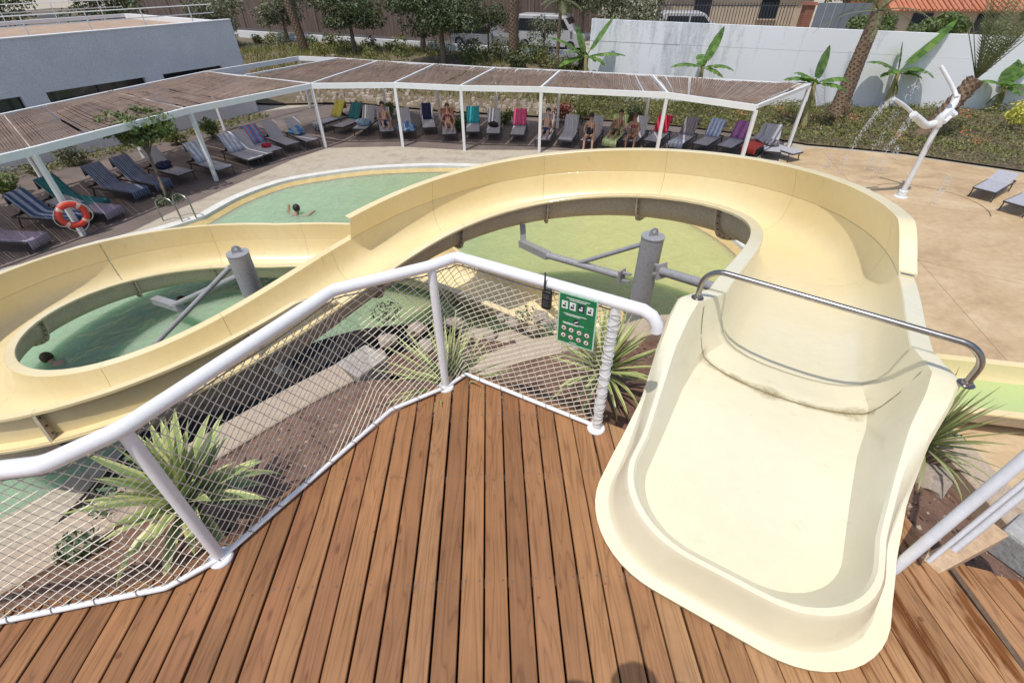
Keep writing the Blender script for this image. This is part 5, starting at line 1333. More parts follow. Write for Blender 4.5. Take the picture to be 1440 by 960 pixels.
# falling and rising water of the play jets
drop_m, nt, N, L, P = nmat('water_drops'); P.inputs['Base Color'].default_value = (.85, .88, .9, 1); P.inputs['Roughness'].default_value = .1; P.inputs['Alpha'].default_value = .55
def jet(pts, n, spread, name, label):
    P = cat_rom(pts, 12); mb = MB()
    for i in range(n):
        p = random.choice(P) + Vector((rnd(-1, 1), rnd(-1, 1), rnd(-1, 1))) * spread; r = rnd(.006, .014); 
        mb.add([p + Vector((r, 0, 0)), p + Vector((-r * .5, r * .9, 0)), p + Vector((-r * .5, -r * .9, 0)), p + Vector((0, 0, r * 3.5)), p + Vector((0, 0, -r * 1.5))], [(0, 1, 3), (1, 2, 3), (2, 0, 3), (1, 0, 4), (2, 1, 4), (0, 2, 4)])
    o = mb.build(name, drop_m, smooth=60); o['kind'] = 'stuff'; o['label'] = label; o['category'] = 'water jet'; return o
e1 = Y(1257, 139, -.5)
jet([e1, e1 + Vector((-.35, -.1, -.3)), e1 + Vector((-.7, -.2, -1.2)), Vector((e1.x - .95, e1.y - .3, G))], 420, .07, 'water_jet', 'falling stream of water from the left spout')
e2 = Y(1286, 162, -.4); jet([e2, e2 + Vector((-.2, -.1, -.3)), e2 + Vector((-.5, -.2, -1.0)), Vector((e2.x - .8, e2.y - .3, G))], 260, .07, 'water_jet', 'thin water stream left of the splash post')
e3 = Y(1323, 93, .5); jet([e3, e3 + Vector((-.25, .1, -.3)), e3 + Vector((-.45, .2, -1.0)), Vector((e3.x - .6, e3.y + .3, -2.2))], 260, .1, 'water_jet', 'spray falling from the high right spout')
for q in ((1158, 237), (1232, 245), (1250, 225), (1306, 288), (1320, 268), (1215, 240)):
    g0 = at(*q, G); jet([g0, g0 + Vector((.05, 0, .3)), g0 + Vector((.1, 0, .5)), g0 + Vector((.2, 0, .25)), g0 + Vector((.25, 0, 0))], 90, .06, 'water_jet', 'low ground jet bubbling on the tan plaza')
# drain line arc on the plaza
mb = MB()
c0 = at(1300, 285, G + .006)
arcp = [c0 + Vector((1.7 * math.cos(a), 1.7 * math.sin(a), 0)) for a in [R(-40) + R(150) * i / 30 for i in range(31)]]
rows = [[p + (p - c0).normalized() * .02, p - (p - c0).normalized() * .02] for p in arcp]
structure(mb.loft(rows, False).build('drain_line', noisy('drain_dark', (.12, .09, .07), (.18, .14, .1), 9, .8), smooth=None))
# ------------------------------------------------------------------ white pool building on the left
wall_white = noisy('white_render', (.66, .665, .68), (.74, .745, .755), 1.2, .8, .1, fine=25)
glass_m, nt, N, L, P = nmat('dark_glass'); P.inputs['Base Color'].default_value = (.02, .025, .03, 1); P.inputs['Roughness'].default_value = .06
roof_m = noisy('roof_gravel', (.34, .24, .17), (.46, .34, .25), 2, .9, .3, fine=30)
WA, WB = Vector((-23.0, 11.0)), Vector((-13.45, 27.2)); wd = (WB - WA).normalized(); wo = Vector((wd.y, -wd.x))      # wo: towards the pool
WT = .44; WLEN = (WB - WA).length
def wallhit(u, v):
    r = ray(u, v); t = (WA.x * wo.x + WA.y * wo.y) / (r.x * wo.x + r.y * wo.y); p = Vector((r.x * t, r.y * t)); return (p - WA).dot(wd), CAMH + r.z * t
bld = thing('pool_building', 'low white flat-roofed building with long dark windows behind the pergola', 'building', (WA.x, WA.y, G))
def wp(a, o, z): p = WA + wd * a + wo * o; return Vector((p.x, p.y, z))
def wbox(a0, a1, z0, z1, o0, o1, name, m, parent=bld):
    P8 = [wp(a, o, z) for z in (z0, z1) for a, o in ((a0, o0), (a1, o0), (a1, o1), (a0, o1))]
    ob = MB().add(P8, [(3, 2, 1, 0), (4, 5, 6, 7), (0, 1, 5, 4), (1, 2, 6, 5), (2, 3, 7, 6), (3, 0, 4, 7)]).build(name, m, parent, smooth=None, world=(parent.parent is None)); clean(ob.data); return ob
wins = []
for (u0, v0), (u1, v1) in (((-60, 150), (33, 142)), ((65, 132), (203, 108)), ((228, 103), (310, 88))):
    a0, z0 = wallhit(u0, v0); a1, z1 = wallhit(u1, v1); wins.append((max(a0, .3), a1, (z0 + z1) / 2))
zt = sum(w[2] for w in wins) / 3; zb = G + .75
TW_ = .28
wbox(0, WLEN, G, zb, -TW_, 0, 'wall', wall_white); wbox(0, WLEN, zt, WT, -TW_, 0, 'wall', wall_white)
prev = 0
for a0, a1, z in wins:
    wbox(prev, a0, zb, zt, -TW_, 0, 'wall', wall_white); prev = a1
    w = wbox(a0, a1, zb, zt, -TW_ + .02, -TW_ + .06, 'window', glass_m)
    nm = max(2, int((a1 - a0) / 1.3))
    for k in range(nm + 1):
        a = a0 + (a1 - a0) * k / nm; wbox(a - .025, a + .025, zb, zt, -TW_ + .06, -TW_ + .10, 'mullion', frame_m, w)
    wbox(a0, a1, zb, zb + .04, -TW_ + .06, .03, 'sill', wall_white, w)
wbox(prev, WLEN, zb, zt, -TW_, 0, 'wall', wall_white)
wbox(WLEN - TW_, WLEN, G, WT - .3, -9, -TW_, 'wall', wall_white)
wbox(0, WLEN, WT - .5, WT - .25, -9, -TW_, 'roof', roof_m)
wbox(-.001, WLEN + .02, WT, WT + .04, -TW_ - .02, .03, 'coping', beam_w)
wbox(WLEN - TW_, WLEN + .02, WT - .3, WT - .05, -9, -TW_ - .02, 'coping', beam_w)
wbox(0, WLEN, WT - .2, WT - .05, -9.2, -9.0, 'coping', beam_w)
a = .5
while a < WLEN:
    MB().tube([wp(a, -.55, WT - .26), wp(a, -.55, WT + .62)], .022, 6).build('rail_post', beam_w, bld, smooth=50, world=True)
    MB().tube([wp(a, -8.6, WT - .26), wp(a, -8.6, WT + .62)], .022, 6).build('rail_post', beam_w, bld, smooth=50, world=True); a += 2.1
for o_2 in (-.55, -8.6):
    for z in (.62, .3): MB().tube([wp(.4, o_2, WT + z), wp(WLEN - .4, o_2, WT + z)], .02, 6).build('roof_rail', beam_w, bld, smooth=50, world=True)
# planting strip kerb before the building
strip = MB()
for i in range(3200):
    a = rnd(1, WLEN - .3); o2 = rnd(.35, 1.5); h = .12 + .4 * max(0, mnoise.noise(Vector((a * .8, o2, 2)))) * 1.6; p = wp(a, o2, G + rnd(.02, h))
    n_ = Vector((rnd(-1, 1), rnd(-1, 1), rnd(.2, 1))).normalized(); e1_ = n_.orthogonal().normalized(); e2_ = n_.cross(e1_); s_ = rnd(.03, .08)
    strip.add([p - e1_ * s_, p - e2_ * s_ * .5, p + e1_ * s_, p + e2_ * s_ * .5], [(0, 1, 2, 3)])
bed_green = leafmat('bed_leaves', (.05, .065, .02), (.17, .185, .055), .55, .25, c3=(.32, .27, .115))
o = strip.build('border_planting', bed_green, smooth=None); o['kind'] = 'stuff'; o['label'] = 'low green and ochre border planting along the white building'; o['category'] = 'planting'

# ------------------------------------------------------------------ white boundary wall at the back right
def stained_white():
    m, nt, N, L, P = nmat('stained_white_wall')
    v = coords(N, L, 'Object'); sx = N.new('ShaderNodeSeparateXYZ'); L.new(v, sx.inputs[0])
    mp = N.new('ShaderNodeMapping'); mp.inputs['Scale'].default_value = (1.1, 1.1, .16); L.new(v, mp.inputs[0])
    t = tex(N, L, mp.outputs[0], 1.3, 6, .7); t2 = tex(N, L, v, 9, 5, .7)
    ad = N.new('ShaderNodeMath'); ad.operation = 'MULTIPLY_ADD'; ad.inputs[1].default_value = .3; L.new(t2.outputs[0], ad.inputs[0]); L.new(t.outputs[0], ad.inputs[2])
    mr = N.new('ShaderNodeMapRange'); mr.inputs[1].default_value = -3.4; mr.inputs[2].default_value = .4; L.new(sx.outputs[2], mr.inputs[0])
    hm0 = N.new('ShaderNodeMath'); hm0.operation = 'MULTIPLY_ADD'; hm0.inputs[1].default_value = .13; L.new(mr.outputs[0], hm0.inputs[0]); L.new(ad.outputs[0], hm0.inputs[2])
    mx_ = N.new('ShaderNodeMapRange'); mx_.inputs[1].default_value = 9; mx_.inputs[2].default_value = 16; mx_.inputs[3].default_value = .03; mx_.inputs[4].default_value = -.16; L.new(sx.outputs[0], mx_.inputs[0])
    hm = N.new('ShaderNodeMath'); hm.operation = 'ADD'; L.new(hm0.outputs[0], hm.inputs[0]); L.new(mx_.outputs[0], hm.inputs[1])
    r = ramp(N, [(.74, (.76, .78, .81)), (.84, (.60, .62, .66)), (.97, (.42, .44, .48))]); L.new(hm.outputs[0], r.inputs[0])
    L.new(r.outputs[0], P.inputs['Base Color']); P.inputs['Roughness'].default_value = .8; bump(N, L, t2.outputs[0], .1, .01, P); return m
VA, VB = Vector((4.1, 29.3)), Vector((32.0, 24.3)); vd = (VB - VA).normalized(); vn = Vector((vd.y, -vd.x))
bw = thing('boundary_wall', 'tall white rendered boundary wall streaked with grey stains behind the banana plants', 'wall', (VA.x, VA.y, -3.5))
def vp(a, o, z): p = VA + vd * a + vn * o; return Vector((p.x, p.y, z))
sw_m = stained_white(); VL = (VB - VA).length; a = 0; tops = lambda a: .33 - .022 * a
segs = [0, 4.6, 10.4, 14.8, 21.0, VL]
for a0, a1 in zip(segs[:-1], segs[1:]):
    o2 = rnd(-.006, .006)
    for zb0, zb1 in ((None, -.62), (-.612, None)):
        lo_ = lambda a: -3.7 if zb0 is None else zb0 - .022 * a
        hi_ = lambda a: tops(a) if zb1 is None else zb1 - .022 * a
        o2 = rnd(-.008, .008)
        P8 = [vp(x, o + o2, z) for x, o, z in ((a0 + .004, 0, lo_(a0)), (a1 - .004, 0, lo_(a1)), (a1 - .004, -.25, lo_(a1)), (a0 + .004, -.25, lo_(a0)), (a0 + .004, 0, hi_(a0)), (a1 - .004, 0, hi_(a1)), (a1 - .004, -.25, hi_(a1)), (a0 + .004, -.25, hi_(a0)))]
        ob = MB().add(P8, [(3, 2, 1, 0), (4, 5, 6, 7), (0, 1, 5, 4), (1, 2, 6, 5), (2, 3, 7, 6), (3, 0, 4, 7)]).build('wall_panel', sw_m, bw, smooth=None, world=True); clean(ob.data)

# ------------------------------------------------------------------ garden terrain
bank_m = noisy('garden_earth', (.07, .055, .03), (.17, .13, .085), 1.6, .95, .5, c3=(.11, .10, .05), fine=18, bdist=.04)
FX = [-60, -30, -13, -9, -4, 0, 4, 8, 11, 12.7, 14.3, 16.2, 17.2, 19.1, 26, 40]; FY = [36, 31, 28.6, 29, 27.2, 26.2, 25.4, 24.2, 22.6, 21.2, 20.7, 19.95, 19.2, 17.9, 13.2, 10.5]
fline = lambda x: float(np.interp(x, FX, FY))
def wall_y(x): return VA.y + (x - VA.x) / vd.x * vd.y
def bank_z(x, y):
    d = y - fline(x); w = min(1, max(0, (5.5 - x) / 4))
    left = min(G + .1 + .30 * d, -1.9); right = G + .08 + .035 * d
    return left * w + right * (1 - w) + .10 * mnoise.noise(Vector((x * .7, y * .7, 0))) * min(1, d)
rows = []
for x in np.concatenate([np.arange(-60, -16, 3), np.arange(-16, 33, .7)]):
    x = float(x); y0 = fline(x); y1 = 75 if x < 4.2 else wall_y(x) - .12
    rows.append([Vector((x, y0 + (y1 - y0) * (j / 40) ** (2.0 if x < 4.2 else 1), bank_z(x, y0 + (y1 - y0) * (j / 40) ** (2.0 if x < 4.2 else 1)))) for j in range(41)])
ob = MB().loft(rows, False).build('garden_bank', bank_m, smooth=70); 
if ob.data.polygons[0].normal.z < 0: ob.data.flip_normals()
structure(ob)
structure(MB().add([vp(0, -.2, -1.3), vp(45, -.2, -1.3), Vector((75, 75, -1.1)), Vector((4.3, 75, -1.1))], [(0, 1, 2, 3)]).build('upper_ground', concrete, smooth=None))
# dense planting below the white wall
mb = MB()
for i in range(46000):
    x = rnd(3.5, 31); y0 = fline(x) + .05; y1 = wall_y(x) - .35; y = rnd(y0, y1)
    h = max(.04, .30 + .45 * mnoise.noise(Vector((x * .55, y * .55, 1))) + .25 * mnoise.noise(Vector((x * 1.9, y * 1.9, 4)))) * min(1, (y - y0) * 1.3 + .3)
    p = Vector((x, y, bank_z(x, y) + rnd(.3, 1) * h)); n_ = Vector((rnd(-1, 1), rnd(-1, 1), rnd(.3, 1.2))).normalized(); e1_ = n_.orthogonal().normalized(); e1_.rotate(Matrix.Rotation(rnd(0, 6), 3, n_)); e2_ = n_.cross(e1_); s_ = rnd(.03, .085)
    mb.add([p - e1_ * s_, p - e2_ * s_ * .4, p + e1_ * s_, p + e2_ * s_ * .4], [(0, 1, 2, 3)])
o = mb.build('ground_cover', bed_green, smooth=None); o['kind'] = 'stuff'; o['label'] = 'dense green and dry ground cover below the white wall'; o['category'] = 'planting'
flower_m = leafmat('orange_flowers', (.55, .16, .05), (.7, .3, .12), .6, .2); yellow_m = leafmat('yellow_leaves', (.45, .42, .06), (.62, .6, .14), .5, .25); redleaf = leafmat('red_leaves', (.16, .04, .03), (.34, .10, .07), .5, .2)
mb = MB()
for k in range(14):
    x = rnd(10, 24); y = rnd(fline(x) + .6, wall_y(x) - 2.5); leaf_quads(mb, (x, y, bank_z(x, y) + .5), 26, .28, .28, .2, .05)
o = mb.build('flowers', flower_m, smooth=None); o['kind'] = 'stuff'; o['label'] = 'scattered orange flowers in the bed'; o['category'] = 'flowers'
# ---- grassy, stony bank behind the loungers
mb = MB()
for i in range(420):
    x = rnd(-12, 4.2); y = fline(x) + abs(random.gauss(0, 1.6)) + .1; r = rnd(.07, .20); z = bank_z(x, y)
    nn_ = [Vector((rnd(.7, 1.2) * r * math.cos(t), rnd(.7, 1.2) * r * math.sin(t), 0)) for t in [k * 1.05 for k in range(6)]]
    c = Vector((x, y, z)); vs = [c + q - Vector((0, 0, r * .3)) for q in nn_] + [c + q * .75 + Vector((0, 0, r * rnd(.4, .8))) for q in nn_]
    mb.add(vs, [(k, (k + 1) % 6, (k + 1) % 6 + 6, k + 6) for k in range(6)] + [(6, 7, 8, 9, 10, 11)])
o = mb.build('bank_stones', rock_m, smooth=None); o['kind'] = 'stuff'; o['label'] = 'loose stones covering the bank behind the loungers'; o['category'] = 'stones'
dry_m = leafmat('dry_grass', (.10, .11, .035), (.26, .25, .09), .6, .3, c3=(.40, .36, .19))
mb = MB()
for i in range(26000):
    x = rnd(-22, 4.6); d = rnd(1.2, 10); y = fline(x) + d; k_ = mnoise.noise(Vector((x * .35, y * .35, 7)))
    if k_ < -.12: continue
    p = Vector((x, y, bank_z(x, y))); h = rnd(.08, .38) * (.7 + 1.6 * max(0, k_)); a = rnd(0, 6.28); dd = Vector((math.cos(a), math.sin(a), 0)) * .02 * (1 + h * 2); tip = p + Vector((rnd(-.15, .15), rnd(-.15, .15), h))
    mb.add([p - dd, p + dd, tip], [(0, 1, 2)])
o = mb.build('bank_grass', dry_m, smooth=None); o['kind'] = 'stuff'; o['label'] = 'dry grass tufts on the bank behind the pergola'; o['category'] = 'grass'

# ------------------------------------------------------------------ shrubs and trees
bark = noisy('bark_grey', (.12, .085, .06), (.24, .18, .135), 7, .9, .6, fine=30, bdist=.02)
dark_leaf = leafmat('dark_tree_leaf', (.018, .032, .014), (.07, .095, .035), .5, .2, c3=(.14, .16, .07))
mid_leaf = leafmat('mid_leaf', (.04, .07, .02), (.12, .17, .05), .5, .25, c3=(.22, .26, .09))
olive_leaf = leafmat('olive_leaf', (.07, .08, .05), (.18, .19, .12), .6, .2, c3=(.28, .27, .18))
def tree(name, label, base, h, crown, n, leaf, m, trunk_r=.12, cat='tree', group=None, clumps=14, lean=(0, 0)):
    t = thing(name, label, cat, base, group=group)
    top = Vector((lean[0], lean[1], h))
    tr = MB().tube([(0, 0, -.15), (lean[0] * .2, lean[1] * .2, h * .35), (lean[0] * .6, lean[1] * .6, h * .7), top], [trunk_r * 1.25, trunk_r, trunk_r * .8, trunk_r * .4], 9).build('trunk', bark, t, smooth=60)
    mb = MB(); cl = []
    for k in range(clumps):
        a = k * 2.4; rr = math.sqrt((k + .5) / clumps); e = rnd(-.6, .9)
        cl.append(Vector((top.x + crown[0] * rr * math.cos(a) * .8, top.y + crown[1] * rr * math.sin(a) * .8, top.z + crown[2] * e * .75)))
    lm = MB()
    for c in cl[:9]: lm.tube([Vector((lean[0] * .6, lean[1] * .6, h * .65)), (top + c) / 2 - Vector((0, 0, .1)), c], [trunk_r * .45, trunk_r * .3, trunk_r * .1], 6)
    lm.build('limbs', bark, tr, smooth=60, kind='stuff')
    for c in cl: leaf_quads(mb, c, n // clumps, crown[0] * rnd(.32, .5), crown[1] * rnd(.32, .5), crown[2] * rnd(.3, .5), leaf)
    mb.build('crown', m, t, smooth=None); return t
def gz(x, y): return Vector((x, y, bank_z(x, y)))
tree('tree', 'dense dark round tree, the smaller of the two behind the pergola, nearest the palm', gz(-10.0, 35), 2.3, (2.1, 1.9, 1.3), 5200, .10, dark_leaf, .13)
tree('tree', 'dense broad tree with a dark olive crown, the widest behind the pergola', gz(-4.0, 31.8), 2.5, (2.6, 2.1, 1.5), 9500, .09, dark_leaf, .15, clumps=20)
tree('tree', 'airy young tree half hiding the silver car', gz(-1.4, 33.0), 1.9, (1.3, 1.0, .9), 1500, .08, dark_leaf, .06)
tree('tree', 'airy young tree in front of the white van beside the thin palm', gz(1.9, 33.0), 1.5, (1.1, .9, .8), 1000, .08, olive_leaf, .05)
tree('tree', 'dark tree crown spreading behind the widest olive tree', gz(-5.6, 35.0), 2.9, (2.3, 1.9, 1.4), 4200, .10, dark_leaf, .14)
# potted tree beside the left loungers
pt = at(238, 285, G)
pp = tree('small_tree', 'small broad-leaved tree growing out of the grey terrace among the loungers', pt, 2.05, (1.1, 1.0, .68), 1700, .095, mid_leaf, .05, clumps=14, lean=(-.55, .9))
mb = MB(); leaf_quads(mb, (0, 0, .12), 220, .42, .42, .16, .06); mb.build('base_foliage', succ, pp, smooth=None)
for i, (u, v, z, s, lab, m) in enumerate(((105, 218, G, .55, 'small pale shrub between the wall and the left loungers', olive_leaf), (300, 180, G, .6, 'cone-shaped green shrub by the white building', mid_leaf), (15, 262, G, .5, 'green shrub at the left edge behind the loungers', mid_leaf), (60, 240, G, .45, 'pale flowering shrub near the left edge', olive_leaf),
        (250, 190, G, .5, 'ochre-green bush by the building', bed_green), (905, 98, -3.2, .9, 'round leafy bush against the white wall', mid_leaf), (1048, 105, -3.2, .5, 'small bush at the foot of the white wall', mid_leaf), (790, 150, -3.3, .65, 'dark red-leaved shrub behind the loungers', redleaf), (820, 150, -3.3, .8, 'bright green shrub behind the seated woman', bed_green), (1415, 175, -3.4, .85, 'yellow-leaved shrub in the bed at the right edge', yellow_m),
        (650, 160, -3.3, .55, 'green shrub behind the rust towel', mid_leaf), (710, 152, -3.3, .6, 'dark green shrub behind the black bag', mid_leaf), (505, 140, -3.2, .6, 'dark shrub behind the teal towel', dark_leaf), (545, 140, -3.2, .5, 'leafy shrub behind the pergola corner', mid_leaf), (895, 150, -3.3, .6, 'dark bush behind the crimson towels', dark_leaf))):
    p = at(u, v + 14, z); p.z = bank_z(p.x, p.y) if p.y > fline(p.x) else G
    t = thing('shrub', lab, 'shrub', p); mb = MB()
    for k in range(6): leaf_quads(mb, (rnd(-.4, .4) * s, rnd(-.4, .4) * s, rnd(.3, 1.1) * s), 90, s * .5, s * .5, s * .45, .055 + .03 * s)
    mb.build('foliage', m, t, smooth=None); mb = MB()
    for k in range(4): mb.tube([(0, 0, -.1), (rnd(-.3, .3) * s, rnd(-.3, .3) * s, s * .8)], [.02, .008], 5)
    mb.build('stems', bark, t, smooth=60, kind='stuff')
for i, (x, y, s, m, lb) in enumerate(((-2.2, 31.6, 1.0, mid_leaf, 'tall loose shrub hiding the lower half of the silver car'), (-.9, 32.0, .9, olive_leaf, 'grey-green shrub left of the thick palm trunk'), (1.2, 31.4, 1.0, mid_leaf, 'green shrub between the thick palm and the white van'), (2.0, 31.9, .9, olive_leaf, 'pale shrub hiding the wheels of the white van'), (3.2, 31.0, .8, bed_green, 'yellow-green shrub below the thin young palm'), (-6.4, 31.0, .9, mid_leaf, 'green shrub under the widest olive tree'), (-8.2, 32.0, 1.0, dry_m, 'dry grassy shrub between the two dark trees'), (-11.5, 33.0, .8, dry_m, 'straw-coloured tuft below the slender palm'), (.2, 30.6, .7, dark_leaf, 'dark low shrub at the foot of the thick palm'))):
    t = thing('shrub', lb, 'shrub', gz(x, y)); mb = MB()
    for j in range(8): leaf_quads(mb, (rnd(-.6, .6) * s, rnd(-.4, .4) * s, rnd(.2, 1.2) * s), 80, s * .45, s * .4, s * .45, .075)
    mb.build('foliage', m, t, smooth=None)
    mb = MB()
    for j in range(4): mb.tube([(0, 0, -.1), (rnd(-.4, .4) * s, rnd(-.3, .3) * s, s)], [.02, .008], 5)
    mb.build('stems', bark, t, smooth=60, kind='stuff')
# low shrubs along the far low wall
for k in range(16):
    x = -20 + k * 1.55 + rnd(-.4, .4); y = 34.0 - (x + 21.7) * -.0 - .45 * (x + 21.7) + 9.0 + rnd(-2.4, -1.2)
    s = rnd(.5, .95); t = thing('shrub', 'loose green shrub in front of the low white roadside wall', 'shrub', gz(x, y), group='shrubs along the roadside wall'); mb = MB()
    for j in range(4): leaf_quads(mb, (rnd(-.5, .5) * s, rnd(-.4, .4) * s, rnd(.2, .9) * s), 70, s * .5, s * .45, s * .5, .09)
    mb.build('foliage', (mid_leaf, bed_green, dry_m, olive_leaf)[k % 4], t, smooth=None)
# ---- palms
palm_bark = noisy('palm_bark', (.11, .07, .045), (.30, .21, .14), 9, .95, .8, c3=(.2, .135, .09), fine=24, bdist=.05)
palm_leaf = leafmat('palm_leaf', (.06, .08, .03), (.17, .20, .09), .5, .15, c3=(.27, .28, .15))
def frond(mb, base, d, L_, droop, w=.35, n=26):
    d = Vector(d).normalized(); p = Vector(base); dv = d.copy(); pts = [p.copy()]
    for i in range(10):
        dv = (dv + Vector((0, 0, -droop / 10)) * (.5 + i / 7)).normalized(); p = p + dv * L_ / 10; pts.append(p.copy())
    mb.tube(pts, [.022 * (1 - i / 12) for i in range(11)], 4)
    for i in range(2, n):
        t = i / n * 10; k = min(int(t), 9); q = pts[k].lerp(pts[k + 1], t - k); tg = (pts[k + 1] - pts[k]).normalized(); sd = tg.cross(Vector((0, 0, 1))); sd = sd.normalized() if sd.length > .05 else Vector((1, 0, 0))
        for s in (-1, 1):
            ll = w * math.sin(math.pi * (.12 + .86 * i / n)) + .05; tip = q + (sd * s + tg * .9 + Vector((0, 0, -.15))).normalized() * ll; mb.add([q - tg * .018, q + tg * .018, tip], [(0, 1, 2)])
def palm(name, label, pts, r, bump_r, fronds=0, fl=2.2, up=None):
    base = Vector(pts[0]); t = thing(name, label, 'palm tree', base); P = cat_rom([Vector(p) - base for p in pts], 8)
    n_ = len(P); MB().tube(P, [r[0] + (r[1] - r[0]) * i / (n_ - 1) for i in range(n_)], 14).build('trunk', palm_bark, t, smooth=60)
    mb = MB(); ln = sum((b - a).length for a, b in zip(P[:-1], P[1:])); m_ = int(ln / .1)
    for i in range(m_ * 7):                               # leaf-base scars
        x = (i / (m_ * 7)) * (n_ - 1); k = min(int(x), n_ - 2); c = P[k].lerp(P[k + 1], x - k); ax = (P[k + 1] - P[k]).normalized(); rr = r[0] + (r[1] - r[0]) * x / (n_ - 1)
        o1 = ax.orthogonal().normalized(); o1.rotate(Matrix.Rotation(i * 2.4, 3, ax)); o2 = ax.cross(o1); q = c + o1 * rr * .94; b = bump_r
        mb.add([q - o2 * b - ax * b * .6, q + o2 * b - ax * b * .6, q + o2 * b * .6 + ax * b * .6 + o1 * b * .8, q - o2 * b * .6 + ax * b * .6 + o1 * b * .8], [(0, 1, 2, 3)])
    mb.build('leaf_scars', palm_bark, t, smooth=None, kind='stuff')
    for i in range(fronds):
        mb = MB(); a = i * 2.4; e = rnd(-.2, 1.0) if up is None else up[0] + rnd(-up[1], up[1])
        d = Vector((math.cos(a) * math.cos(e), math.sin(a) * math.cos(e), math.sin(e)))
        frond(mb, P[-1], d, fl * rnd(.85, 1.1), .9 if up is None else up[2]); mb.build('frond', palm_leaf, t, smooth=None)
    return t
pb = at(1170, 172, -3.45); palm('palm_tree', 'palm trunk with a fibrous base standing before the white wall', [pb, pb + Vector((.1, .05, 1.2)), pb + Vector((.15, .1, 2.6)), pb + Vector((.2, .1, 4.4))], (.40, .25), .06, 13, 2.4)
mb = MB(); pc = bpy.data.objects['palm_tree']
for i in range(500):
    a = rnd(0, 6.28); z = rnd(0, 1.0); r_ = .42 - .1 * z; p = Vector((r_ * math.cos(a) + .2 * z, r_ * math.sin(a), z)); q = p + Vector((math.cos(a) * rnd(.04, .16), math.sin(a) * rnd(.04, .16), -rnd(.05, .3))); s_ = Vector((-math.sin(a), math.cos(a), 0)) * .02
    mb.add([p - s_, p + s_, q], [(0, 1, 2)])
mb.build('fibre_skirt', palm_bark, pc, smooth=None, kind='stuff')
pdb = at(1312, 222, -3.55); ptop = aty(1372, 112, pdb.y + 2.2)
palm('palm_tree', 'young palm with its grey-green fronds tied up in a bundle behind the splash post', [pdb + Vector((.5, 2.0, .1)), pdb + Vector((1.2, 2.2, .8)), ptop], (.26, .3), .09, 30, 3.4, up=(1.18, .16, .12))
palm('palm_tree', 'slender palm trunk before the reed screen, nearest the white building', [gz(-13.2, 35.2), gz(-13.2, 35.2) + Vector((-.3, 0, 2)), gz(-13.2, 35.2) + Vector((-.7, 0, 4.6))], (.27, .23), .07, 10, 2.2)
palm('palm_tree', 'thick scarred palm trunk rising between the two parked vehicles', [gz(.1, 31.6), gz(.1, 31.6) + Vector((0, 0, 2.2)), gz(.1, 31.6) + Vector((.02, 0, 4.8))], (.29, .25), .075, 12, 2.4)
palm('palm_tree', 'thin young palm in front of the white van', [gz(2.6, 31.2), gz(2.6, 31.2) + Vector((0, 0, 1.5)), gz(2.6, 31.2) + Vector((.05, 0, 3.3))], (.10, .09), .03, 13, 1.3)
# ---- banana plants
banana = leafmat('banana_leaf', (.05, .11, .02), (.13, .24, .045), .4, .3, c3=(.22, .33, .08)); ban_stem = noisy('banana_stem', (.22, .22, .08), (.40, .36, .17), 6, .7, .2, c3=(.28, .2, .1))
def banana_leaf(base, d, L_, w, droop, seed):
    mb = MB(); d = Vector(d).normalized(); dv = d.copy(); p = Vector(base); n = 16; pts = []
    for i in range(n + 1):
        pts.append((p.copy(), dv.copy())); dv = (dv + Vector((0, 0, -droop / n)) * (.3 + 1.8 * i / n)).normalized(); p = p + dv * L_ / n
    mb.tube([q for q, _ in pts], [.03 * (1 - i / (n + 2)) for i in range(n + 1)], 5)
    for s in (-1, 1):
        prev = None
        for i in range(3, n + 1):
            q, tg = pts[i]; sd = tg.cross(Vector((0, 0, 1))); sd = sd.normalized() if sd.length > .05 else Vector((1, 0, 0)); t = (i - 3) / (n - 3)
            ww = w * (math.sin(math.pi * min(1, .1 + .92 * t)) ** .55) * .5; e = q + sd * s * ww + Vector((0, 0, -ww * .25 + .02 * math.sin(i * 2.1 + seed)))
            if prev is not None:
                pq, pe = prev; tear = .12 if (i * 7 + seed) % 3 == 0 else 0
                mb.add([pq, q, e.lerp(pe, tear), pe.lerp(e, tear * .6)], [(0, 1, 2, 3)])
            prev = (q, e)
    return mb
def banana_plant(px, pz, org, leaves, label):
    b = at(*px, pz) if len(px) == 2 else Vector(px); b.z = bank_z(b.x, b.y); hgt_ = aty(*org, b.y).z - b.z; dx = aty(*org, b.y).x - b.x; t = thing('banana_plant', label, 'banana plant', b, group=None)
    MB().tube([(0, 0, -.1), (dx * .4, 0, hgt_ * .5), (dx, 0, hgt_)], [.17, .14, .08], 10).build('stem', ban_stem, t, smooth=60)
    for i, (ax, ay, az, L_, dr) in enumerate(leaves):
        banana_leaf((dx, 0, hgt_ - .08), (ax, ay, az), L_ * 1.5, .74, dr, i * 5 + 1).build('leaf', banana, t, smooth=60)
    for k in range(3):                                   # more half-folded and dead leaves
        a = rnd(0, 6.28); banana_leaf((dx, 0, hgt_ - .15), (math.cos(a), math.sin(a) * .6, rnd(.2, .7)), rnd(1.0, 1.5), rnd(.4, .6), rnd(.9, 1.6), k * 3 + 2).build('leaf', banana, t, smooth=60)
    for k in range(2):
        a = rnd(0, 6.28); banana_leaf((dx * .8, 0, hgt_ * .8), (math.cos(a) * .5, math.sin(a) * .5, -.6), .8, .22, 1.0, k).build('dead_leaf', dry_m, t, smooth=60)
banana_plant((1242, 158), -3.4, (1264, 100), [(.75, .1, 1.0, 1.9, .2), (-.9, .0, .55, 1.25, .7), (.9, -.2, .35, 1.2, 1.1), (-.2, .1, 1, .9, .5), (.3, -.6, .5, .9, 1.2)], 'tall banana plant with one long upright leaf against the white wall')
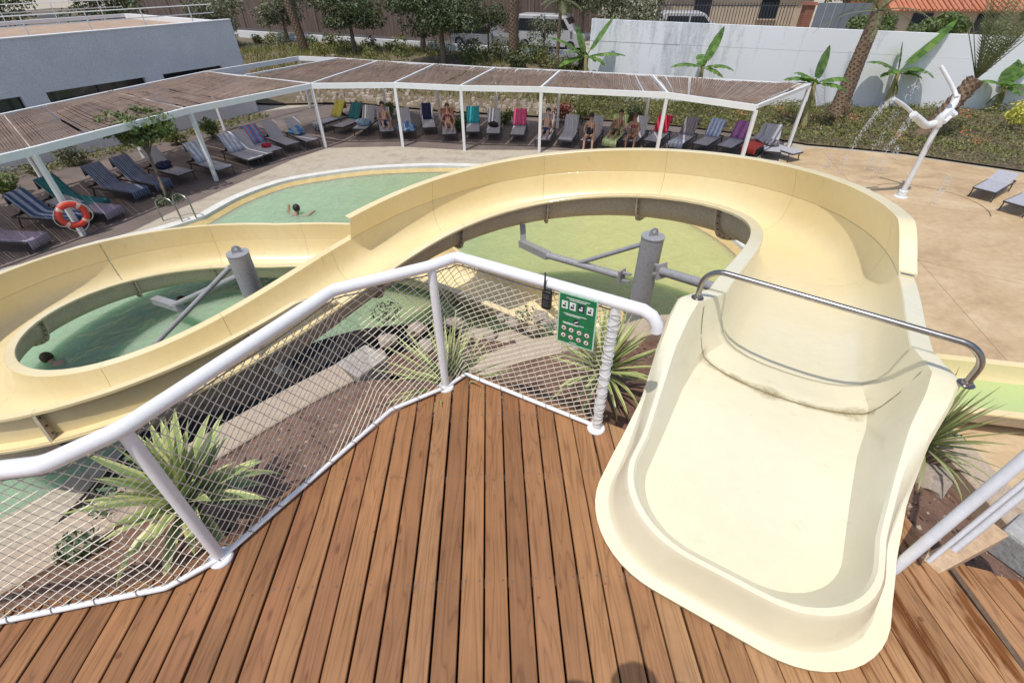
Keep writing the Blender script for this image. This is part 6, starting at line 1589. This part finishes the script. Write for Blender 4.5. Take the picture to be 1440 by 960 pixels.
banana_plant((1130, 178), -3.4, (1146, 116), [(.05, 0, 1, 1.0, .1), (-.9, 0, .5, 1.0, .9), (.9, 0, .45, 1.1, .9), (-.6, -.4, .6, .8, .9), (.8, -.3, .2, 1.0, .9)], 'low banana plant beside the pergola end post')
banana_plant((9.55, 26.9, 0), -3.3, (988, 93), [(.35, .1, 1, 1.25, .3), (-.9, 0, .35, 1.1, .8), (.9, -.1, .3, 1.1, .9), (.7, -.4, .1, .8, 1.0)], 'banana plant with two drooping side leaves above the reed roof')
banana_plant((3.9, 28.2, 0), -3.2, (824, 78), [(.55, .1, .9, 1.5, .3), (-.8, 0, .6, 1.5, .6), (.95, 0, .25, 1.4, .5), (-.7, -.3, .1, 1.1, .8), (-.3, .2, .9, 1.0, .4)], 'banana plant at the end of the white wall beside the van')
banana_plant((1395, 163), -3.4, (1414, 120), [(.4, .1, .9, 1.2, .2), (-.9, 0, .45, 1.0, .7), (.9, -.2, .3, 1.0, .8), (.1, .2, 1, .8, .3)], 'short banana plant at the right edge beside the tied-up palm')

# ------------------------------------------------------------------ roadside: low wall, reed screen, vehicles
lw = [Vector((-24, 45.0, 0)), Vector((-12, 39.6, 0)), Vector((0, 34.2, 0)), Vector((4.0, 32.6, 0))]
low = thing('roadside_wall', 'low white wall along the road behind the trees', 'wall', (-12, 39.6, -2))
for a, b in zip(lw[:-1], lw[1:]): MB().beam(a + Vector((0, 0, -1.85)), b + Vector((0, 0, -1.85)), .22, .75).build('wall_panel', wall_white, low, smooth=None, world=True)
structure(MB().add([(-60, 66, -1.88), (-24, 46, -1.88), (4.2, 33.2, -1.88), (4.25, 46, -1.88), (-20, 60, -1.88)], [(0, 1, 2, 3, 4)]).build('road', noisy('asphalt', (.05, .05, .05), (.08, .078, .075), 3, .9, .2), smooth=None))
def screen_m():
    m, nt, N, L, P = nmat('reed_screen'); v = coords(N, L, 'Object'); mp = N.new('ShaderNodeMapping'); mp.inputs['Scale'].default_value = (14, 14, .5); L.new(v, mp.inputs[0]); f = tex(N, L, mp.outputs[0], 1, 5, .7)
    r = ramp(N, [(.28, (.045, .03, .025)), (.5, (.13, .09, .075)), (.75, (.24, .18, .15))]); L.new(f.outputs[0], r.inputs[0]); L.new(r.outputs[0], P.inputs['Base Color']); P.inputs['Roughness'].default_value = .9; bump(N, L, f.outputs[0], .5, .04, P); return m
scr = thing('reed_screen', 'tall brown reed screen fence along the road', 'fence', (-8, 46, -1.9))
sl = [Vector((-38, 56.5, 0)), Vector((-26, 51.2, 0)), Vector((-16, 46.6, 0)), Vector((-6, 42.2, 0)), Vector((0, 39.6, 0)), Vector((6, 38.4, 0))]
sm_ = screen_m()
for i, (a, b) in enumerate(zip(sl[:-1], sl[1:])):
    MB().beam(a + Vector((0, 0, -.2)), b + Vector((0, 0, -.2)), .06, 3.6).build('reed_panel', sm_, scr, smooth=None, world=True)
    for k in range(4):
        p = a.lerp(b, k / 4); MB().tube([(p.x, p.y - .08, -2), (p.x, p.y - .08, 1.7)], .05, 6).build('post', bark, scr, smooth=60, world=True)
vw = noisy('vehicle_white', (.42, .42, .43), (.50, .50, .51), 2, .3, 0); vs_ = noisy('vehicle_silver', (.26, .26, .27), (.33, .33, .34), 2, .3, 0, metal=.3); tyre = noisy('tyre', (.012, .012, .012), (.025, .025, .025), 9, .8)
def vehicle(name, label, loc, rz, L_, Wd, Ht, hood, m, cat):
    t = thing(name, label, cat, loc, rz)
    sill = .32; belt = Ht * .55; x0, x1 = -L_ / 2, L_ / 2
    side = [(x0, sill), (x1, sill), (x1, belt * .9), (x1 - hood * .9, belt), (x1 - hood - .55, Ht - .08), (x1 - hood - .8, Ht), (x0 + .25, Ht), (x0 + .04, Ht - .12), (x0, belt)]
    ys = [(-Wd / 2, .0), (-Wd / 2 + .0, .0)]
    rings = []
    for y, ins in ((-Wd / 2, .06), (-Wd / 2 + .09, 0), (Wd / 2 - .09, 0), (Wd / 2, .06)):
        rings.append([Vector((x * (1 - ins / L_), y * (1 if z < belt + .01 else .9), z - (ins if z > belt else 0))) for x, z in side])
    o = MB().loft(rings, True, True).build('body', m, t, smooth=30); clean(o.data)
    for s in (-1, 1):
        yy = s * (Wd / 2 * .915)
        wl_ = [(x1 - hood - .12, belt + .05), (x1 - hood - .55, Ht - .2), (x0 + .35, Ht - .2), (x0 + .25, belt + .05)]
        cut = x0 + .25 + (x1 - hood - x0) * .45
        for q in ([(x1 - hood - .15, belt + .05), (x1 - hood - .6, Ht - .2), (cut + .06, Ht - .2), (cut + .06, belt + .05)], [(cut - .06, belt + .05), (cut - .06, Ht - .2), (x0 + .35, Ht - .2), (x0 + .25, belt + .05)]):
            w = MB().loft([[Vector((x, yy + s * e * (1 if z < Ht * .7 else .6) + s * .03, z)) for x, z in q] for e in (0, .035)], True, True).build('side_window', glass_m, t, smooth=None); clean(w.data)
        MB().box((x1 - hood * .9 - .1, s * (Wd / 2 + .09), belt + .12), (.14, .16, .13)).build('mirror', m, t, smooth=None, bevel=.02)
        for xx in (x0 + .75, x1 - .8):
            w = MB().tube([(xx, s * (Wd / 2 - .2), .33), (xx, s * (Wd / 2 + .012), .33)], .33, 18).build('wheel', tyre, t, smooth=40); MB().tube([(xx, s * (Wd / 2 + .008), .33), (xx, s * (Wd / 2 + .022), .33)], .2, 14).build('rim', vs_, w, smooth=40)
    MB().loft([[Vector((x1 - hood - .06 + e, y, belt + .06)) for y in (-Wd * .4, Wd * .4)] + [Vector((x1 - hood - .5 + e, y, Ht - .14)) for y in (Wd * .37, -Wd * .37)] for e in (0, .04)], True, True).build('windscreen', glass_m, t, smooth=None)
    for s in (-1, 1): MB().box((x1 - .02, s * Wd * .36, belt * .78), (.08, .28, .14)).build('headlight', beam_w, t, smooth=None, bevel=.02); MB().box((x0 + .01, s * Wd * .44, belt * .9), (.06, .1, .3)).build('tail_light', redm, t, smooth=None)
    MB().box((x1 + .01, 0, .42), (.08, Wd * .95, .18)).build('bumper', black, t, smooth=None, bevel=.02); return t
vehicle('parked_van', 'white van parked on the road behind the banana plant', (2.6, 36.2, -1.88), R(-22), 4.6, 1.85, 1.95, .75, vw, 'van')
vehicle('parked_car', 'silver-grey car parked on the road between the dark tree and the palm', (-1.9, 37.4, -1.88), R(-24), 4.3, 1.75, 1.5, 1.1, vs_, 'car')
# ------------------------------------------------------------------ beyond the white wall
upz = lambda x, y: Vector((x, y, -1.2))
gate_bar = noisy('iron_bars', (.03, .03, .032), (.05, .05, .052), 5, .6)
fn = thing('iron_fence', 'dark iron bar fence behind the white wall', 'fence', (12, 33, -1.2))
for k in range(46):
    x = 8.2 + k * .17; MB().box((x, 33.2 - .1 * (x - 8), -.2), (.03, .03, 2.1)).build('bar', gate_bar, fn, smooth=None, world=True)
for z in (-.9, .7): MB().beam((8.1, 33.2, z), (16.0, 32.4, z), .04, .05).build('rail', gate_bar, fn, smooth=None, world=True)
brick_m = noisy('brick_red', (.20, .075, .045), (.32, .14, .09), 6, .9, .3)
def pier(x, y, label):
    t = thing('brick_pillar', label, 'pillar', (x, y, -1.2))
    for j in range(22):
        for i in range(2):
            for k in range(2):
                if i == 0 and k == 0 or True: MB().box(((i - .5) * .255 + (.03 if j % 2 else -.03) * 0, (k - .5) * .255, .05 + j * .088), (.245, .245, .076)).build('brick', brick_m, t, smooth=None)
    MB().box((0, 0, .98), (.47, .47, 1.9)).build('core', stone_tan, t, smooth=None); MB().box((0, 0, 2.02), (.66, .66, .14), taper=.85).build('cap', brick_m, t, smooth=None)
pier(16.6, 32.3, 'red brick gate pillar with a cap behind the white wall')
gt = thing('metal_gate', 'blue-grey sheet metal gate beside the brick pillar', 'gate', (18.4, 32.0, -1.2))
for k in range(6): MB().box((17.25 + k * .48, 32.15 - k * .05, -.15), (.465, .05, 2.0)).build('panel', noisy('gate_grey', (.16, .18, .21), (.2, .22, .25), 3, .6), gt, smooth=None, world=True)
sg_ = thing('small_sign', 'small white notice with a red ring and yellow centre fixed on the gate', 'sign', (20.2, 31.7, .2)); MB().box((20.2, 31.72, .35), (.42, .02, .52)).build('board', beam_w, sg_, smooth=None, world=True)
MB().tube([(20.2, 31.708, .38), (20.2, 31.700, .38)], .15, 16).build('ring', redm, sg_, smooth=None, world=True); MB().tube([(20.2, 31.6995, .38), (20.2, 31.694, .38)], .09, 16).build('disc', TW['yellow'], sg_, smooth=None, world=True)
house_m = noisy('house_ochre', (.42, .33, .24), (.52, .42, .32), 2, .9, .15)
def house(x, y, w, d, h, label, roofm, rz):
    t = thing('house', label, 'house', (x, y, -1.2), rz)
    MB().box((0, 0, h / 2), (w, d, h)).build('wall', house_m, t, smooth=None)
    rows = []
    rf = MB().add([(-w / 2 - .4, -d / 2 - .4, h), (w / 2 + .4, -d / 2 - .4, h), (w / 2 + .4, 0, h + 1.3), (-w / 2 - .4, 0, h + 1.3), (-w / 2 - .4, d / 2 + .4, h), (w / 2 + .4, d / 2 + .4, h)], [(0, 1, 2, 3), (3, 2, 5, 4), (0, 3, 4), (1, 5, 2), (0, 4, 5, 1)]).build('roof', roofm, t, smooth=None); clean(rf.data)
    n = int(w / .3); tile = None
    for k in range(n):
        xx = -w / 2 + (k + .5) * w / n; MB().tube([(xx, -d / 2 - .44, h + .03), (xx, -.05, h + 1.33)], .085, 6).build('tile_row', roofm, rf, smooth=60)
    for sx in (-.28, .2):
        wv = MB().box((sx * w, -d / 2 - .02, h * .55), (1.1, .1, 1.1)).build('window', glass_m, t, smooth=None); MB().box((sx * w, -d / 2 - .08, h * .55 - .6), (1.3, .2, .08)).build('sill', house_m, wv, smooth=None)
    return t
terra = noisy('terracotta_tiles', (.42, .14, .075), (.56, .24, .14), 6, .85, .3)
house(27.5, 37.5, 7.5, 6, 1.55, 'house with a red clay tiled roof beyond the white wall', terra, R(-8)); house(15.6, 41.5, 9, 6, 2.6, 'plain ochre house beyond the iron fence', house_m, R(-6))
vehicle('parked_car', 'white car parked behind the iron fence', (11.2, 35.0, -1.2), R(-6), 4.2, 1.75, 1.5, 1.1, vw, 'car')
for i, (x, y, h, cr, m, lb) in enumerate(((5.6, 32.6, 1.5, (1.6, 1.3, 1.6), olive_leaf, 'greyish hedge tree above the left end of the white wall'), (7.4, 33.6, 1.6, (1.7, 1.3, 1.7), olive_leaf, 'loose olive-green hedge tree behind the wall by the iron fence'), (4.4, 35.5, 2.4, (1.9, 1.6, 1.8), dark_leaf, 'dark tree behind the white van'), (9.4, 37, 2.6, (1.6, 1.4, 1.5), olive_leaf, 'olive-toned tree beyond the iron fence'),
        (19.5, 30.6, 1.0, (1.3, .7, .8), mid_leaf, 'hedge shrub over the wall behind the leaning palm'), (22.8, 30.0, 1.0, (1.6, .8, .8), mid_leaf, 'leafy hedge below the red tiled roof'), (25.2, 29.4, .9, (1.0, .7, .6), olive_leaf, 'silvery shrub over the wall below the red tiled roof'), (29.5, 30.5, 2.2, (2.0, 1.6, 1.5), dark_leaf, 'dark evergreen tree beyond the tied-up palm'), (20.4, 35.5, 2.6, (2.2, 1.6, 1.4), mid_leaf, 'spreading green tree behind the metal gate'), (34, 29, 2.2, (2.0, 1.6, 1.6), mid_leaf, 'green tree beyond the wall at the right edge'))):
    tree('tree', lb, upz(x, y), h, cr, 2600, .10, m, .09, clumps=12)
# ------------------------------------------------------------------ people
def skin_m(name, c): return noisy(name, tuple(x * .9 for x in c), c, 6, .55, .03, fv=(.95, 1.04))
SK = [skin_m('skin_light', (.46, .28, .20)), skin_m('skin_tan', (.34, .19, .12)), skin_m('skin_fair', (.52, .33, .245))]
hair_d = noisy('dark_hair', (.012, .008, .006), (.03, .02, .015), 20, .6); hair_b = noisy('brown_hair', (.06, .035, .02), (.10, .06, .035), 20, .6)
def skin_mesh(name, V, E, m, parent, sub=2, root=0):
    me = bpy.data.meshes.new(name); me.from_pydata([v[0] for v in V], E, []); o = bpy.data.objects.new(name, me); col.objects.link(o)
    sk = o.modifiers.new('skin', 'SKIN'); sk.use_smooth_shade = True
    sv = me.skin_vertices[0].data
    for i, v in enumerate(V): r = v[1]; sv[i].radius = (r, r) if not isinstance(r, tuple) else r; sv[i].use_root = (i == root)
    s = o.modifiers.new('sub', 'SUBSURF'); s.levels = s.render_levels = sub
    dg = bpy.context.evaluated_depsgraph_get(); ev = o.evaluated_get(dg); nm = bpy.data.meshes.new_from_object(ev)
    bpy.data.objects.remove(o); bpy.data.meshes.remove(me); nm.name = name
    nm.materials.clear(); nm.materials.append(m); nm.polygons.foreach_set('use_smooth', [True] * len(nm.polygons))
    o = bpy.data.objects.new(name, nm); col.objects.link(o); o.parent = parent; return o
def person(label, loc, rz, J, skin, hair, suit, suit_m, long_hair=False, group=None):
    """J: joint positions; body one continuous skinned mesh, hair and swimwear children"""
    t = thing('person', label, 'person', loc, rz, group)
    V = []; E_ = []; idx = {}
    def add(k, p, r, to=None):
        V.append((Vector(p), r)); idx[k] = len(V) - 1
        if to is not None: E_.append((idx[to], idx[k]))
    pv, ch, nk, hd_ = J['pelvis'], J['chest'], J['neck'], J['head']
    add('pv', pv, .125); add('wa', Vector(pv).lerp(Vector(ch), .5), .11, 'pv'); add('ch', ch, .135, 'wa'); add('nk', nk, .055, 'ch'); add('hb', Vector(nk).lerp(Vector(hd_), .6), .075, 'nk'); add('hd', hd_, .095, 'hb')
    ax = (Vector(hd_) - Vector(nk)).normalized(); add('ht', Vector(hd_) + ax * .07, .075, 'hd')
    for s in ('L', 'R'):
        sh, el, wr = J['sh' + s], J['el' + s], J['wr' + s]
        add('sh' + s, sh, .058, 'ch'); add('el' + s, el, .042, 'sh' + s); add('wr' + s, wr, .028, 'el' + s)
        d = (Vector(wr) - Vector(el)).normalized(); sd = d.cross(Vector((0, 0, 1))); sd = sd.normalized() if sd.length > .05 else Vector((1, 0, 0))
        add('pa' + s, Vector(wr) + d * .06, .034, 'wr' + s)
        for k, (a, ln) in enumerate(((-.03, .075), (-.01, .09), (.01, .085), (.03, .065))): add('f%d' % k + s, Vector(wr) + d * (.06 + ln) + sd * a - Vector((0, 0, .02)), .009, 'pa' + s)
        add('th' + s, Vector(wr) + d * .07 + sd * .065, .010, 'pa' + s)
        hp, kn, an = J['hp' + s], J['kn' + s], J['an' + s]
        add('hp' + s, hp, .098, 'pv'); add('kn' + s, kn, .062, 'hp' + s); add('an' + s, an, .04, 'kn' + s); add('to' + s, J['to' + s], .033, 'an' + s)
    body = skin_mesh('body', V, E_, skin, t)
    hv = [(Vector(hd_) + Vector((0, .012, .0)), .1), (Vector(hd_) + ax * .06 + Vector((0, .012, 0)), .088)]
    hm = MB(); hm.ball(Vector(hd_) + ax * .035 + Vector(J.get('hairback', (0, .028, .01))), (.112, .112, .118), 12, 8)
    if long_hair: hm.tube([Vector(hd_) + Vector(J.get('hairback', (0, .028, 0))), Vector(nk) + Vector(J.get('hairback', (0, .03, 0))) * 2.2, Vector(nk).lerp(Vector(ch), .8) + Vector(J.get('hairback', (0, .03, 0))) * 3.4], [.1, .085, .03], 10)
    hm.build('hair', hair, t, smooth=80)
    fw = -Vector(J.get('hairback', (0, .028, 0))).normalized()
    sd = fw.cross(ax).normalized(); fm = MB(); c = Vector(hd_) + ax * .01
    for s in (-1, 1): fm.ball(c + fw * .088 + sd * s * .034, .011, 6, 4)
    fm.build('eyes', hair_d, t, smooth=80, kind='stuff'); MB().ball(c + fw * .098 - ax * .03, (.014, .016, .02), 6, 4).build('nose', skin, t, smooth=80); MB().ball(c + fw * .086 - ax * .062, (.026, .01, .008), 6, 4).build('mouth', redm, t, smooth=80)
    for s in (-1, 1): MB().ball(c + sd * s * .096, (.012, .02, .03), 6, 4).build('ear', skin, t, smooth=80)
    if suit == 'one': 
        skin_mesh('swimsuit', [(Vector(pv) - (Vector(ch) - Vector(pv)) * .15, .14), (Vector(pv), .158), (Vector(pv).lerp(Vector(ch), .5), .138), (Vector(ch) - (Vector(ch) - Vector(pv)) * .02, .17), (Vector(J['hpL']), .118), (Vector(J['hpR']), .118)], [(0, 1), (1, 2), (2, 3), (1, 4), (1, 5)], suit_m, t, root=1)
    elif suit == 'shorts':
        a = lambda s: Vector(J['hp' + s]).lerp(Vector(J['kn' + s]), .6)
        skin_mesh('shorts', [(Vector(pv) + (Vector(ch) - Vector(pv)) * .2, .145), (Vector(pv), .155), (Vector(J['hpL']), .125), (a('L'), .105), (Vector(J['hpR']), .125), (a('R'), .105)], [(0, 1), (1, 2), (2, 3), (1, 4), (4, 5)], suit_m, t, root=1)
    elif suit == 'two':
        skin_mesh('bikini_top', [(Vector(ch) - (Vector(ch) - Vector(pv)) * .35, .15), (Vector(ch) - (Vector(ch) - Vector(pv)) * .12, .17), (Vector(ch) + (Vector(ch) - Vector(pv)) * .12, .15)], [(0, 1), (1, 2)], suit_m, t)
        skin_mesh('bikini_bottom', [(Vector(pv) - (Vector(ch) - Vector(pv)) * .15, .14), (Vector(pv), .158), (Vector(J['hpL']), .118), (Vector(J['hpR']), .118)], [(0, 1), (1, 2), (1, 3)], suit_m, t, root=1)
    return t
S0 = SEAT + .14
def recline(kn=.0):                                  # lying back on a lounger, feet towards -Y
    b = BA; f = lambda k, x=0, off=.16: (x, .22 + .78 * k * math.cos(b) - off * math.sin(b), SEAT + .03 + .78 * k * math.sin(b) + off * math.cos(b))
    return dict(pelvis=(0, .08, S0 + .02), chest=f(.52), neck=f(.80), head=f(1.02, 0, .17), shL=f(.62, -.19), shR=f(.62, .19), elL=(-.30, .22, S0 + .12), elR=(.30, .20, S0 + .1), wrL=(-.16, -.02, S0 + .17), wrR=(.24, -.06, S0 + .05), hpL=(-.10, .02, S0), hpR=(.10, .02, S0), knL=(-.12, -.42, S0 + .06 + kn), knR=(.13, -.42, S0 + .04 + kn * .4), anL=(-.10, -.84, S0 - .04), anR=(.13, -.84, S0 - .05), toL=(-.13, -.92, S0 + .09), toR=(.17, -.91, S0 + .09), hairback=(0, .03, .015))
def sit_edge():                                       # sitting on the lounger's side, feet down, facing the pool
    return dict(pelvis=(.05, -.55, S0), chest=(.0, -.52, S0 + .42), neck=(-.01, -.55, S0 + .60), head=(-.0, -.60, S0 + .75), shL=(-.19, -.52, S0 + .49), shR=(.19, -.52, S0 + .49), elL=(-.26, -.62, S0 + .22), elR=(.27, -.64, S0 + .22), wrL=(-.12, -.86, S0 + .14), wrR=(.16, -.88, S0 + .12), hpL=(-.08, -.62, S0 - .01), hpR=(.16, -.62, S0 - .01), knL=(-.12, -1.02, S0 + .03), knR=(.22, -1.0, S0 + .02), anL=(-.10, -1.12, .09), anR=(.24, -1.10, .09), toL=(-.12, -1.28, .04), toR=(.27, -1.26, .04), hairback=(0, .03, .01))
blk = noisy('black_swimsuit', (.01, .01, .012), (.02, .02, .025), 9, .6); floral = cloth_m('swim_floral', [(.35, .1, .1), (.12, .04, .06)], 18); navy_ = cloth_m('swim_navy', [(.03, .05, .14)], 4); olive_ = cloth_m('swim_olive', [(.05, .06, .03)], 4)
def on_l(k): return LG[k].location, LG[k].rotation_euler.z
person('woman-length dark hair, person in a black swimsuit sitting on the edge of a lounger'.replace('woman-length dark hair, ', 'dark-haired '), *on_l('w'), sit_edge(), SK[0], hair_d, 'one', blk, True)
person('person in a two-piece swimsuit sitting on a lounger left of the crimson towels', *on_l('s'), sit_edge(), SK[1], hair_b, 'two', floral)
person('person reclining in front of a rust red towel beside a front post', *on_l('r'), recline(.16), SK[0], hair_b, 'two', floral)
person('dark-haired person lying in shorts next to a pergola post', *on_l('l'), recline(.0), SK[2], hair_d, 'shorts', navy_)
person('tanned person lying back behind the lime towel', LG['m'].location + Vector((0, 0, .012)), LG['m'].rotation_euler.z, recline(.05), SK[1], hair_d, 'shorts', olive_)
person('person stretched out left of the blue and white bag', LG['b'].location + Vector((-.95, .1, 0)), LG['b'].rotation_euler.z, recline(.1), SK[0], hair_d, 'shorts', navy_)
lounger(LG['b'].location + Vector((-.95, .1, 0)), LG['b'].rotation_euler.z, 'grey lounger left of the blue and white bag with a person stretched out on it')
# swimmers, mostly under water
def swim(lean=.4, arms=(.45, -.35)):
    return dict(pelvis=(0, .35, -.38), chest=(0, .02, -.12), neck=(0, -.1, .02), head=(0, -.16, .16), shL=(-.19, 0, -.06), shR=(.19, 0, -.06), elL=(-.40, -.18, -.02), elR=(.42, -.12, -.02), wrL=(-.36, -.42, .03), wrR=(.62, -.30, .05), hpL=(-.1, .42, -.42), hpR=(.1, .42, -.42), knL=(-.12, .8, -.5), knR=(.12, .82, -.48), anL=(-.1, 1.15, -.45), anR=(.12, 1.18, -.47), toL=(-.1, 1.3, -.47), toR=(.12, 1.32, -.49), hairback=(0, .03, .015))
def floating():
    return dict(pelvis=(0, .42, -.10), chest=(0, 0, -.05), neck=(0, -.18, -.02), head=(0, -.30, .05), shL=(-.19, -.04, -.04), shR=(.19, -.04, -.04), elL=(-.36, -.30, -.06), elR=(.38, -.24, -.05), wrL=(-.26, -.55, -.03), wrR=(.46, -.48, -.02), hpL=(-.1, .5, -.13), hpR=(.1, .5, -.13), knL=(-.13, .9, -.2), knR=(.13, .92, -.18), anL=(-.12, 1.28, -.2), anR=(.13, 1.3, -.22), toL=(-.12, 1.42, -.22), toR=(.13, 1.44, -.24), hairback=(0, .02, .025))
person('dark-haired swimmer in the green water beyond the lower loop', at(414, 303, WATER), R(150), swim(), SK[1], hair_d, 'shorts', navy_)
person('swimmer stretched out in the water beneath the strut of the left tower', at(278, 425, WATER - .04), R(-80), floating(), SK[2], hair_b, 'shorts', floral)
person('bare-backed swimmer beside the inner wall of the left loop', at(84, 512, WATER - .03), R(-110), floating(), SK[2], hair_b, 'shorts', navy_)
# the photographer, standing under the raised camera; only the shadow on the boards is in view
person('person standing on the deck behind the viewpoint whose shadow falls on the boards', (.15, .05, 0), R(180), dict(pelvis=(0, 0, .95), chest=(0, 0, 1.33), neck=(0, 0, 1.50), head=(0, -.03, 1.66), shL=(-.19, 0, 1.42), shR=(.19, 0, 1.42), elL=(-.20, .02, 1.78), elR=(.30, .0, 1.76), wrL=(.06, .16, 2.12), wrR=(.20, .16, 2.12), hpL=(-.1, 0, .90), hpR=(.1, 0, .90), knL=(-.11, 0, .48), knR=(.11, 0, .48), anL=(-.12, .02, .09), anR=(.12, .02, .09), toL=(-.14, -.14, .04), toR=(.14, -.14, .04)), SK[1], hair_d, 'shorts', navy_)
# trees and a hedge behind the white building
for i, (x, y, h, cr, lb) in enumerate(((-24, 34, 2.6, (2.2, 1.8, 1.8), 'dark tree behind the left part of the flat roof'), (-19.5, 37.5, 2.4, (2.0, 1.7, 1.7), 'dark tree behind the middle of the flat roof'), (-30, 33, 2.8, (2.6, 2.0, 2.0), 'tall dark tree at the far left behind the building'), (-16.5, 41, 2.2, (1.8, 1.5, 1.5), 'dark shrubby tree by the corner of the building'))):
    tree('tree', lb, Vector((x, y, -2.2)), h, cr, 3000, .11, (dark_leaf, olive_leaf)[i % 2], .12)
